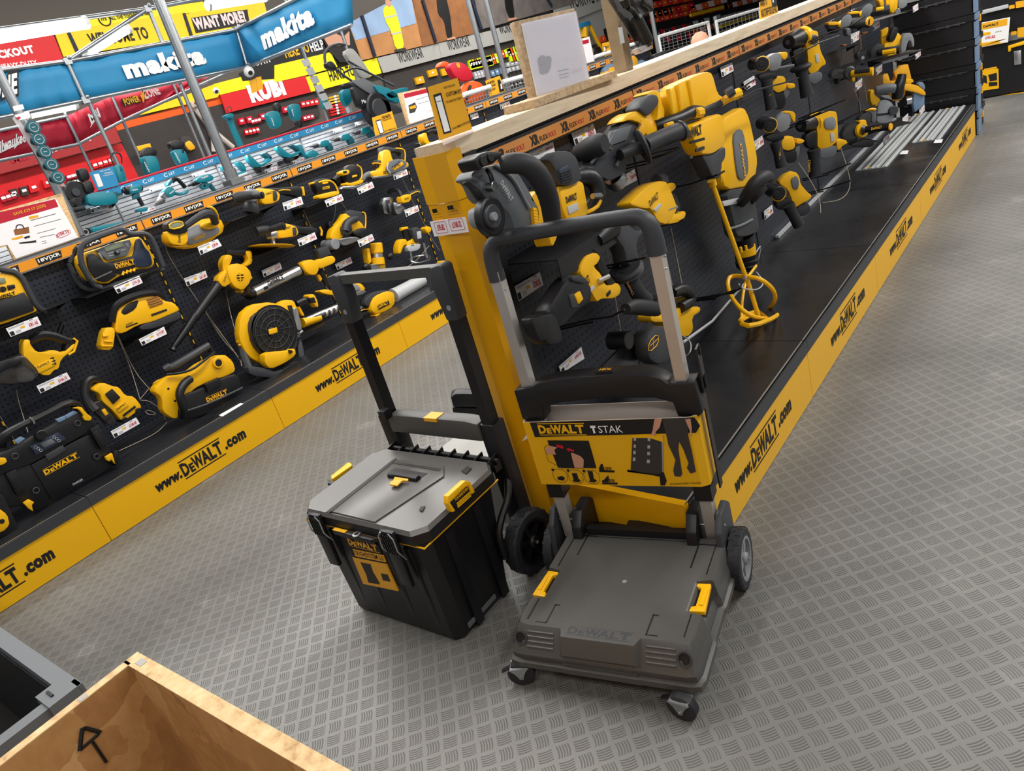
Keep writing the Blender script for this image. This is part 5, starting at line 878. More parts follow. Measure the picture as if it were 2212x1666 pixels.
tool('battery_breaker', 'yellow demolition hammer with black grip, partly behind the top bar of the trolley', 'power tool', t, 'H', [
 ('body', 'yellow', 'r', '1325 570 1400 490 1480 420 1560 390 1620 400 1660 500 1700 600 1620 720 1550 700 1500 600 1440 600', .12, .22, .010), ('top_cap', 'dark', 't', '1590 385 .19 1640 380 .19', .022, 0), ('rear_arm', 'yellow', 'r', '1600 420 1670 400 1690 440 1650 480 1620 470', .12, .20, .005), ('grip', 'black', 'r', '1640 500 1680 470 1730 590 1700 630 1660 620', .13, .21, .008), ('foot', 'yellow', 'r', '1600 620 1700 640 1750 610 1762 640 1740 690 1660 712 1600 715', .12, .215, .006), ('wordmark', 'ink', 'x', 'DeWALT', '1545 580 1610 510', .2225, .3), ('strip', 'light', 'p', '1570 600 1620 550 1630 570 1590 620', .219, .223, .001), ('grip_ring', 'steel', 't', '1670 605 .215 1740 580 .215', .006, 0)])
tool('reciprocating_saw', 'yellow and black reciprocating saw pointing down left with black square shoe', 'power tool', t, 'H', [
 ('nose', 'black', 'r', '705 1370 860 1120 930 1100 1010 1130 1050 1170 1060 1290 960 1350 860 1460 800 1500', .13, .23, .014), ('nose_ring', 'dark', 'r', '890 1110 940 1090 1010 1120 1000 1160 900 1140', .12, .235, .006), ('shoe', 'black', 'r', '620 1420 680 1390 770 1380 830 1540 820 1600 730 1620 670 1560', .13, .25, .010), ('shoe_face', 'ink', 'p', '650 1420 740 1400 790 1560 720 1590', .248, .253, .001), ('release_button', 'yellow', 'p', '980 1240 1020 1210 1046 1270 1010 1312', .228, .238, .003), ('release_button/pad', 'dark', 'p', '935 1240 975 1225 1010 1330 960 1340', .226, .234, .003),
 ('body', 'yellow', 'r', '955 1080 970 1010 1010 950 1080 925 1115 960 1090 1010 1060 1030 1120 1090 1150 1170 1200 1170 1240 1150 1270 1190 1260 1240 1210 1270 1120 1270 1090 1295 1060 1250 1000 1130', .13, .22, .008), ('grip', 'black', 'r', '1050 900 1090 895 1130 960 1190 1100 1240 1160 1190 1190 1120 1080 1090 1010 1110 960', .12, .215, .008), ('strap_ring', 'silver', 't', '1155 1135 .225 1230 1100 .225', .007, 0), ('wordmark', 'ink', 'g', '1045 1200 1098 1135', .2225, .5), ('word_strip', 'light', 'p', '1060 1220 1120 1165 1130 1190 1075 1245', .218, .2225, .001), ('rating_badge', 'ink', 'p', '1215 1235 1245 1200 1250 1225 1225 1255', .218, .2225, .001)])
ticket(t, 'H', '523 1178 716 1068 742 1165 552 1290', '£208.32', 'white price ticket reading £208.32 left of the reciprocating saw', .01, RT); hook(t, 'H', '820 1490 .01 1100 1425 .18 1250 1400 .30 1350 1350 .36', 'long double hook below the reciprocating saw', .0035, 'wire hooks on the right run'); hook(t, 'H', '1080 1050 .01 1300 1005 .2 1510 960 .34', 'double hook holding the reciprocating saw grip', .0035, 'wire hooks on the right run')
ticket(t, 'K', '652 1290 818 1145 842 1232 668 1342', '£433.32', 'white price ticket reading £433.32 low on the nearest bay', .01, RT)
tool('hammer_drill', 'black hammer drill hanging behind the right upright of the trolley handle', 'power tool', t, 'K', [
 ('chuck', 'black', 't', '930 350 .20 980 300 .20 1040 250 .20', [.022, .03, .034], 0, 14), ('body', 'dark', 'r', '1040 230 1100 215 1190 290 1240 230 1270 280 1200 330 1180 390 1200 480 1210 530 1110 540 1090 420 1020 320', .12, .22, .010), ('side_grip', 'rubber', 't', '1155 560 .20 1190 640 .21 1240 740 .22 1290 800 .22', [.034, .026, .026, .032], 1, 14), ('grip_collar', 'rubber', 'l', '1145 545 .20 1165 590 .20', '0 .05 .4 .058 .6 .05 1 .055'), ('bolt', 'steel', 't', '1170 390 .2 1220 340 .2', .008, 0), ('wordmark', 'rust', 'x', 'DeWALT', '1158 670 1205 765', .237, .2)])
tool('band_saw', 'yellow and black saw with round dark cover and printed yellow pictograms, behind the trolley upright', 'power tool', t, 'K', [
 ('body', 'yellow', 'r', '1285 900 1400 880 1500 870 1530 800 1560 760 1590 850 1660 840 1665 880 1600 920 1610 1020 1570 1070 1500 1060 1400 960 1290 960', .12, .20, .008), ('cover', 'dark', 'r', '1255 1080 1300 1010 1390 980 1440 1010 1450 1200 1420 1260 1340 1280 1270 1230', .15, .24, .012), ('pictograms', 'amber', 'c', '1322 1110 .243 1392 1040 .243 1398 1120 .243 1322 1190 .243', .0015), ('+', 'amber', 't', '1330 1140 .243 1395 1080 .243', .001, 0), ('+', 'amber', 't', '1355 1075 .243 1360 1155 .243', .001, 0), ('front_handle', 'rubber', 't', '1150 860 .26 1200 840 .26 1300 850 .26 1380 860 .25', [.018, .024, .026, .024], 1, 12), ('rear_handle', 'black', 't', '1500 740 .2 1560 710 .2 1620 730 .2 1640 800 .2 1560 850 .2', [.018, .022, .024, .022, .02], 1, 12), ('motor', 'black', 'r', '1340 780 1400 750 1480 770 1500 850 1380 870 1320 830', .12, .21, .008), ('bar', 'shelfblack', 'p', '970 1300 1250 1010 1260 1260 1240 1290', .16, .17, .001), ('adjuster', 'black', 'd', '1180 1095', .15, .22, .030)])
hook(t, 'K', '1560 800 .02 1800 760 .2 1950 740 .34 2020 700 .38', 'double hook beside the saw with pictograms', .0035, 'wire hooks on the right run')
for p_, l_ in (('980 240 .02 1010 400 .02 1060 700 .03 1110 1000 .03', 'brown cable hanging left of the black hammer drill'), ('1110 1010 .03 1130 1100 .04 1120 1400 .2', 'white tied end of cable above the cross yoke'), ('1420 280 .02 1460 500 .02 1500 680 .04', 'brown cable behind the right trolley upright'), ('1490 250 .02 1530 450 .02 1575 680 .05', 'brown cable right of the trolley upright')):
    wire(t, 'K', p_, l_)
wire(t, 'K', '1580 1110 .26 1800 950 .2 2040 670 .12', 'thick white cable running along the pegboard foot', .005, 'light', 0); wire(t, 'K', '1580 1060 .25 1640 1100 .3 1640 1180 .33 1600 1215 .3', 'small white cable loop by the trolley upright', .002, 'light')
wire(t, 'O', '620 1320 .06 660 1240 .1 680 1130 .12 650 1180 .12', 'white cable tie loop beside the breaker nose', .003, 'light'); wire(t, 'O', '545 1370 .3 560 1400 .3 660 1410 .3 700 1360 .25 650 1300 .2', 'white cable loop round the whisk top', .003, 'light')
# conduit along the foot of the pegboard
b = B().box((XRB+.012, 5.2, .245), (.018, 2.8, .014), .003); tag(b.out('cable_trunking', 'light'), 'thin white trunking along the foot of the right pegboard', 'cable trunking')
# ---- five rotary hammers, drawn on upright planes turned towards the aisle
AZ = -.92
def hammer(lb, view, y, x, big, P):
    t_ = T((x, y, 0), AZ); return tool('rotary_hammer', lb, 'power tool', t_, view, P)
hammer('small grey and yellow rotary hammer with yellow-ringed chuck, upper of the two left ones', 'D', 3.62, -1.26, 0, [
 ('chuck', 'black', 'd', '170 500', -.05, .07, .030), ('chuck/chuck_ring', 'yellow', 'ring', '168 500', .055, .030, .004), ('chuck/bore', 'ink', 'd', '163 500', .068, .073, .012), ('gearbox', 'mid', 'r', '205 450 260 415 310 410 330 450 310 540 240 560 210 540', -.05, .03, .008), ('motor', 'yellow', 'r', '250 600 350 590 360 700 290 730 240 690', -.05, .035, .006), ('top', 'yellow', 'r', '305 410 365 405 370 440 345 470 320 450', -.05, .03, .005), ('battery', 'black', 'r', '235 700 290 720 340 720 360 800 330 860 250 850 235 780', -.06, .025, .006), ('foot', 'yellow', 'r', '370 650 420 650 430 680 400 692 370 690', -.06, .02, .004), ('grip', 'grey', 'r', '340 690 385 680 380 740 350 780 335 740', -.06, .01, .004), ('side_handle', 'rubber', 't', '200 620 .05 215 720 .05 240 850 .05', [.026, .022, .026], 0, 12), ('handle_clamp', 'black', 'r', '130 590 200 570 280 570 290 610 220 630 160 630', -.03, .05, .005), ('depth_rod', 'grey', 't', '300 530 .04 420 510 .06', .006, 0), ('lettering', 'amber', 'x', 'DAQ', '243 790 240 735', .072, .3)])
hammer('small grey and yellow rotary hammer with yellow-ringed chuck, middle of the three left ones', 'D', 3.62, -1.26, 0, [
 ('chuck', 'black', 'd', '232 975', -.05, .07, .030), ('chuck/chuck_ring', 'yellow', 'ring', '230 978', .055, .030, .004), ('chuck/bore', 'ink', 'd', '222 978', .068, .073, .012), ('gearbox', 'mid', 'r', '270 930 330 880 380 880 400 930 380 1010 310 1040 275 1010', -.05, .03, .008), ('motor', 'yellow', 'r', '320 1080 420 1060 430 1160 370 1180 315 1160', -.05, .035, .006), ('top', 'yellow', 'r', '330 880 400 865 430 890 425 960 400 930 380 885', -.05, .03, .005), ('battery', 'black', 'r', '310 1170 370 1185 440 1170 440 1260 390 1280 320 1250', -.06, .025, .006), ('foot', 'yellow', 'r', '440 1080 495 1090 500 1110 460 1125 435 1120', -.06, .02, .004), ('grip', 'grey', 'r', '425 1150 465 1130 460 1210 430 1240', -.06, .01, .004), ('side_handle', 'rubber', 't', '270 1110 .05 295 1200 .05 320 1300 .05', [.026, .022, .027], 0, 12), ('handle_clamp', 'black', 'r', '190 1070 260 1040 340 1050 345 1085 270 1110 210 1100', -.03, .05, .005), ('lettering', 'amber', 'x', 'DeWALT', '318 1240 312 1150', .072, .2)])
hammer('small yellow rotary hammer with black side handle, lowest one above the plinth', 'D', 3.62, -1.26, 0, [
 ('chuck', 'black', 'd', '300 1510', -.05, .07, .032), ('chuck/chuck_ring', 'yellow', 'ring', '297 1515', .055, .032, .004), ('chuck/bore', 'ink', 'd', '285 1518', .068, .073, .013), ('body', 'yellow', 'r', '290 1430 350 1370 430 1340 460 1380 470 1440 520 1500 560 1530 540 1560 480 1590 420 1630 400 1560 370 1480', -.05, .035, .006), ('side_panel', 'grey', 'r', '390 1400 440 1370 460 1420 450 1480 410 1480', .03, .042, .003), ('battery', 'dark', 'r', '430 1620 520 1570 560 1640 500 1690 450 1690', -.06, .02, .006), ('side_handle', 'rubber', 't', '370 1600 .06 410 1680 .06 455 1760 .06', [.030, .024, .028], 0, 12), ('handle_clamp', 'black', 'r', '270 1580 350 1550 400 1560 410 1600 350 1640 290 1640', -.03, .055, .005)])
hammer('large yellow rotary hammer with long black chuck, top of the right pair', 'D', 4.25, -1.22, 1, [
 ('chuck', 'black', 'l', '375 330 .08 470 300 -.02', '0 .032 .3 .036 .6 .046 1 .050'), ('chuck/bore', 'ink', 'd', '368 332', .080, .084, .013), ('chuck_collar', 'yellow', 'l', '470 305 .0 495 298 -.02', '0 .054 1 .056'), ('body', 'yellow', 'r', '440 270 480 245 560 235 605 245 610 300 625 400 660 470 670 500 630 520 600 560 530 580 525 420 500 320', -.06, .03, .008), ('side_panel', 'grey', 'r', '550 270 600 270 612 330 590 360 560 340', .028, .036, .003), ('side_disc', 'dark', 'd', '580 310', .034, .042, .018), ('battery', 'grey', 'r', '525 580 600 555 640 570 640 620 580 660 530 640', -.07, .03, .006), ('side_handle', 'rubber', 't', '470 530 .05 490 620 .05 520 750 .05', [.034, .026, .034], 0, 12), ('handle_flange', 'rubber', 'l', '465 510 .05 472 545 .05', '0 .045 .5 .055 1 .045'), ('neck', 'black', 'r', '400 390 500 360 510 500 440 540 420 470', -.05, .04, .006), ('rating_label', 'light', 'p', '582 425 608 420 612 485 590 490', .031, .034, .001)])
hammer('large yellow rotary hammer with grey side panel, lower of the right pair', 'D', 4.25, -1.22, 1, [
 ('chuck', 'black', 'l', '470 985 .08 560 960 -.02', '0 .030 .3 .034 .6 .044 1 .046'), ('chuck/bore', 'ink', 'd', '462 986', .080, .084, .013), ('chuck_collar', 'yellow', 'l', '560 965 .0 585 958 -.02', '0 .050 1 .052'), ('body', 'yellow', 'r', '520 910 600 885 740 865 755 900 760 1000 760 1100 700 1150 600 1170 600 1020 570 920', -.06, .03, .008), ('side_panel', 'mid', 'r', '650 930 730 905 750 960 740 1010 660 1010', .028, .038, .003), ('battery', 'grey', 'r', '600 1170 740 1130 760 1160 740 1220 660 1245 600 1230', -.07, .03, .006), ('foot', 'yellow', 'r', '750 1090 820 1090 838 1120 800 1135 760 1180 750 1140', -.07, .03, .005), ('side_handle', 'rubber', 't', '570 1170 .05 578 1260 .05 585 1370 .05', [.034, .028, .034], 0, 12), ('neck', 'black', 'r', '490 1060 590 1010 600 1160 530 1170', -.05, .045, .006), ('lettering', 'amber', 'x', 'DeWALT', '545 1340 545 1245', .072, .2), ('rating_label', 'light', 'p', '700 1040 730 1035 733 1105 705 1110', .031, .034, .001)])
t = TR_
for q, l_ in (('0 700 .3 60 650 .33 115 618 .35', 'steel hook end in front of the ticket by the upper hammer drill'), ('0 770 .34 130 700 .30 330 650 .30 450 608 .32', 'long hook crossing below the upper small rotary hammer'), ('250 525 .12 420 440 .25 600 340 .36 770 278 .42', 'long hook crossing the large rotary hammer'), ('490 350 .1 640 270 .3 860 200 .42 970 130 .5', 'double hook running towards the small grinders'), ('340 1000 .05 520 930 .2 640 880 .3 715 852 .33', 'double hook over the middle rotary hammer'), ('450 930 .05 620 860 .25 820 775 .4', 'hook above the lower large rotary hammer'), ('610 1010 .06 800 940 .25 1050 820 .45', 'long hook reaching to the concrete saw'), ('430 1530 .05 640 1480 .2 860 1410 .35', 'hook beside the lowest rotary hammer'), ('480 1400 .03 680 1350 .2 860 1275 .33', 'double hook under the lower large rotary hammer')):
    hook(t, 'D', q, l_, .0035, 'wire hooks on the right run')
for q, pr, l_ in (('22 640 105 590 118 660 38 708', '£208', 'white price ticket left of the upper small rotary hammer'), ('92 1115 170 1058 182 1125 108 1185', '£245', 'white price ticket left of the middle small rotary hammer'), ('182 1650 245 1600 255 1660 190 1720', '£150', 'white price ticket left of the lowest rotary hammer')):
    ticket(t, 'D', q, pr, l_, .01, RT)
for q, l_ in (('450 1270 .1 560 1430 .2 620 1560 .28 625 1663 .3', 'beige cable hanging from the middle rotary hammer'), ('780 1150 .2 830 1300 .25 865 1450 .33 800 1560 .38 640 1583 .3', 'beige cable looping onto the plinth below the large rotary hammer'), ('790 360 .02 788 440 .02 785 530 .02', 'dark cable under the left small grinder'), ('935 250 .02 938 320 .02 940 395 .02', 'dark cable above the clear-guard grinder'), ('880 690 .02 930 800 .02 935 880 .02', 'cable hanging below the grinder with yellow handle'), ('950 615 .02 975 700 .02 985 790 .02', 'dark cable right of the grinder with yellow handle')):
    wire(t, 'D', q, l_)
# ---- grinders and saws further along
def grinder(lb, view, y, x, P): return tool('angle_grinder', lb, 'power tool', T((x, y, 0), AZ), view, P)
grinder('angle grinder with clear guard and yellow and grey side handle, on a black shelf', 's', 5.0, -1.24, [('head', 'smoke', 'r', '80 850 130 790 200 775 245 810 250 870 200 900 90 900', -.04, .06, .008), ('spindle', 'black', 'l', '155 900 .02 150 960 .02', '0 0.021 1 0.0126'), ('body', 'yellow', 'r', '240 800 275 800 280 870 245 880', -.05, .04, .004), ('flange', 'dark', 'l', '280 830 .05 300 835 .07', '0 0.0315 0.4 0.0378 1 0.0294'), ('side_handle', 'yellow', 'l', '310 845 .07 560 815 .14', '0 0.0168 0.1 0.021 0.7 0.0185 0.9 0.0231 1 0.0231'), ('handle_top', 'rubber', 't', '350 815 .16 520 795 .2', .016, 0), ('tail', 'yellow', 'p', '320 880 355 880 350 935 325 935', -.05, .03, .003)])
grinder('small angle grinder with yellow head, left of the top pair', 's', 4.9, -1.24, [('head', 'yellow', 'r', '45 255 90 245 180 250 185 275 120 290 50 285', -.03, .06, .005), ('guard', 'smoke', 'r', '60 240 110 215 180 215 215 260 200 330 60 340 40 290', -.04, .05, .008), ('neck', 'yellow', 'l', '185 275 .05 240 280 .08', '0 0.0189 1 0.021'), ('flange', 'mid', 'l', '245 245 .10 262 250 .11', '0 0.0336 0.5 0.0378 1 0.0252'), ('spindle', 'black', 'l', '110 330 .02 108 380 .02', '0 0.0378 1 0.0252'), ('tail', 'grey', 'r', '255 320 305 322 310 420 260 400', -.06, .02, .005), ('foot', 'rust', 'r', '205 510 275 500 240 535', -.05, .0, .003)])
grinder('small angle grinder with green and yellow head, right of the top pair', 's', 5.2, -1.24, [('head', 'yellow', 'r', '295 145 350 125 415 130 415 155 300 165', -.03, .06, .005), ('guard', 'smoke', 'r', '310 120 380 85 430 100 450 150 430 200 300 215 290 170', -.04, .05, .008), ('neck', 'yellow', 'l', '430 160 .05 480 150 .08', '0 0.0189 1 0.021'), ('flange', 'mid', 'l', '485 120 .1 500 125 .11', '0 0.0336 0.5 0.0378 1 0.0252'), ('side_handle', 'rubber', 'l', '275 275 .10 530 245 .16', '0 0.0168 0.2 0.0294 0.7 0.0273 0.95 0.0336 1 0.0294'), ('handle_end', 'amber', 'l', '515 243 .17 530 243 .18', '0 0.0252 1 0.0231'), ('spindle', 'black', 'l', '350 205 .02 350 240 .02', '0 0.0378 1 0.0252'), ('foot', 'rust', 'r', '435 370 510 355 490 385 440 392', -.05, .0, .003)])
grinder('angle grinder with clear guard and grey and yellow handle, beside the circular saw', 's', 5.5, -1.24, [('head', 'smoke', 'r', '375 620 430 570 510 560 545 600 540 660 480 690 390 690', -.04, .06, .008), ('lamp', 'light', 'd', '445 660', .05, .06, .012), ('neck', 'yellow', 'l', '555 610 .04 600 605 .06', '0 0.0168 1 0.0189'), ('flange', 'dark', 'l', '605 590 .07 620 590 .08', '0 0.0378 0.5 0.0462 1 0.0336'), ('side_handle', 'rubber', 'l', '615 600 .08 860 560 .14', '0 0.0168 0.2 0.0231 0.8 0.021 1 0.0294'), ('handle_stripe', 'yellow', 't', '670 605 .14 820 580 .18', .016, 0), ('spindle', 'black', 'l', '440 690 .02 440 740 .02', '0 0.021 1 0.0126')])
grinder('large angle grinder with grey guard and long side handle lettered in yellow', 'u', 4.85, -1.22, [('guard', 'smoke', 'r', '200 760 250 650 310 610 400 620 420 700 400 800 330 840 240 820', -.04, .06, .010), ('motor', 'dark', 'r', '390 580 430 520 500 480 550 500 540 620 440 640', -.06, .02, .006), ('battery', 'grey', 'r', '470 470 530 450 600 460 600 580 580 610 545 600 550 500', -.07, .02, .006), ('battery_edge', 'yellow', 't', '470 465 .02 540 452 .02 590 460 .02', .008), ('body', 'yellow', 'r', '390 590 480 570 495 640 430 640', -.05, .04, .004), ('flange', 'yellow', 'l', '420 700 .06 445 695 .08', '0 0.0336 0.3 0.042 1 0.0378'), ('side_handle', 'black', 'l', '445 690 .09 765 655 .18', '0 0.0294 0.1 0.0189 0.9 0.0189 0.95 0.0244 1 0.0244'), ('handle_end', 'amber', 'l', '755 656 .185 768 655 .19', '0 0.021 1 0.0189'), ('lettering', 'amber', 'x', 'DeWALT', '540 695 660 672', .19, .25), ('base', 'black', 'r', '300 860 420 820 570 810 580 850 540 890 380 890', -.05, .10, .004)])
tool('circular_saw', 'yellow circular saw with grey blade guard on the middle shelf', 'power tool', T((-1.2, 6.1, 0), AZ), 's', [('body', 'yellow', 'r', '690 500 780 470 830 360 880 400 900 460 870 560 820 640 720 640 690 560', -.06, .03, .008), ('handle', 'black', 'r', '740 460 780 330 820 300 860 330 820 440 790 480', -.05, .04, .008), ('guard', 'mid', 'r', '880 560 890 430 940 375 1000 375 1030 440 1035 530 1010 540 990 460 960 470 930 600 890 610', -.02, .05, .006), ('name_board', 'yellow', 'p', '655 350 735 308 735 490 660 540', -.08, -.05, .002), ('lettering', 'ink', 'x', 'DeWALT', '670 440 722 410', -.049, .3), ('knob', 'steel', 'd', '872 655', .03, .05, .020), ('shoe', 'grey', 'p', '660 735 1000 650 1080 600 1040 590 900 630 680 690', -.05, .06, .003)])
tool('circular_saw', 'yellow saw at the very top of the far bay, cut by the picture edge', 'power tool', T((-1.2, 5.9, 0), AZ), 's', [('body', 'yellow', 'r', '750 -40 850 -40 840 120 780 160 750 100', -.06, .04, .006), ('front', 'yellow', 'r', '620 -10 680 -20 690 70 650 90', -.05, .03, .005), ('grip', 'rubber', 'l', '490 150 .05 740 110 .08', '0 0.021 0.2 0.0294 0.8 0.0252 1 0.0294'), ('grip_mark', 'yellow', 't', '590 110 .12 680 95 .13', .012, 0), ('guard', 'mid', 'r', '850 -40 930 -40 960 60 900 100 850 90', -.05, .03, .006), ('knob', 'steel', 'd', '845 132', .03, .05, .018)])
tool('concrete_saw', 'grey and yellow saw with round side cover standing on the low shelf', 'power tool', T((-1.2, 5.75, 0), AZ), 'u', [('frame', 'yellow', 'r', '525 250 570 225 580 290 650 340 610 420 570 430 530 360', -.04, .03, .006), ('top_handle', 'grey', 't', '590 245 .02 700 220 .03 810 215 .04', [.026, .034, .028], 0, 12), ('cover', 'mid', 'r', '630 360 720 340 790 390 810 470 800 560 770 610 600 620 610 450', -.05, .04, .010), ('cover_band', 'ink', 'p', '600 510 770 490 780 510 600 530', .035, .045, .001), ('axle', 'dark', 'd', '800 470', .035, .06, .030), ('top_plate', 'steel', 'p', '640 300 740 290 780 345 700 330', -.03, .04, .002)])
tool('plunge_saw', 'yellow and grey saw with orange-yellow guard and black hose, far end of the low shelf', 'power tool', T((-1.2, 6.35, 0), AZ), 'u', [('guard', 'amber', 'r', '890 190 920 165 1060 175 1160 250 1165 305 1040 260 900 230', -.02, .05, .006), ('base', 'blueedge', 'p', '1030 260 1150 300 1150 400 1040 490 1020 400', -.02, .03, .004), ('grip_cap', 'yellow', 'r', '915 120 960 105 1020 110 1025 150 940 160', -.04, .04, .005), ('hose', 'black', 't', '890 60 .02 880 130 .03 850 200 .04 840 330 .03', [.03, .034, .04, .036], 1, 12), ('body', 'amber', 'r', '740 240 900 240 940 260 900 340 830 370 760 330', -.08, .0, .008), ('barrel', 'steel', 't', '940 360 .02 1000 345 .03', .03, 0, 12), ('fin', 'blueedge', 'r', '1070 170 1120 135 1155 180 1155 240 1100 200', -.05, -.01, .004), ('stand', 'black', 'p', '1000 280 1030 290 1030 530 1000 540', -.05, .0, .003)])
tool('boxed_accessory', 'orange and pale printed box standing behind the hose of the far saw', 'box', T((-1.3, 6.45, 0), AZ), 'u', [('carton', 'amber', 'p', '655 80 730 45 755 130 810 130 880 -40 960 -60 1000 160 940 250 680 280', -.06, .0, .003), ('+', 'light', 'p', '800 30 880 -40 960 -60 1000 100 900 180 830 120', -.02, .004, .002)])
for q, l_ in (('0 640 400 480', 'shelf under the left small grinder'), ('230 760 655 675', 'shelf under the clear-guard grinder beside the circular saw'), ('530 240 960 150', 'shelf under the topmost saw'), ('655 740 1140 530', 'shelf under the circular saw'), ('-150 940 300 930', 'shelf under the grinder with yellow handle')):
    t2 = T((-1.2, 5.3, 0), AZ); shelf(t2, 's', q, 'black '+l_, -.1, .08, 'steel shelves on the right run')
for q, l_ in (('180 880 620 870', 'the large grinder'), ('600 860 1000 460', 'the grey saw with round cover')):
    shelf(T((-1.2, 5.2, 0), AZ), 'u', q, 'black low shelf under '+l_, -.1, .1, 'steel shelves on the right run')
for v_, q, y_, l_ in (('s', '305 395 405 350 400 450 315 500', 5.0, 'left small grinder'), ('s', '555 265 630 230 635 310 560 355', 5.4, 'right small grinder'), ('s', '1015 75 1075 38 1078 110 1018 145', 6.2, 'topmost saw'), ('s', '590 780 665 730 665 810 595 865', 5.6, 'clear-guard grinder'), ('s', '1040 600 1100 560 1105 630 1045 685', 6.3, 'circular saw'), ('u', '355 160 435 98 435 190 360 255', 5.1, 'grinder with yellow handle'), ('u', '675 790 745 725 748 805 680 870', 5.3, 'large grinder'), ('u', '895 560 960 500 962 580 900 640', 5.9, 'grey saw with round cover'), ('u', '1088 455 1148 400 1150 470 1090 530', 6.4, 'far saw with amber guard')):
    ticket(T((-1.12, y_, 0), AZ), v_, q, '£179', 'small pale price ticket in front of the '+l_, 0, RT)
# aluminium guide rails lying on the plinth
for lb, x0, x1, y0, y1 in (('long aluminium guide rail on the plinth, nearer to the pegboard', -1.318, -1.135, 5.06, 6.66), ('aluminium guide rail on the plinth, nearer to the aisle', -1.105, -.935, 5.63, 6.67)):
    r = thing('guide_rail', lb, 'guide rail', ((x0+x1)/2, (y0+y1)/2, .2365)); w = x1-x0; ym = (y0+y1)/2; L = y1-y0
    B().box(((x0+x1)/2, ym, .2395), (w, L, .005)).out('base_plate', 'brushed', r)
    for u in (.04, .30, .52, .66, .93): B().box((x0+w*u, ym, .2435), (w*.05, L, .006), .001).out('ridge', 'brushlt', r)
    for u in (.20, .42, .80): B().box((x0+w*u, ym, .2425), (.006, L, .001)).out('groove_strip', 'ink', r)
    for yy in (y0+.03, y1-.03): B().box((x0+w*.36, yy, .2432), (w*.14, .03, .0015)).out('end_label', 'amber', r)
for q, l_ in (('1240 1205 1262 1178 1312 1175 1300 1205', 'price ticket lying beside the longer guide rail'), ('1505 1118 1520 1092 1580 1088 1568 1116', 'price ticket lying at the end of the aisle-side guide rail')):
    tag(B().prism(ZP('D', q, .2378), (0, 0, .001)).out('price_ticket', 'paper'), 'white '+l_, 'price ticket', RT)
# stacked black cases past the end of the run
zz = [0, .175, .345, .515, .685, .855]
for i, z in enumerate(zz):
    r = thing('stacked_case', 'black case with pale blue-grey side, number %s from the floor in its stack' % ('one', 'two', 'three', 'four', 'five', 'six')[i], 'tool case', (-1.12, 6.95, z), 'cases stacked at the end of the run')
    x0, x1 = -1.40, -.875
    B().box(((x0+x1)/2, 6.95, z+.063), (x1-x0-.02, .44, .125), .008).out('case_body', 'black', r)
    B().box(((x0+x1)/2, 6.95, z+.147), (x1-x0, .46, .040), .008).out('case_lid', 'black', r)
    b = B().cyl((x0+.05, 6.715, z+.124), (x1-.05, 6.715, z+.124), .005)
    for k_ in range(6): b.box((x0+.10+k_*.066, 6.714, z+.124), (.02, .012, .018), .002)
    b.out('hinge', 'dark', r)
    B().box((x1+.006, 6.80, z+.06), (.012, .16, .11), .004).box((x1+.012, 6.80, z+.147), (.014, .17, .038), .004).out('case_side', 'blueedge', r)
    B().box((x1+.016, 6.90, z+.12), (.012, .04, .045), .003).out('side_catch', 'amber', r)
for b_, m_ in ((B().box((-1.12, 6.95, 1.046), (.5, .4, .03), .004), 'light'),): tag(b_.out('flat_carton', m_), 'pale flat carton lying on top of the stacked black cases', 'box')
# big tool boxes on the floor beyond
r = thing('floor_toolbox', 'big black toolbox with silver catch and yellow picture label at the right edge', 'tool box', (-.6, 8.6, 0))
B().box((-.72, 8.42, .23), (.66, .42, .44), .012).out('body', 'black', r); B().box((-.72, 8.42, .475), (.68, .44, .06), .012).out('lid', 'grey', r)
t = T((0, 8.205, 0), -math.pi/2, 'v')
build(t, r, [('catch', 'silver', 'p', '995 480 1062 470 1065 600 1000 610', 0, .015, .003), ('picture_label', 'yellow', 'p', '700 655 850 640 855 825 705 848', -.002, .003, 0), ('label_print', 'ink', 'p', '755 700 835 680 838 750 770 760', 0, .0045, 0), ('+', 'ink', 'p', '760 770 840 765 840 800 762 808', 0, .0045, 0), ('+', 'ink', 'p', '705 700 740 710 745 780 710 770', 0, .0045, 0), ('top_handle', 'yellow', 'p', '940 430 1100 380 1200 380 1200 400 1100 415 970 450 965 480 942 485', -.01, .02, .003), ('label_words', 'amber', 'p', '715 645 835 622 836 636 716 660', 0, .0035, 0)])
r = thing('floor_toolbox', 'second black toolbox with pale handle bar, on top of the one with the silver catch', 'tool box', (-.7, 8.5, .52))
B().box((-.72, 8.46, .70), (.66, .42, .36), .012).out('body', 'black', r); B().box((-.72, 8.46, .90), (.68, .44, .04), .012).out('lid', 'mid', r)
build(t, r, [('handle_bar', 'light', 'p', '690 100 940 40 945 75 695 135', -.02, .01, .003), ('picture_label', 'amber', 'p', '1010 20 1120 0 1125 60 1015 75', -.02, .006, 0), ('+', 'amber', 'p', '950 55 1000 45 1003 75 952 88', -.02, .006, 0), ('picture_label', 'amber', 'p', '1028 265 1100 252 1110 345 1030 350', -.02, .006, 0), ('+', 'amber', 'p', '965 300 1020 290 1022 320 968 335', -.02, .006, 0)])
r = thing('price_sign', 'orange and white price sign reading £95.82 on the toolboxes at the right edge', 'sign', t.pts('820 430')[0])
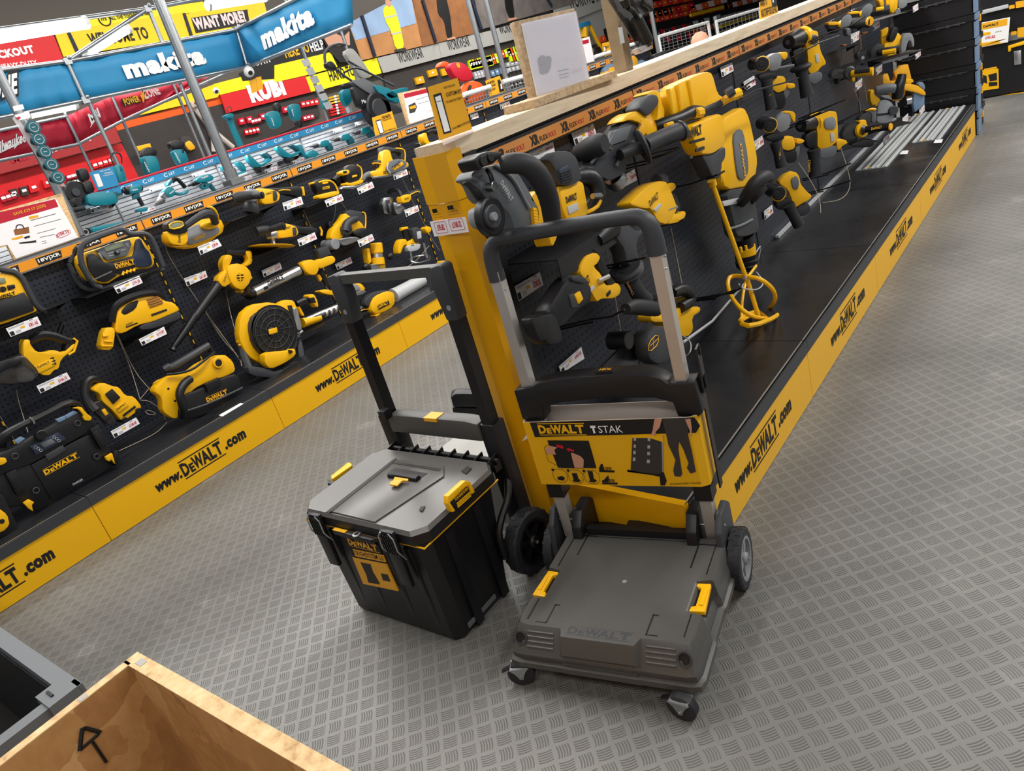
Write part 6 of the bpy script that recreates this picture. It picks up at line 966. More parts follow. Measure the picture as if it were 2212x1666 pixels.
build(t, r, [('panel', 'white', 'p', '695 212 960 160 940 395 690 442', .03, .034, 0), ('orange_header', 'amber', 'p', '697 218 935 172 932 235 696 280', .033, .0355, 0), ('orange_footer', 'amber', 'p', '690 405 925 362 865 372 865 400 930 395 690 438', .033, .0355, 0), ('yellow_strip', 'yellow', 'p', '697 308 775 296 776 325 697 336', .033, .0355, 0), ('brand_print', 'ink', 'x', 'DeWALT', '710 262 850 232', .037, .19, .04), ('price_print', 'inkred', 'x', '£95.82', '728 368 820 352', .037, .3, .02), ('small_print', 'ink', 'x', '£105.00', '820 305 880 295', .037, .2, 0)])
tag(B().raw([(-2.2, 8.75, .0015), (-.2, 7.94, .0015), (-.2, 7.98, .0015), (-2.2, 8.79, .0015)], [(0, 1, 2, 3)]).out('floor_stripe', 'panel'), 'yellow tape stripe on the floor in front of the far toolboxes', 'floor marking')
# ================================================================ second run (teal tools) and everything behind it
TMAX = .06
XM = -6.3; TM = T((XM, 0, 0), 0); t = TM
def plain(name, label, cat, t, view, parts, group=None): return tool(name, label, cat, t, view, parts, group)
SLOTZ = 1.335
for k, lb in enumerate(['grey slatwall bay of the teal tool run, at the left edge', 'grey slatwall bay with the heat gun and metal shear', 'grey slatwall bay with three teal nailers, right of the big steel pole', 'grey slatwall bay with three small teal screwdrivers']):
    y0 = 1.97+k*.985; y1 = y0+.985; ym = (y0+y1)/2; r = thing('slatwall_bay', lb, 'display shelving', (XM-.2, ym, 0))
    B().box((XM-.01, ym, .80), (.02, .980, 1.06)).out('slat_panel', 'slatwall', r); B().box((XM+.008, y1-.006, .80), (.02, .010, 1.06)).out('upright', 'mid', r)
    rl = B().box((XM+.02, ym, 1.362), (.03, .983, .055), .002).out('header_strip', 'blue', r); B().cyl((XM+.03, y0, 1.398), (XM+.03, y1, 1.398), .010).out('red_tube', 'red', r)
    B().box((XM+.01, ym, 1.330), (.025, .97, .008)).out('led_strip', 'light', r)
    for i in range(5):
        yc = y0+.1+i*.195; q = B().use('white'); put_text(q, 'LXT', (XM+.0365, yc+.02, 1.352), (0, .055, 0), (0, 0, .022), .03)
        put_text(q, 'C', (XM+.0365, yc-.03, 1.348), (0, .035, 0), (0, 0, .032), .01); q.out('printed_badge', None, rl, smooth=0)
    B().box((XM+.2, ym, .12), (.4, .98, .24), .003).out('plinth', 'mid', r); B().box((XM-.30, ym, 1.375), (.56, .983, .02)).out('top_board', 'mid', r)
for y_ in (2.2, 3.2, 4.2, 5.2): area((XM+.10, y_, 1.325), .02, .9, 2.2, (.95, .97, 1))
# teal tools
def mk(name, lb, parts, view='b', cat='power tool'): return tool(name, lb, cat, TM, view, parts)
mk('heat_gun', 'teal heat gun with black nozzle hanging on the slatwall', [('barrel', 'teal', 'r', '280 1300 400 1270 440 1300 420 1370 300 1410 260 1370', .06, .16, .006), ('nozzle', 'black', 'l', '160 1370 .11 280 1350 .11', '0 .022 .2 .020 .3 .032 1 .034'), ('rear_cap', 'black', 'r', '400 1265 445 1290 450 1350 420 1375', .06, .15, .004), ('grip', 'tealk', 'r', '320 1400 400 1380 400 1460 340 1480', .08, .15, .005), ('grip_rubber', 'black', 't', '375 1450 .11 440 1570 .11', .018, 0), ('foot', 'teal', 'r', '360 1610 480 1580 520 1590 500 1640 380 1650', .06, .16, .005), ('lettering', 'white', 'x', 'Makita', '300 1365 375 1345', .162, .26)])
mk('metal_shear', 'teal metal shear with silver jaws pointing down left', [('body', 'teal', 'r', '720 1370 780 1300 860 1310 900 1380 870 1440 800 1450', .06, .15, .006), ('collar', 'silver', 'l', '770 1440 .11 700 1390 .11', '0 .03 1 .04'), ('jaws', 'steel', 'p', '600 1560 660 1430 720 1450 760 1500 700 1550', .09, .12, .002), ('grip', 'black', 't', '840 1230 .11 900 1180 .12 980 1260 .12 1020 1310 .11', [.02, .018, .018, .02], 1), ('arm', 'teal', 'r', '770 1280 840 1190 860 1230 820 1290', .07, .14, .004), ('battery_foot', 'teal', 'r', '900 1370 1000 1400 1070 1330 1080 1380 1020 1420 900 1410', .06, .15, .005), ('lettering', 'white', 'x', 'Makita', '820 1410 880 1360', .152, .25)])
mk('drill_driver', 'teal drill driver with trigger hanging above the orange rail, left of the big pole', [('body', 'teal', 'r', '1170 1200 1280 1140 1360 1120 1420 1160 1420 1210 1340 1240 1200 1250', .06, .15, .006), ('chuck', 'black', 'l', '1070 1290 .11 1200 1230 .11', '0 .010 .3 .012 .4 .022 1 .026'), ('trigger_frame', 'teal', 'r', '1240 1270 1330 1230 1370 1290 1330 1340 1270 1330', .08, .13, .004), ('trigger_hole', 'ink', 'd', '1295 1290', .128, .133, .012), ('grip', 'tealk', 't', '1360 1270 .11 1440 1370 .11', [.022, .018], 0), ('bit', 'steel', 't', '1180 1300 .11 1260 1270 .11', .004, 0), ('lettering', 'white', 'x', 'Makita', '1260 1200 1350 1160', .152, .25)])
mk('angle_grinder', 'teal angle grinder lying on a slat shelf at the left end', [('body', 'teal', 'r', '560 1250 640 1230 740 1240 770 1300 700 1320 570 1320', .08, .16, .006), ('head', 'black', 'd', '500 1300', .08, .18, .032), ('head/bore', 'ink', 'd', '492 1302', .178, .184, .016), ('guard', 'black', 'r', '440 1340 540 1320 560 1350 480 1370', .06, .18, .004), ('rear', 'tealk', 'r', '700 1240 760 1225 760 1290 720 1300', .08, .15, .004)], 'A')
mk('multi_cutter', 'teal long-bodied cutter low on the slatwall, above the caged radio', [('body', 'teal', 'r', '590 1460 700 1440 760 1430 800 1420 790 1440 700 1470 600 1500', .08, .15, .005), ('head', 'black', 'd', '562 1492', .08, .17, .032), ('head/rim', 'light', 'ring', '550 1492', .172, .020, .003)], 'A')
for lb, sx, sy, v in (('teal nailer with white foot, beside the foot of the big steel pole', 0, 0, 0), ('teal nailer, middle of the row right of the big pole', 0, 0, 1), ('teal nailer, right one of the row by the bay divider', 0, 0, 2)):
    P = [[('body', 'teal', 'r', '1540 1030 1560 1010 1640 1060 1720 1120 1850 1080 1880 1110 1740 1180 1650 1180', .06, .14, .005), ('handle', 'teal', 'r', '1740 960 1800 950 1850 1000 1880 1090 1840 1080 1780 1010', .07, .13, .004), ('magazine', 'white', 'p', '1740 1150 1880 1100 1890 1120 1760 1172', .07, .15, .002)],
         [('body', 'teal', 'r', '320 1020 350 1010 420 1080 480 1140 560 1100 620 1060 630 1090 500 1160 420 1180 330 1080', .06, .14, .005), ('handle', 'tealk', 'r', '500 1000 560 980 630 1040 620 1080 540 1030', .07, .13, .004), ('magazine', 'black', 'p', '420 1180 490 1160 500 1240 480 1240', .07, .13, .002), ('battery', 'teal', 'r', '560 1060 620 1040 630 1080 570 1110', .06, .13, .004)],
         [('body', 'teal', 'r', '690 910 720 900 800 970 860 1010 950 980 980 960 990 990 860 1060 780 1040 700 950', .06, .14, .005), ('handle', 'tealk', 'r', '850 900 900 880 970 930 980 980 900 920', .07, .13, .004), ('magazine', 'black', 'p', '800 1060 840 1050 870 1110 850 1120', .07, .13, .002), ('battery', 'teal', 'r', '940 890 990 880 1040 980 1060 1040 1020 1030', .06, .13, .004)]][v]
    tool('nailer', lb, 'power tool', TM, 'b' if v == 0 else 'c', P)
for lb, dx, dy in (('small teal screwdriver tool, left one of three in a row', 0, 0), ('small teal screwdriver tool, middle one of three in a row', 265, -80), ('small teal screwdriver tool, right one of three in a row', 520, -165)):
    def o_(s): 
        a = [float(q) for q in s.split()]; return ' '.join('%g' % (a[i]+(dx if i % 2 == 0 else dy)) for i in range(len(a)))
    def o3(s):
        a = [float(q) for q in s.split()]; return ' '.join('%g' % (a[i]+(dx if i % 3 == 0 else dy if i % 3 == 1 else 0)) for i in range(len(a)))
    tool('screwdriver_tool', lb, 'power tool', TM, 'c', [('body', 'teal', 'r', o_('1230 850 1330 820 1360 870 1330 910 1250 920'), .06, .13, .005), ('collar', 'silver', 'l', o3('1245 885 .10 1200 895 .10'), '0 .028 1 .024'), ('nose', 'dark', 'l', o3('1200 895 .10 1100 918 .10'), '0 .024 .5 .02 .6 .010 1 .004'), ('grip', 'tealk', 'r', o_('1320 880 1370 860 1410 940 1360 970 1330 930'), .07, .12, .004)], 'row of small teal screwdrivers')
tool('tool_cradle', 'open teal tool part beside the left screwdriver tool', 'power tool', TM, 'c', [('body', 'teal', 'r', '1070 1000 1130 950 1190 970 1225 1010 1180 1040 1080 1060', .06, .13, .004)])
for v_, q, l_ in (('b', '525 1330 720 1265 745 1310 545 1375', 'right of the heat gun'), ('b', '1110 1130 1280 1075 1300 1115 1140 1175', 'above the teal drill driver'), ('b', '380 1640 600 1570 620 1620 400 1690', 'below the heat gun'), ('b', '1770 1195 1930 1140 1950 1180 1790 1245', 'below the nailer by the pole'), ('c', '530 1200 680 1155 695 1200 545 1245', 'below the middle nailer'), ('c', '880 1090 1020 1045 1035 1085 900 1130', 'below the right nailer'), ('c', '1390 700 1500 665 1515 700 1400 740', 'above the middle screwdriver tool'), ('c', '1665 610 1770 585 1780 620 1675 655', 'above the right screwdriver tool'), ('A', '580 1340 690 1310 700 1345 590 1370', 'below the teal grinder')):
    ticket(TM, v_, q, '£199', 'white price ticket '+l_+' on the slatwall', .06, 'price tickets on the slatwall', 'blue', .0015)
for v_, q, l_ in (('A', '440 1380 760 1300', 'teal grinder'), ('c', '500 1180 640 1120', 'middle nailer'), ('c', '780 1080 1000 1010', 'right nailer')): shelf(TM, v_, q, 'short slatwall shelf under the '+l_, 0, .12, 'slatwall shelves')
# bags and cases standing on the slatwall run
for lb, v_, P in (('teal upright dust unit with black hoses, left one beside the steel pole', 'b', [('case', 'teal', 'r', '430 900 460 880 560 870 640 890 690 1080 600 1120 520 1140 480 1060', .0, .16, .006), ('hose_bundle', 'black', 'r', '440 800 500 750 600 760 640 820 630 880 540 880 430 900', .02, .14, .010), ('side', 'tealk', 'r', '440 920 470 900 540 1130 510 1150', .1, .165, .003), ('lettering', 'white', 'x', 'Makita', '520 1100 455 960', .167, .14)]),
                 ('teal upright dust unit with black cap, in front of the dark rack', 'b', [('case', 'teal', 'r', '840 790 1020 780 1090 970 960 1010 920 960', .0, .16, .006), ('cap', 'black', 'r', '800 690 880 660 980 660 1030 700 1010 790 850 790', .0, .15, .010), ('handle_slot', 'ink', 'p', '985 790 1005 788 1010 830 990 832', .158, .165, .001), ('lettering', 'white', 'x', 'Makita', '945 970 875 830', .162, .16)]),
                 ('tall slim teal tool with wire loop on top', 'c', [('tube', 'teal', 't', '90 560 .08 150 720 .08 230 900 .08', .028, 0, 12), ('head', 'teal', 'r', '30 520 90 490 150 500 150 550 60 560', .02, .15, .006), ('wire_loop', 'dark', 't', '80 480 .08 40 430 .08 110 400 .08 120 480 .08', .004, 1)]),
                 ('large teal backpack case in front of the red sign', 'c', [('case', 'teal', 'r', '555 490 640 460 720 470 760 640 680 690 630 660', .0, .16, .006), ('strap_top', 'black', 'r', '665 370 710 350 745 400 740 480 700 500', .02, .13, .006), ('lettering', 'white', 'x', 'Makita', '660 650 625 550', .165, .18)]),
                 ('narrow teal case right of the large teal backpack', 'c', [('case', 'teal', 'r', '845 400 900 370 980 380 1000 540 960 590 900 560', .0, .16, .006), ('lettering', 'white', 'x', 'Makita', '905 530 880 440', .162, .2), ('lower', 'black', 'r', '940 590 1000 570 1020 660 980 680', .02, .12, .004)]),
                 ('teal case half behind the ticket pole', 'c', [('case', 'teal', 'r', '1270 260 1310 250 1340 420 1290 440', .0, .14, .006)]),
                 ('teal case with black battery block beside the mower', 'c', [('case', 'teal', 'r', '1500 230 1540 180 1640 190 1640 340 1570 410 1530 340', .0, .16, .006), ('battery_block', 'black', 'r', '1515 120 1620 105 1650 170 1530 185', .0, .15, .006), ('foot', 'light', 'p', '1590 410 1625 400 1640 470 1615 480', .04, .1, .002)]),
                 ('teal box with wire handle beside the blue kit sign', 'a', [('case', 'teal', 'r', '1480 1050 1580 1040 1640 1260 1540 1290', .0, .14, .006), ('wire_handle', 'black', 't', '1470 1060 .07 1410 930 .07 1480 880 .07 1560 920 .07 1565 1030 .07', .006, 1), ('seat_slot', 'tealk', 'p', '1540 1060 1560 1055 1575 1120 1555 1130', .138, .145, .001)])):
    tool('dust_unit' if 'dust' in lb else 'tool_case', lb, 'tool case', T((XM-.15, 0, 0)), v_, P)
tool('kit_sign', 'blue printed kit sign with glowing blue patch at its foot', 'sign', TM, 'a', [('panel', 'blue', 'p', '1145 1145 1450 1065 1530 1310 1260 1380', .04, .045, 0), ('phone_print', 'white', 'p', '1200 1170 1270 1160 1330 1320 1265 1335', .044, .047, 0), ('words', 'white', 'x', 'CUSTOM KIT', '1340 1170 1450 1145', .0475, .14), ('+', 'white', 'x', 'BUILD YOUR OWN', '1290 1140 1420 1110', .0475, .1), ('+', 'white', 'x', 'TO TAKE AWAY TODAY', '1330 1200 1460 1168', .0475, .1)])
tool('speaker_tower', 'tall black two-part unit standing left of the blue kit sign', 'tool case', TM, 'a', [('upper', 'black', 'r', '1000 1110 1040 1090 1120 1090 1170 1230 1060 1270', .0, .1, .006), ('lower', 'black', 'r', '1060 1270 1170 1235 1235 1390 1110 1420', .0, .1, .006)])
tool('cable_reel', 'black round reel standing on the left end of the teal run', 'reel', TM, 'a', [('disc', 'black', 'd', '985 1400', .02, .08, .085), ('disc/hub', 'dark', 'd', '985 1400', .08, .095, .03)])
# mower
tool('lawn_mower', 'teal and black battery lawn mower with folded handle standing on top of the far run', 'lawn mower', T((XM, 0, 0), 0), 'd', [
 ('deck', 'dark', 'r', '380 550 440 530 560 590 600 620 600 640 520 660 480 640 460 590', .0, .3, .010), ('body', 'teal', 'r', '370 430 440 440 520 470 580 520 580 575 520 560 450 530 410 490', .05, .3, .008), ('battery_box', 'teal', 'r', '460 500 560 460 640 450 640 480 560 530 500 540', .1, .3, .006), ('cover', 'grey', 'r', '200 400 300 380 380 420 430 500 380 520 280 460', .05, .28, .006), ('grass_bag', 'black', 'r', '215 440 280 450 380 520 380 600 270 610 240 540', .05, .27, .010), ('lettering', 'white', 'x', 'Makita', '290 575 370 565', .275, .25), ('wheel', 'black', 'd', '425 612', .20, .30, .19*.9), ('wheel/wheel_hub', 'dark', 'd', '425 612', .30, .31, .10),
 ('handle_tube', 'dark', 't', '60 290 .25 160 370 .25 280 450 .25 400 520 .25', .012, 0), ('handle_tube', 'dark', 't', '180 250 .1 300 320 .15 450 400 .2 530 440 .2', .012, 0), ('top_bar', 'dark', 't', '10 270 .25 0 200 .22 30 150 .2 100 120 .18 160 130 .15', .014, 2), ('switch_box', 'black', 'r', '20 260 60 250 95 290 90 330 30 300', .2, .3, .006), ('cross_bar', 'black', 't', '150 340 .24 230 300 .2 300 320 .18', .010, 1), ('bag_panel', 'greyb', 'r', '150 180 210 150 260 200 370 370 290 390 220 290', .0, .05, .004)])
# ---- pipes, banners, lamps over the teal run
def pipe(lb, pts, rad=.024, m='galv', grp='scaffold tubes'):
    b = B().tube(pts, rad, 12); return tag(b.out('steel_tube', m), lb, 'steel tube', grp)
def clamp(lb, p, r_=.035): return tag(B().box(p, (r_*1.3, r_*1.6, r_*1.4), .008).ball(Vector(p)+Vector((.02, .02, .02)), r_*.5).out('tube_clamp', 'galv'), lb, 'clamp', 'tube clamps')
P_ = lambda t_, v, x, y, w=0: (setattr(t_, 'view', v), t_.p(x, y, w))[1]
bp = P_(T((-4.05, 0, 0)), 'z', 508, 400)
r = thing('steel_post', 'thick steel post standing on the rear display run beside the printed rail', 'steel tube', bp); B().cyl((bp.x, bp.y, 1.23), (bp.x, bp.y, 3.3), .0285, n=20).out('tube', 'galv', r); B().box((bp.x, bp.y, 1.24), (.09, .09, .03), .006).cyl((bp.x, bp.y, 1.25), (bp.x, bp.y, 1.31), .038).out('foot_clamp', 'galv', r)
for lb, v, x, y, xx, top, z0 in (('steel tube at the left edge carrying the tape measures', 'z', 105, 372, -4.05, 3.1, 1.23), ('steel tube below the left corner of the blue banners', 'A', 750, 1040, XM-.1, 2.36, 1.4), ('steel tube carrying the ladder of tickets behind the big post', 'A', 1350, 1000, XM-.1, 2.62, 1.4), ('steel tube with the row of small tickets', 'B', 320, 770, XM-.1, 2.9, 1.4), ('steel tube left of the mower', 'B', 500, 480, XM-.3, 2.9, 1.4), ('steel tube left of the yellow staff sign', 'B', 1360, 520, -4.05, 2.6, 1.23), ('steel tube right of the yellow staff sign', 'B', 1485, 575, -4.05, 2.6, 1.23)):
    q = P_(T((xx, 0, 0)), v, x, y); r = thing('steel_post', lb, 'steel tube', (q.x, q.y, z0)); B().cyl((q.x, q.y, z0), (q.x, q.y, top), .017 if xx < -5 else .022, n=12).out('tube', 'galv', r)
for lb, v, x, y, xx in (('thin steel tube in front of the dark covered rack', 'A', 910, 1040, -8.0), ('thin steel tube below the red lightning banner', 'A', 590, 1090, -8.0), ('thin steel tube below the yellow banner, by the ladder', 'b', 1290, 900, -8.0)):
    q = P_(T((xx, 0, 0)), v, x, y); tag(B().cyl((q.x, q.y, 1.0), (q.x, q.y, 2.2), .016, n=8).out('steel_post', 'galv'), lb, 'steel tube')
TB = T((XM-.04, 0, 0))
c1t, c1b, c2t, c2b = P_(TB, 'A', 430, 395), P_(TB, 'A', 545, 645), P_(TB, 'A', 1520, 190), P_(TB, 'A', 1590, 430)
l0t, l0b = P_(TB, 'A', -60, 460), P_(TB, 'A', -60, 770)
TC = T((0, c2t.y, 0), -math.pi/2)
r0t, r0b = P_(TC, 'A', 2260, -190), P_(TC, 'A', 2260, 160)
def banner(lb, qs, m, words, n=(1, 0, 0), eyelets=True):
    r = thing('vinyl_banner', lb, 'banner', qs[0]); n = Vector(n); 
    # slightly rippled sheet
    tl, tr, br, bl = qs; N = 14; vs = []; fs = []
    for i in range(N+1):
        for j in range(4):
            u, v = i/N, j/3; p = (tl*(1-u)+tr*u)*(1-v)+(bl*(1-u)+br*u)*v; vs.append(p+n*(.012*math.sin(i*1.9+j*.8)-.01)*(1 if 0 < j < 3 or i % 3 else 0))
    for i in range(N):
        for j in range(3): a = i*4+j; fs.append((a, a+1, a+5, a+4))
    so = B().raw(vs, fs).out('sheet', m, r); md = so.modifiers.new('t', 'SOLIDIFY'); md.thickness = .002
    for wi, (txt, m2, u0, v0, u1, v1, h, bo) in enumerate(words):
        ex = (tr-tl); ey = (tl-bl); p = bl+ex*u0+ey*v0+n*(.012+wi*.008); e = ex*(u1-u0)+ey*(v1-v0)
        put_text((q := B()), txt, p, e, ey*h, bo); q.out('lettering', m2, r, smooth=0)
    return r
banner('blue vinyl banner with white ONE lettering at the left edge', [l0t, c1t, c1b, l0b], 'blue', [('ONE', 'ink', -.02, .32, .345, .38, .60, .12), ('ONE', 'white', .0, .38, .32, .44, .46, .05)])
banner('long blue vinyl banner with white brand word, left of the corner tube', [c1t, c2t, c2b, c1b], 'blue', [('makita', 'white', .25, .27, .73, .23, .52, .06)])
banner('blue vinyl banner with white brand word, turned towards the aisle, right of the corner', [c2t, r0t, r0b, c2b], 'blue', [('makita', 'white', .20, .20, .66, .26, .52, .06)], (0, -1, 0))
for lb, a, c in (('tube along the top of the left blue banner', l0t, c1t), ('tube along the bottom of the left blue banner', l0b, c1b), ('tube along the top of the long blue banner', c1t, c2t), ('tube along the bottom of the long blue banner', c1b, c2b), ('tube along the top of the right blue banner', c2t, r0t), ('tube along the bottom of the right blue banner', c2b, r0b)): pipe(lb, [a, c], .016)
for lb, p in (('clamp at the upper left corner of the long blue banner', c1t), ('clamp at the lower left corner of the long blue banner', c1b), ('clamp at the upper right corner of the long blue banner', c2t), ('clamp at the lower right corner of the long blue banner', c2b)): clamp(lb, p)
tag(B().cyl(c1t, (c1b.x, c1b.y, c1b.z-.02), .016).out('steel_post', 'galv'), 'short upright tube between the two left blue banners', 'steel tube'); tag(B().cyl(c2t, (c2b.x, c2b.y, c2b.z-.02), .016).out('steel_post', 'galv'), 'short upright tube between the two right blue banners', 'steel tube')
tt = T((XM-.1, 0, 0)); f0, f1 = P_(tt, 'A', -40, 195), P_(tt, 'A', 945, 58)
pipe('upper tube carrying the bright tube lamps, at the top left', [f0, f1], .018); pipe('slanting tube from the corner of the blue banners up to the lamp tube', [c1t, f1], .018); clamp('clamp on top of the lamp tube frame', f1)
f2 = P_(tt, 'A', 2200, -190); pipe('upper tube running on to the right behind the big post', [f1, f2], .018)
def tubelamp(lb, a, c, rad=.028):
    r = thing('tube_lamp', lb, 'lamp', (a+c)/2, 'tube lamps'); B().cyl(a, c, rad, n=10).out('glass_tube', 'tube', r); d = (c-a).normalized(); B().cyl(a-d*.03, a, rad*1.1).cyl(c, c+d*.03, rad*1.1).out('end_caps', 'white', r)
tubelamp('bright white tube lamp at the upper left edge', P_(tt, 'A', -60, 245), P_(tt, 'A', 535, 148), .045); tubelamp('bright tube lamp slanting above the long blue banner', P_(tt, 'A', 560, 340), P_(tt, 'A', 810, 190), .035)
tubelamp('bright tube lamp at the top edge above WANT MORE', P_(T((-8, 0, 0)), 'A', 1345, 35), P_(T((-8, 0, 0)), 'A', 1700, -20), .05); tubelamp('bright tube lamp below the left blue banner', P_(T((-7.97, 0, 0)), 'A', 190, 738), P_(T((-7.97, 0, 0)), 'A', 475, 680), .035)
# red banners of the third run (x = -8)
TR8 = T((-8, 0, 0)); g_ = lambda s, v='A': [P_(TR8, v, *s[i:i+2]) for i in range(0, len(s), 2)]
banner('red vinyl banner with white script word and lightning bolt, at the left', g_([-40, 850, 430, 750, 500, 925, -40, 1040]), 'milw', [('Milwaukee', 'white', .0, .2, .42, .42, .42, .03)])
banner('short red vinyl banner with lightning bolt, turned to the aisle', g_([430, 745, 720, 615, 785, 775, 500, 925]), 'milw', [('Mil', 'white', .38, .42, .62, .5, .34, .04)])
rz = banner('red vinyl banner with yellow and pink zone lettering', g_([720, 620, 1370, 480, 1140, 610, 785, 775]), 'milw', []); TR8.view = 'A'
build(TR8, rz, [('lettering', 'ink', 'x', 'POWER', '800 690 910 660', .02, .42, .12), ('lettering', 'yellow', 'x', 'POWER', '808 680 905 652', .03, .38, .04), ('lettering', 'pink', 'x', 'ZONE', '935 640 1035 605', .03, .5, .05), ('bolt', 'amber', 'p', '905 560 925 560 918 590 935 590 925 660 905 610 915 605', .02, .03, 0)])
for w_, q in (('lightning bolt on the left red banner', '0 985 60 930 55 950 150 890 90 960 95 940'), ('lightning bolt on the short red banner', '580 820 600 765 605 780 635 730 620 790 612 775')):
    TR8.view = 'A'; tag(B().prism(TR8.pts(q, .02), TR8.n*.004).out('printed_bolt', 'white'), 'white '+w_, 'print')
for lb, a in (('tube along the top of the left red banner', g_([-40, 848, 430, 748])), ('tube along the bottom of the left red banner', g_([-40, 1042, 500, 928])), ('tube along the foot of the zone banner', g_([500, 928, 785, 778, 1140, 612, 1570, 420]))): pipe(lb, a, .016)
# back wall boards: (name, label, material, polygon, words)
TW = T((-10.24, 0, 0))
WBN = [0]
def wallboard(lb, m, v, q, parts=(), w=.02, nm='sign_board', cat='sign'):
    WBN[0] += 1; dw = WBN[0]*.004 if w >= .02 else WBN[0]*.0005-.01
    parts = [tuple(list(p_[:4])+[p_[4]+dw, p_[5]+dw]+list(p_[6:])) if p_[2] in 'prd' else tuple(list(p_[:5])+[p_[5]+dw]+list(p_[6:])) if p_[2] == 'x' else tuple(list(p_[:4])+[p_[4]+dw]+list(p_[5:])) if p_[2] == 'ring' else p_ for p_ in parts]; w += dw
    return tool(nm, lb, cat, TW, v, [('board', m, 'p', q, w, w+.02, 0)]+list(parts))
wallboard('red board with white capitals at the upper left edge', 'redboard', 'A', '-40 255 335 200 410 385 -40 470', [('words', 'white', 'x', 'CKOUT', '0 380 228 340', .045, .22, .06), ('words', 'white', 'x', 'HEAVY-DUTY', '0 445 245 415', .045, .12, .03)])
wallboard('yellow strip with ALL THE TOOLS YOU NEED at the top', 'lemon', 'A', '540 120 1300 10 1345 40 1345 65 560 175', [('words', 'ink', 'x', 'ALL THE TOOLS YOU NEED', '710 130 985 92', .045, .07, .03), ('logo_ring', 'ink', 'ring', '672 125', .045, .075, .008), ('words', 'ink', 'x', 'ITS', '655 135 690 130', .045, .5, .04)])
wallboard('yellow banner reading WELCOME TO', 'banner', 'A', '350 205 1175 80 1240 235 545 345 410 365', [('words', 'ink', 'x', 'WELCOME TO', '590 300 965 248', .045, .19, .03), ('rack_post', 'navy', 'p', '425 195 445 192 520 350 495 355', .04, .05, 0), ('rack_post', 'navy', 'p', '1175 85 1190 83 1240 232 1222 235', .04, .05, 0)])
wallboard('yellow banner with WANT MORE? on a black plate', 'banner', 'A', '1195 90 1690 -20 1720 100 1500 200 1245 235', [('words_plate', 'ink', 'p', '1230 115 1590 60 1605 150 1260 212', .04, .048, 0), ('words', 'pink', 'x', 'WANT MORE?', '1262 195 1590 140', .05, .18, .06)])
wallboard('plain yellow banner left of the red sign with four white capitals', 'banner', 'A', '840 745 1380 540 1410 605 1400 625 920 735')
wallboard('yellow board above the red sign with four white capitals', 'lemon', 'A', '1375 540 1810 425 1870 500 1415 610')
wallboard('black board with TODAY! and HELP lettering', 'ink', 'A', '1540 470 1830 330 1840 250 2240 130 2240 380 1850 500 1560 520', [('words', 'white', 'x', 'TODAY!', '1590 440 1740 400', .045, .3, .03), ('words', 'yellow', 'x', 'HERE TO', '1840 375 1995 335', .045, .3, .03), ('words', 'white', 'x', 'HELP', '2005 335 2090 312', .045, .5, .03), ('words', 'yellow', 'x', 'ARE', '1930 295 2010 270', .045, .4, .03), ('arms_picture', 'skin', 'p', '2085 240 2202 200 2240 220 2240 300 2100 290', .04, .046, 0)])
wallboard('red sign board with four large white capitals', 'redboard', 'A', '1415 612 1965 480 2012 590 1455 728', [('words', 'white', 'x', 'RUBI', '1622 665 1845 610', .045, .38, .08)])
wallboard('yellow HAND TOOLS board behind the mower handle', 'lemon', 'B', '180 495 385 440 635 370 668 470 290 575 215 590', [('words', 'ink', 'x', 'HAND TOOLS', '342 525 560 470', .045, .22, .02)])
wallboard('yellow panel with printed worker in black apron behind the mower handle', 'lemon', 'B', '-20 420 340 335 385 430 200 480 -20 530', [('figure_picture', 'ink', 'p', '290 250 470 140 520 280 500 400 400 400 330 330', .04, .05, 0), ('arms_picture', 'skin', 'p', '300 250 350 200 420 240 460 200 465 290 330 300', .05, .06, 0)])
wallboard('grey WORKWEAR board, left one', 'greyb', 'B', '640 372 1030 278 1052 372 680 470', [('words', 'ink', 'x', 'WORKWEAR', '785 408 940 368', .045, .26, .0)])
wallboard('grey WORKWEAR board, second from left', 'greyb', 'B', '1032 277 1290 215 1470 170 1500 260 1054 371', [('words', 'ink', 'x', 'WORKWEAR', '1102 328 1240 292', .045, .26, .0)])
wallboard('grey WORKWEAR board left of the foil covered notice', 'greyb', 'B', '1375 190 1530 150 1700 108 1720 200 1395 285', [('words', 'ink', 'x', 'WORKWEAR', '1432 222 1570 188', .047, .26, .0)])
wallboard('grey WORKWEAR board right of the foil covered notice', 'greyb', 'B', '1750 0 2110 -80 2120 40 1900 130 1800 140', [('words', 'ink', 'x', 'WORKWEAR', '1880 62 2075 8', .047, .26, .0)])
wallboard('big photo poster of a building site with figure in yellow high-visibility clothes', 'sand', 'B', '455 150 850 -60 930 295 540 388', [('sky_picture', 'sky', 'p', '455 150 850 -60 890 150 500 260', .04, .044, 0), ('figure_picture', 'hiv', 'r', '675 60 700 30 750 40 790 180 815 310 760 320 730 200 690 130', .045, .052, 0), ('head_picture', 'skin', 'd', '712 20', .045, .052, .07), ('boots_picture', 'slate', 'p', '750 320 820 305 830 325 760 335', .045, .053, 0), ('stripes_picture', 'light', 'p', '688 110 770 90 772 100 690 120', .051, .055, 0), ('+', 'light', 'p', '730 215 795 200 797 210 732 225', .051, .055, 0), ('rack_post', 'navy', 't', '540 100 .12 625 365 .12', .035, 0)], nm='wall_poster', cat='poster')
wallboard('photo poster with figure in dark jacket among rusty steel', 'rust', 'B', '855 -60 1200 -60 1258 215 930 300', [('figure_picture', 'ink', 'r', '1020 -20 1080 -30 1110 100 1125 250 1090 250 1070 130 1030 90', .04, .047, 0), ('shoes_picture', 'skin', 'p', '1085 248 1140 235 1145 248 1090 258', .045, .052, 0), ('rack_post', 'navy', 't', '930 0 .12 1015 270 .12', .035, 0)], nm='wall_poster', cat='poster')
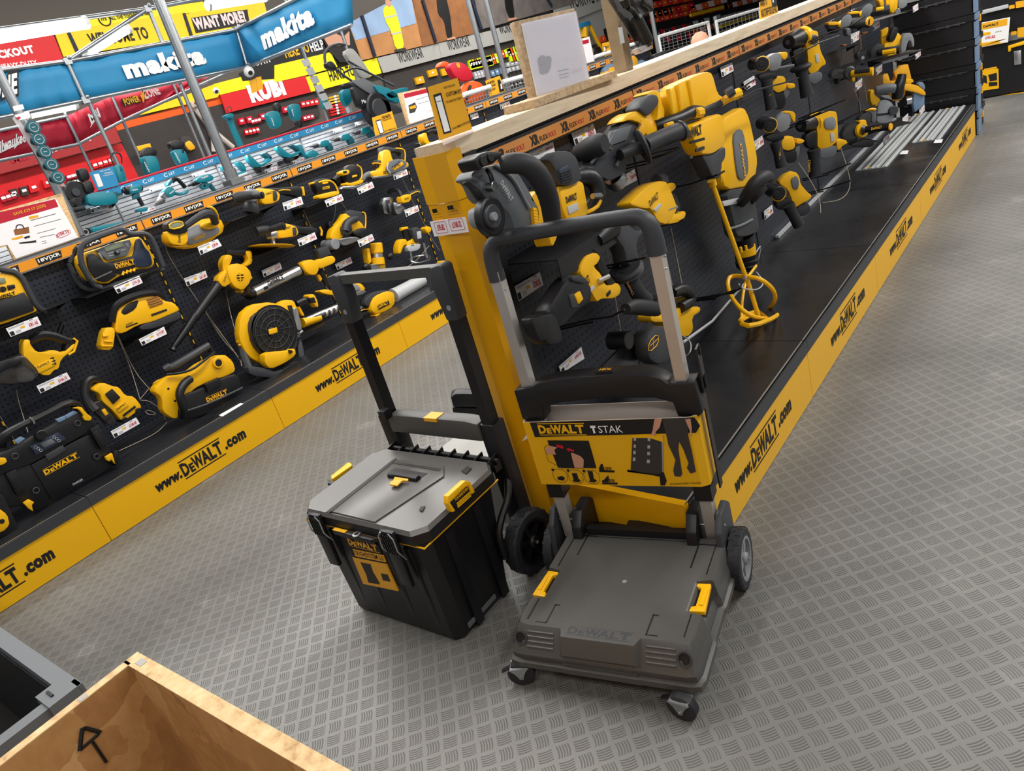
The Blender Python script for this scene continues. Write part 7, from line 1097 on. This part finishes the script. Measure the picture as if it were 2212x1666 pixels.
wallboard('photo poster with grey stone ground and walking legs', 'stone', 'B', '1262 -60 2000 -60 1880 30 1400 165 1300 190', [('figure_picture', 'ink', 'r', '1455 -40 1505 -40 1525 115 1495 125 1465 60', .04, .047, 0), ('shoes_picture', 'skin', 'p', '1480 120 1535 110 1538 122 1485 135', .045, .052, 0), ('rack_post', 'navy', 't', '1240 -20 .12 1310 190 .12', .035, 0), ('rack_post', 'navy', 't', '1700 -60 .12 1760 40 .12', .035, 0)], nm='wall_poster', cat='poster')
for lb, v, q, m in (('orange pallet rack beam above the dark cover', 'A', '738 800 1425 610 1440 665 755 840', 'orange'), ('dark fabric cover over the pallet rack', 'A', '752 842 1425 668 1560 940 1500 1010 880 1160', 'slate'), ('dark red header board with white capitals at the left', 'A', '-40 1040 480 935 735 805 780 912 -40 1130', 'brick'), ('glossy bright red display back at the left', 'A', '-40 1132 780 920 905 1165 640 1260 -40 1420', 'redboard'), ('dark slatted back wall below the red sign with white capitals', 'A', '1430 740 2020 600 2060 740 1500 1000', 'slate'), ('dark back wall below the grey boards', 'B', '680 480 1520 255 1560 420 1300 560 700 600', 'slate'), ('pale wood coloured back wall above the far ladders', 'C', '150 150 460 60 500 330 300 420 240 420', 'greyb'), ('long black shelving back with coloured packs, upper right', 'C', '870 -60 2082 -260 2082 80 900 480', 'board'), ('black shelving back behind the ladder and steel tube', 'C', '430 260 900 120 920 480 480 560', 'board')):
    r = wallboard(lb, m, v, q, [('words', 'white', 'x', 'PACKOUT', '330 985 600 900', .056, .2, .07), ('words', 'milw', 'x', 'Mil', '80 1050 190 1020', .056, .3, .05)] if 'header' in lb else [], .01 if 'back' in lb or 'cover' in lb else .03, 'wall_panel', 'wall panel')
# ================================================================ notices standing on the runs
def notice(name, lb, t, v, back, front, extra=(), w=.0, th=.018, m='osbedge'):
    return tool(name, lb, 'sign', t, v, [('backing_board', m, 'p', back, w, w+th, .001), ('sheet', 'paper', 'p', front, w+th-.002, w+th+.0015, 0)]+list(extra))
t = T((-4.02, 0, 0), 0); W_ = .0205
notice('price_notice', 'white framed notice on chipboard reading SAVE £29.17 (22%) with red header', t, 'E', '-120 170 505 -10 655 350 120 548 60 420 -120 480', '-60 165 455 30 640 352 130 525 60 410 -60 440', [
 ('red_header', 'milw', 'p', '-60 160 450 38 478 100 8 238 -60 258', .0165, W_, 0), ('header_words', 'amber', 'x', 'SAVE £29.17 (22%)', '118 180 380 105', W_+.001, .11, .02), ('price_print', 'inkred', 'x', '£104.15', '470 350 568 312', W_+.001, .26, .02), ('price_frame', 'inkred', 'c', '456 322 .021 572 282 .021 578 322 .021 470 365 .021', .0008),
 ('bag_picture', 'rust', 'p', '110 290 235 265 242 315 125 335', .0165, W_, 0), ('bag_handle', 'ink', 't', '130 290 .021 135 250 .021 180 245 .021 200 280 .021', .002, 1), ('saw_picture', 'amber', 'p', '95 360 185 335 190 352 140 368 100 372', .0165, W_, 0), ('tools_picture', 'ink', 'p', '155 395 295 375 298 392 165 405', .0165, W_, 0), ('+', 'ink', 'p', '195 350 240 335 248 350 205 365', .0165, W_, 0), ('brand_block', 'amber', 'p', '235 182 312 168 316 185 242 205', .0165, W_, 0),
 ('text_lines', 'slate', 'p', '250 212 455 156 456 160 251 216', .0165, W_, 0), ('+', 'slate', 'p', '275 260 500 200 501 203 276 263', .0165, W_, 0), ('+', 'slate', 'p', '305 318 455 277 456 280 306 321', .0165, W_, 0), ('+', 'slate', 'p', '325 350 450 325 451 328 326 353', .0165, W_, 0), ('+', 'slate', 'p', '340 385 375 378 376 381 341 388', .0165, W_, 0), ('+', 'slate', 'p', '345 400 380 393 381 396 346 403', .0165, W_, 0)])
notice('price_notice', 'small white notice on chipboard with pink header, left of the clear kit sign', t, 'd', '568 495 770 452 840 680 640 738', '600 500 775 462 832 672 650 728', [('pink_header', 'milw', 'p', '605 502 775 462 785 492 612 535', .0165, W_, 0), ('machine_picture', 'slate', 'p', '640 590 690 565 705 600 690 640 650 650', .0165, W_, 0), ('orange_picture', 'amber', 'p', '645 600 695 585 698 608 655 618', .0165, .0225, 0), ('price_print', 'pink', 'x', '£199', '785 645 825 632', W_+.001, .3), ('text_lines', 'mid', 'p', '700 545 790 515 791 518 701 549', .0165, W_, 0), ('+', 'mid', 'p', '715 575 800 550 801 553 716 578', .0165, W_, 0)])
def kit(lb, t, v, q, ph, words, w=.0):
    return tool('kit_sign', lb, 'sign', t, v, [('panel', 'amber', 'p', q, w, w+.003, 0), ('phone_print', 'ink', 'p', ph[0], w+.001, w+.0042, 0), ('phone_screen', 'white', 'p', ph[1], w+.001, w+.0048, 0)]+[('words' if i == 0 else '+', 'ink', 'x', s_, b_, w+.005, h_) for i, (s_, b_, h_) in enumerate(words)])
kit('small orange custom kit sign standing beside the teal screwdriver tools', T((-4.0, 0, 0)), 'd', '365 682 515 632 558 775 390 820', ('390 705 430 693 458 795 425 810', '396 712 428 702 452 792 428 802'), [('BUILD YOUR OWN', '442 682 500 662', .13), ('CUSTOM KIT', '440 698 510 675', .16), ('TO TAKE AWAY TODAY', '445 712 515 688', .1), ('OR ASK A MEMBER OF STAFF', '460 790 545 765', .07)])
ts = T((-1.43, 1.52, 0), -.55)
k_ = kit('orange custom kit sign in a clear stand on top of the yellow corner post', ts, 'B', '965 560 1155 500 1250 830 1040 905', ('1000 610 1050 595 1118 850 1068 862', '1010 625 1045 612 1108 840 1072 850'), [('BUILD YOUR OWN', '1070 570 1140 552', .16), ('CUSTOM KIT', '1085 622 1185 595', .22), ('TO TAKE AWAY TODAY!', '1085 665 1185 635', .13), ('OR ASK A MEMBER OF STAFF FOR HELP', '1125 835 1240 785', .1), ('KIT BUILDER', '1018 660 1050 652', .2)])
ts.view = 'B'; B().prism(ZP('B', '1045 890 1250 830 1262 850 1065 935', 1.281), (0, 0, .002)).out('clear_foot', 'haze', k_)
kit('yellow staff sign between the two steel tubes over the rear run', T((-4.0, 0, 0)), 'e', '272 455 395 410 440 545 312 590', ('375 450 395 440 435 540 395 555', '400 480 412 478 420 520 405 525'), [('NEED MATERIALS', '290 492 355 465', .18), ('NOT AVAILABLE', '298 520 362 495', .18), ('ASK STAFF', '308 550 360 530', .2)])
kit('yellow ask staff sign on the timber at the top, right', T((-1.40, 0, 0)), 'g', '1030 20 1170 -30 1190 110 1040 165', ('1130 -20 1175 -30 1180 50 1140 60', '1140 0 1150 -3 1152 20 1142 22'), [('WANT IT', '1040 60 1100 40', .3), ('ASK STAFF FOR DETAILS', '1050 150 1185 100', .15)])
kit('small orange sign at the foot of the yellow and blue stepladder', T((-4.0, 0, 0)), 'f', '385 445 460 425 480 560 410 585', ('395 480 420 472 430 530 410 540', '400 485 415 480 422 520 408 528'), [('KIT', '425 500 460 490', .3)])
notice('price_notice', 'narrow white notice with red header seen right of the foil covered notice', T((-4.02, 0, 0)), 'f', '175 395 255 375 310 630 225 655', '178 400 253 380 305 628 228 650', [('red_header', 'milw', 'p', '180 418 245 402 250 440 188 458', .0165, W_, 0)])
# foil covered notice
t = T((-1.44, 2.15, 0), -.35)
r = notice('foil_notice', 'large notice on thick chipboard under a shiny crinkled clear sleeve, standing on the timber', t, 'B', '1520 140 1905 52 2005 560 1648 660', '1565 155 1915 75 2005 528 1670 640', [('tools_picture', 'mid', 'r', '1670 375 1700 350 1750 380 1760 420 1740 470 1690 480 1680 430', .026, .0295, 0), ('+', 'mid', 'd', '1742 385', .026, .029, .012), ('price_print', 'pink', 'x', '£601.65', '1895 470 1955 452', .030, .28), ('text_lines', 'mid', 'p', '1800 455 1870 440 1871 444 1801 460', .026, .029, 0), ('+', 'mid', 'p', '1810 480 1870 466 1871 470 1811 485', .026, .029, 0), ('+', 'mid', 'p', '1812 500 1872 486 1873 490 1813 505', .026, .029, 0)], 0, .026, 'chip')
t.view = 'B'; N = 16; q = t.pts('1565 150 1917 70 2010 535 1678 648', .031); vs = []; fs = []
for i in range(N+1):
    for j in range(N+1):
        u, v = i/N, j/N; vs.append((q[0]*(1-u)+q[1]*u)*(1-v)+(q[3]*(1-u)+q[2]*u)*v+t.n*random.uniform(0, .003))
for i in range(N):
    for j in range(N): a = i*(N+1)+j; fs.append((a, a+1, a+N+2, a+N+1))
mat('sleeve', 'e9e4f0', .16, alpha=.5, metal=.6, coat=.8, bump=.9, scale=22); B().raw(vs, fs).out('clear_sleeve', 'sleeve', r)
B().box((-1.41, 2.16, 1.292), (.13, .46, .022), .002, Matrix.Rotation(-.05, 3, 'Z')).out('foot_board', 'chip', r)
# tape measures on a clip strip
t = T((-3.99, 0, 0)); tool('clip_strip', 'long clear plastic clip strip hanging from the left steel tube', 'display strip', t, 'a', [('strip', 'haze', 'p', '160 450 200 400 850 1330 690 1310 640 1200', .0, .003, 0), ('header', 'white', 'p', '185 410 370 355 395 440 245 480', .0, .006, 0), ('header_mark', 'inkred', 'p', '205 440 250 425 270 440 240 470', .004, .008, 0), ('top_ticket', 'paper', 'p', '165 295 290 268 315 330 185 360', .004, .008, 0)])
for i, (x, y) in enumerate(((435, 565), (505, 720), (585, 880), (670, 1045), (750, 1210))):
    tool('tape_measure', 'round dark teal tape measure, %s on the clear clip strip' % ('topmost', 'second from the top', 'middle one', 'second from the bottom', 'lowest')[i], 'tape measure', t, 'a', [('case', 'black', 'r', '%d %d %d %d %d %d %d %d %d %d' % (x-95, y-20, x-50, y-65, x+40, y-60, x+110, y+60, x-80, y+60), .004, .04, .006), ('face', 'tealk', 'd', '%d %d' % (x, y), .038, .045, .031), ('face/face_ring', 'light', 'ring', '%d %d' % (x, y), .046, .020, .0018), ('lettering', 'white', 'x', 'Makita', '%d %d %d %d' % (x-22, y+8, x+22, y-2), .0465, .25)], 'tape measures on the clip strip')
# small ticket ladders on the tubes
t = T((XM, 0, 0))
for i in range(6):
    x, y = 1980+i*28, 400+i*55; tag(B().prism(( setattr(t, 'view', 'A'), t.pts('%d %d %d %d %d %d %d %d' % (x-45, y-12, x, y-25, x+22, y+18, x-20, y+30), .05))[1], t.n*-.004).out('hanging_ticket', 'light'), 'small framed ticket on the tube right of the red sign, %s from the top' % ('first', 'second', 'third', 'fourth', 'fifth', 'sixth')[i], 'price ticket', 'tickets down the tube by the red sign')
tool('security_camera', 'white dome camera under the lower corner of the blue banners', 'camera', t, 'A', [('dome', 'white', 'b', '1600 462', .05, .048), ('lens', 'ink', 'd', '1614 467', .08, .10, .018)])
tool('security_camera', 'small white dome camera at the right end of the zone banner tube', 'camera', T((-8, 0, 0)), 'A', [('dome', 'white', 'b', '1388 583', .05, .035), ('lens', 'ink', 'd', '1395 587', .09, .11, .015)])
for i, q in enumerate(('1600 520 1640 505 1650 590 1620 600', '1640 500 1675 492 1688 572 1655 585')):
    t.view = 'A'; tag(B().prism(t.pts(q, .02), t.n*.01).out('hanging_card', 'amber'), 'orange card hung under the white dome camera, %s one' % ('left', 'right')[i], 'card')
# ladders, rack goods
t = T((-10.17, 0, 0))
tool('stepladder', 'wooden-looking aluminium stepladder behind the big steel post', 'ladder', t, 'b', [('rails', 'card', 't', '1090 130 .0 1380 500 .02 1690 760 .04', .035, 0), ('+', 'card', 't', '1170 100 .1 1250 200 .1', .03, 0), ('rear_rails', 'card', 't', '1400 560 .0 1420 820 .0', .03, 0), ('treads', 'card', 't', '1240 350 .05 1330 320 .05', .025, 0), ('+', 'card', 't', '1360 490 .05 1430 470 .05', .025, 0), ('+', 'card', 't', '1120 200 .05 1240 165 .05', .02, 0), ('feet', 'orange', 'b', '1385 575', .05, .04)])
tool('tool_backpack', 'yellow and black tool backpack hanging on the dark rack', 'bag', t, 'b', [('bag', 'slate', 'r', '950 640 1000 600 1070 600 1130 640 1190 740 1180 800 1090 830 1030 790', .0, .1, .01), ('front', 'amber', 'r', '1015 705 1090 655 1180 770 1090 810', .09, .12, .005)])
tool('yellow_carton', 'yellow carton standing on the left dust unit', 'box', t, 'b', [('box', 'yellow', 'p', '350 745 540 700 560 760 380 810', .0, .1, .004)])
TQ = T((-10.215, 0, 0)); k = 0
def packs(view, rows, mats, nm, grp, cat, lbf):
    """rows: (x0,y0,x1,y1,n,w,h)"""
    global k
    for ri, (x0, y0, x1, y1, n, w_, h_) in enumerate(rows):
        for i in range(n):
            u = i/max(1, n-1); x, y = x0+(x1-x0)*u, y0+(y1-y0)*u; TQ.view = view; sl = -.25*w_
            m = mats[(i*3+ri) % len(mats)]; qs = '%g %g %g %g %g %g %g %g' % (x, y, x+w_, y+sl, x+w_+h_*.33, y+sl+h_, x+h_*.33, y+h_)
            b = B().use(m).prism(TQ.pts(qs, .05), TQ.n*-.05, 0); c = TQ.pts('%g %g' % (x+w_*.5+h_*.16, y+sl*.5+h_*.45), .052)[0]
            b.use('white').box(c, (.004, .05, .03)); o = b.out(nm, None, None, smooth=0); tag(o, lbf(m, ri), cat, grp)
cn = {'orange': 'orange', 'red': 'red', 'pink': 'pale', 'ink': 'black', 'light': 'pale grey', 'redboard': 'bright red', 'slate': 'dark', 'yellow': 'yellow', 'amber': 'amber', 'milw': 'dark red', 'hiv': 'lime', 'hio': 'neon orange', 'navy': 'navy', 'jeans': 'denim', 'brick': 'brick red'}
rn = ['top', 'second', 'third', 'fourth', 'fifth', 'sixth']
packs('g', [(110, 20, 420, -40, 8, 36, 50), (95, 110, 420, 30, 7, 42, 50), (440, 55, 700, -20, 6, 40, 48), (100, 165, 420, 90, 9, 30, 36), (440, 110, 760, 30, 9, 32, 40), (720, 40, 1010, -30, 8, 32, 40)], ['orange', 'red', 'orange', 'redboard', 'orange', 'pink'], 'blister_pack', 'packs on the upper right shelves', 'packaging', lambda m, r: '%s hanging pack on the black shelving seen over the pale timber, %s row' % (cn[m], rn[r]))
packs('g', [(150, 260, 420, 200, 7, 26, 60), (470, 180, 660, 130, 5, 34, 40), (470, 250, 640, 200, 4, 36, 40), (150, 330, 420, 280, 7, 24, 50)], ['slate', 'light', 'orange', 'red', 'navy', 'pink'], 'tool_pack', 'packs behind the wire basket', 'packaging', lambda m, r: '%s pack hanging behind the wire basket at the top right, %s row' % (cn[m], rn[r]))
packs('g', [(690, 140, 1010, 60, 9, 24, 28), (700, 195, 1010, 120, 8, 26, 30), (700, 240, 1000, 180, 8, 26, 30)], ['light', 'light', 'slate'], 'socket_pack', 'small grey packs behind the pipe rail', 'packaging', lambda m, r: '%s small pack behind the pipe rail at the top right, %s row' % (cn[m], rn[r]))
packs('C', [(870, 110, 1000, 80, 4, 40, 50), (560, 260, 600, 250, 2, 40, 60), (400, 330, 480, 310, 2, 45, 50), (540, 350, 720, 330, 4, 36, 45)], ['orange', 'orange', 'hio'], 'orange_pack', 'orange packs behind the wooden post', 'packaging', lambda m, r: '%s pack on the shelves behind the wooden post, %s row' % (cn[m], rn[r]))
packs('c', [(200, 560, 300, 540, 2, 70, 80), (280, 700, 420, 670, 4, 34, 70), (470, 500, 560, 480, 2, 60, 80), (750, 420, 800, 410, 1, 80, 70), (985, 350, 1150, 320, 4, 50, 70), (1010, 530, 1100, 510, 3, 45, 60), (360, 570, 440, 550, 3, 34, 60)], ['red', 'redboard', 'milw'], 'red_pack', 'red packs below the red sign', 'packaging', lambda m, r: '%s packaged item below the red sign with white capitals, cluster %s' % (cn[m], ['far left', 'lower left', 'left of the backpack', 'behind the backpack', 'upper right', 'lower right', 'centre left'][r]))
packs('c', [(1340, 290, 1360, 280, 1, 150, 20), (1345, 325, 1360, 320, 1, 155, 20), (1350, 360, 1360, 350, 1, 150, 20)], ['yellow'], 'yellow_level', 'yellow levels under HAND TOOLS', 'tool', lambda m, r: 'long yellow bar under HAND TOOLS, %s of three' % rn[r])
packs('c', [(1350, 400, 1360, 390, 1, 170, 22), (1355, 435, 1360, 430, 1, 175, 22), (1360, 470, 1370, 460, 1, 180, 22), (1365, 505, 1370, 500, 1, 180, 22)], ['redboard'], 'red_level', 'red levels under HAND TOOLS', 'tool', lambda m, r: 'long red bar under the yellow ones at HAND TOOLS, %s of four' % rn[r])
packs('a', [(0, 1440, 130, 1400, 3, 60, 90), (120, 1370, 250, 1340, 2, 90, 110), (360, 1300, 540, 1240, 2, 120, 110), (850, 1180, 960, 1150, 3, 55, 60), (860, 1260, 980, 1230, 3, 55, 60), (1180, 1020, 1380, 960, 4, 60, 80)], ['milw', 'slate', 'redboard'], 'red_case', 'red and black cases at the left', 'tool case', lambda m, r: '%s case on the bright red display at the left, cluster %s' % (cn[m], ['at the picture edge', 'below the white board', 'with black lid', 'above the reel', 'beside the reel', 'above the blue sign'][r]))
packs('d', [(1095, 260, 1180, 240, 5, 22, 60), (1215, 225, 1240, 220, 2, 25, 70)], ['hiv', 'hiv', 'hio'], 'safety_vest', 'bright vests hanging left of the steel tubes', 'clothing', lambda m, r: '%s safety vest on the rail left of the steel tubes, %s group' % (cn[m], rn[r]))
packs('e', [(130, 280, 210, 260, 5, 26, 70), (260, 250, 340, 225, 5, 26, 80), (400, 200, 450, 185, 3, 30, 60), (455, 180, 560, 150, 6, 28, 120)], ['hiv', 'hiv', 'hio', 'hiv'], 'safety_vest', 'bright vests hanging by the steel tubes', 'clothing', lambda m, r: '%s safety vest on the clothing rail by the steel tubes, group %s' % (cn[m], rn[r]))
packs('e', [(275, 380, 390, 345, 4, 30, 50)], ['jeans'], 'folded_jeans', 'folded jeans under the vests', 'clothing', lambda m, r: 'folded pale denim trousers under the vests between the steel tubes')
packs('e', [(450, 300, 590, 270, 5, 26, 36), (460, 345, 600, 310, 5, 26, 36), (480, 470, 620, 430, 5, 24, 60), (420, 360, 440, 350, 1, 40, 40), (170, 380, 250, 360, 4, 22, 60)], ['light', 'light', 'slate'], 'sock_pack', 'sock packs below the vests', 'packaging', lambda m, r: '%s sock pack below the bright vests, %s group' % (cn[m], rn[r]))
packs('d', [(690, 380, 690, 380, 1, 60, 50), (785, 325, 785, 325, 1, 65, 50), (885, 315, 885, 315, 1, 65, 50)], ['amber'], 'glove_pack', 'glove packs beside the mower', 'packaging', lambda m, r: 'orange-topped glove pack behind the white notice, %s' % ('left one', 'middle one', 'right one')[r])
for i, q in enumerate(('450 400 750 320', '690 230 1000 130', '440 130 720 60')): 
    TQ.view = 'g'; a, c = TQ.pts(q, .1); tag(B().tube([a, c], .05, 4).out('shelf_edge', 'banner'), 'yellow shelf price rail at the upper right, number %s' % rn[i], 'shelf rail')
# red visor, orange helmet and wire basket
tb_ = T((-4.1, 0, 0)); 
tool('chainsaw_visor', 'red hood-shaped machine cover above the orange helmet', 'helmet', tb_, 'd', [('shell', 'red', 'r', '945 290 980 260 1060 262 1120 320 1135 370 1110 400 1050 400 990 370', -.2, .0, .012), ('hole', 'amber', 'd', '1020 285', -.0, .005, .02), ('top_part', 'orange', 'r', '880 300 885 270 910 250 950 260 955 290', -.2, -.06, .008)])
tool('safety_helmet', 'shiny orange helmet lying in the wire basket', 'helmet', tb_, 'd', [('shell', 'orange', 'r', '1045 480 1080 420 1130 395 1190 410 1225 450 1230 520 1180 560 1080 575', -.2, .0, .02), ('band', 'ink', 't', '1080 540 .01 1110 440 .02', .012, 0)])
def mesh_basket(lb, t, v, tl, tr, br, bl, nx, ny, rail=True, rr=.018):
    t.view = v; q = [t.pts('%g %g' % c)[0] for c in (tl, tr, br, bl)]; r = thing('wire_basket', lb, 'basket', q[3]); b = B()
    for i in range(nx+1): u = i/nx; b.tube([q[0]*(1-u)+q[1]*u, q[3]*(1-u)+q[2]*u], .0022, 4)
    for j in range(ny+1): u = j/ny; b.tube([q[0]*(1-u)+q[3]*u, q[1]*(1-u)+q[2]*u], .0022, 4)
    b.out('mesh', 'mid', r)
    if rail: (B().tube([q[0], q[1]], rr, 10).out('top_rail', 'white', r), [B().cyl((p_.x, p_.y, 0), (p_.x, p_.y, p_.z), rr).out('leg', 'white', r) for p_ in (q[0], q[1])] if v == 'g' else 0)
mesh_basket('wire basket with white top rail holding the orange helmet', T((-3.98, 0, 0)), 'e', (85, 575), (310, 505), (330, 590), (115, 655), 9, 3)
mesh_basket('wire basket panel between the yellow staff sign and the foil notice', T((-3.98, 0, 0)), 'e', (420, 465), (640, 405), (655, 480), (445, 545), 9, 3)
mesh_basket('white pipe rail with square wire mesh, in front of the bald head', T((-4.0, 0, 0)), 'g', (165, 315), (590, 190), (620, 330), (180, 450), 12, 5)
mesh_basket('white pipe rail with square wire mesh, right of the bald head', T((-4.0, 0, 0)), 'g', (660, 185), (1030, 75), (1040, 180), (680, 310), 11, 4)
mesh_basket('low white rail behind the orange sign and the wooden post', T((-4.0, 0, 0)), 'f', (300, 590), (750, 440), (755, 470), (305, 620), 8, 1)
for lb, v, x, y in (('steel tube standing behind the clear display tube', 'f', 965, 545), ('short steel tube at the corner of the right pipe rail', 'g', 672, 300)):
    q = P_(T((-4.02, 0, 0)), v, x, y); tag(B().cyl((q.x, q.y, q.z-.02), (q.x, q.y, q.z+(.7 if v == 'f' else .22)), .022).out('steel_post', 'galv'), lb, 'steel tube')
# saws on the rear run seen over the timber
tz = T((XLB, 0, 0))
tool('circular_saw', 'yellow and pale blue saw on the rear run, left of the wooden post', 'power tool', tz, 'f', [('body', 'amber', 'r', '400 740 480 720 480 690 530 680 560 740 550 790 470 800', .02, .08, .005), ('guard', 'blueedge', 'r', '405 700 440 660 520 650 550 690 480 720 470 800 410 810', .0, .05, .005)])
tool('circular_saw', 'yellow saw with pale round guard on the rear run, right of the wooden post', 'power tool', tz, 'f', [('body', 'amber', 'r', '650 660 690 580 720 570 760 620 740 700 690 715', .02, .08, .005), ('guard', 'blueedge', 'r', '750 680 760 630 800 610 850 640 850 665 780 700', .02, .07, .005)])
tool('circular_saw', 'dark saw on the rear run under the steel tube', 'power tool', tz, 'f', [('body', 'dark', 'r', '920 560 980 540 1050 510 1065 560 1000 610 930 620', .02, .08, .005)])
tool('jigsaw', 'yellow and steel tool on the rear run just above the timber end', 'power tool', tz, 'e', [('body', 'amber', 'r', '500 720 560 700 565 730 520 760', .02, .08, .004), ('front', 'steel', 'r', '430 750 470 725 530 740 500 770 420 780', .02, .06, .004)])
for q, l_ in (('392 655 475 628 488 665 405 700', 'right of the steel tubes'), ('140 745 205 725 215 770 150 790', 'left of the bay seam'), ('625 570 665 558 672 600 632 612', 'beside the foil notice')): ticket(tz, 'e', q, '£99', 'white price ticket on the rear run '+l_, .01)
# wooden post and clear tube display
q = P_(T((-1.43, 0, 0)), 'z', 1350, 160); r = thing('wooden_post', 'weathered square wooden post standing on the timber rail', 'post', (q.x, q.y, 1.288)); mat('oldwood', '8d7a5f', .7, bump=.5, scale=30, var=.35); B().box((q.x, q.y, 1.681), (.05, .045, .80), .004).out('timber', 'oldwood', r); B().cyl((q.x+.01, q.y+.045, 1.29), (q.x+.01, q.y+.045, 2.1), .006).out('conduit', 'steel', r)
tool('clear_display_tube', 'clear plastic tube display with dark cylindrical parts hanging beside the wooden post', 'display case', T((-1.36, 0, 0)), 'f', [('clear_box', 'smoke', 'p', '440 -20 560 -40 780 190 900 400 910 450 800 540 770 510', .0, .004, 0), ('cylinder', 'ink', 'l', '640 60 .03 600 -20 .03', '0 .014 1 .016'), ('cylinder', 'ink', 'l', '735 190 .03 850 420 .03', '0 .022 1 .022'), ('end_piece', 'dark', 'l', '850 420 .03 870 460 .03', '0 .012 1 .012'), ('valve', 'ink', 't', '650 80 .03 700 110 .03 740 170 .03', .009, 0), ('clear_base', 'haze', 'p', '760 500 880 430 890 500 800 545', .0, .03, .001)])
tool('clear_display_tube', 'smaller clear plastic holder at the top edge beside the first one', 'display case', T((-1.36, 0, 0)), 'f', [('clear_box', 'smoke', 'p', '690 -60 900 -60 910 110 780 165', -.03, -.02, 0), ('part', 'ink', 't', '800 20 -.01 860 60 -.01 890 100 -.01', .010, 0)])
tool('price_tag', 'small blue-white tag hanging on the wooden post', 'price ticket', T((-1.36, 0, 0)), 'f', [('card', 'light', 'p', '552 285 590 275 618 440 580 450', .0, .002, 0), ('string', 'ink', 't', '560 280 .0 575 210 .0', .001, 0)])
# stepladder yellow/blue
tool('stepladder', 'yellow stepladder with blue top behind the foil covered notice', 'ladder', T((-10.08, 0, 0)), 'f', [('top', 'blue', 'p', '140 245 255 210 275 250 150 292', .0, .12, .004), ('leg', 'yellow', 't', '195 290 .05 200 390 .05', .10, 0), ('leg', 'yellow', 't', '255 260 .05 330 420 .05 400 530 .05', .045, 0), ('tread', 'steel', 'p', '290 495 360 480 385 530 300 550', .0, .1, .004)])
# customer behind the run: only the head shows
q = Vector((-3.05, 7.05, 0)); z = P_(T((-3.05, 0, 0)), 'z', 1512, 78).z
r = thing('person', 'bald person in a dark top, only the crown of the head showing above the timber', 'person', (q.x, P_(T((-3.05, 0, 0)), 'z', 1520, 110).y, 0)); y_ = P_(T((-3.05, 0, 0)), 'z', 1515, 110).y; x_ = -3.05; hz = z-.075
def ell(cx, cy, cz, a, b_, n=20): return [Vector((cx+a*math.cos(i*2*math.pi/n), cy+b_*math.sin(i*2*math.pi/n), cz)) for i in range(n)]
B().rings([ell(x_, y_, hz-.52, .16, .12), ell(x_, y_, hz-.30, .19, .12), ell(x_, y_, hz-.22, .17, .10), ell(x_, y_, hz-.17, .07, .065), ell(x_, y_, hz-.12, .058, .062), ell(x_, y_-.01, hz-.10, .062, .082), ell(x_, y_-.012, hz-.05, .073, .095), ell(x_, y_, hz, .080, .100), ell(x_, y_+.004, hz+.05, .078, .098), ell(x_, y_+.006, hz+.09, .058, .075), ell(x_, y_+.006, hz+.112, .025, .032)]).out('body', 'skin', r)
bf = B().ball((x_, y_-.105, hz-.035), (.012, .016, .02)); [bf.ball((x_+s*.082, y_, hz-.02), (.012, .02, .032)) for s in (-1, 1)]; bf.out('nose_and_ears', 'skin', r)
b = B(); [b.ball((x_+s*.03, y_-.088, hz-.005), .010, 8, 6) for s in (-1, 1)]; b.out('eyes', 'ink', r)
B().rings([ell(x_, y_, hz-.95, .17, .13), ell(x_, y_, hz-.5, .185, .135), ell(x_, y_, hz-.28, .205, .135), ell(x_, y_, hz-.215, .18, .11), ell(x_, y_, hz-.175, .085, .078)]).out('dark_top', 'navy', r)
b = B(); 
for s in (-1, 1): b.tube([(x_+s*.20, y_, hz-.27), (x_+s*.24, y_, hz-.52), (x_+s*.22, y_-.12, hz-.72)], [.055, .045, .035], 10, sm=1); b.tube([(x_+s*.08, y_, hz-.92), (x_+s*.09, y_, .5), (x_+s*.09, y_, .08)], [.085, .065, .05], 10)
b.out('sleeves_and_trousers', 'navy', r)
b = B(); [b.box((x_+s*.09, y_-.04, .045), (.09, .25, .088), .02) for s in (-1, 1)]; b.out('shoes', 'ink', r)
# case and cables on the floor shelf behind the yellow post
tool('carry_case', 'black carry case with yellow latch behind the yellow corner post', 'tool case', T((-1.9, 2.0, 0), -.9), 'l', [('lid', 'black', 'p', '185 435 235 395 340 390 560 400 640 430 660 520 560 560 215 555', -.1, .0, .006), ('base', 'black', 'p', '205 560 560 570 680 640 660 660 260 668 215 620', -.1, -.004, .006), ('latch', 'yellow', 'p', '540 405 665 410 665 440 630 490 570 485 555 455', .0, .02, .002)])
t = T((-1.85, 1.9, 0), -.9); wire(t, 'l', '550 80 .1 535 200 .1 545 290 .1 530 400 .1', 'black cable hanging behind the yellow corner post', .0025, 'black'); wire(t, 'l', '565 300 .1 600 350 .1 645 380 .1', 'black cable loop behind the yellow corner post', .0025, 'black')
tool('yellow_grip_tool', 'black and yellow tool end seen behind the yellow corner post', 'power tool', t, 'l', [('grip', 'black', 't', '560 110 .05 590 300 .05', .035, 0), ('trim', 'yellow', 'r', '515 285 560 290 640 340 640 365 580 330', .08, .1, .003)])
t = T((0, 1.47, 0), -math.pi/2); t.view = 'l'; tag(B().prism(t.pts('1040 965 1090 890 1165 842 1170 865 1120 925', .004), (0, .001, 0)).out('loose_ticket', 'paper'), 'white ticket sticking out of the yellow corner post edge-on', 'price ticket')
t.view = 'm' if 0 else 'L'; tag(B().prism(T((0, 1.47, 0), -math.pi/2, 'L').pts('565 1250 600 1255 625 1330 580 1325', .004), (0, .001, 0)).out('sticker', 'paper'), 'torn white sticker at the foot of the yellow corner post', 'sticker')
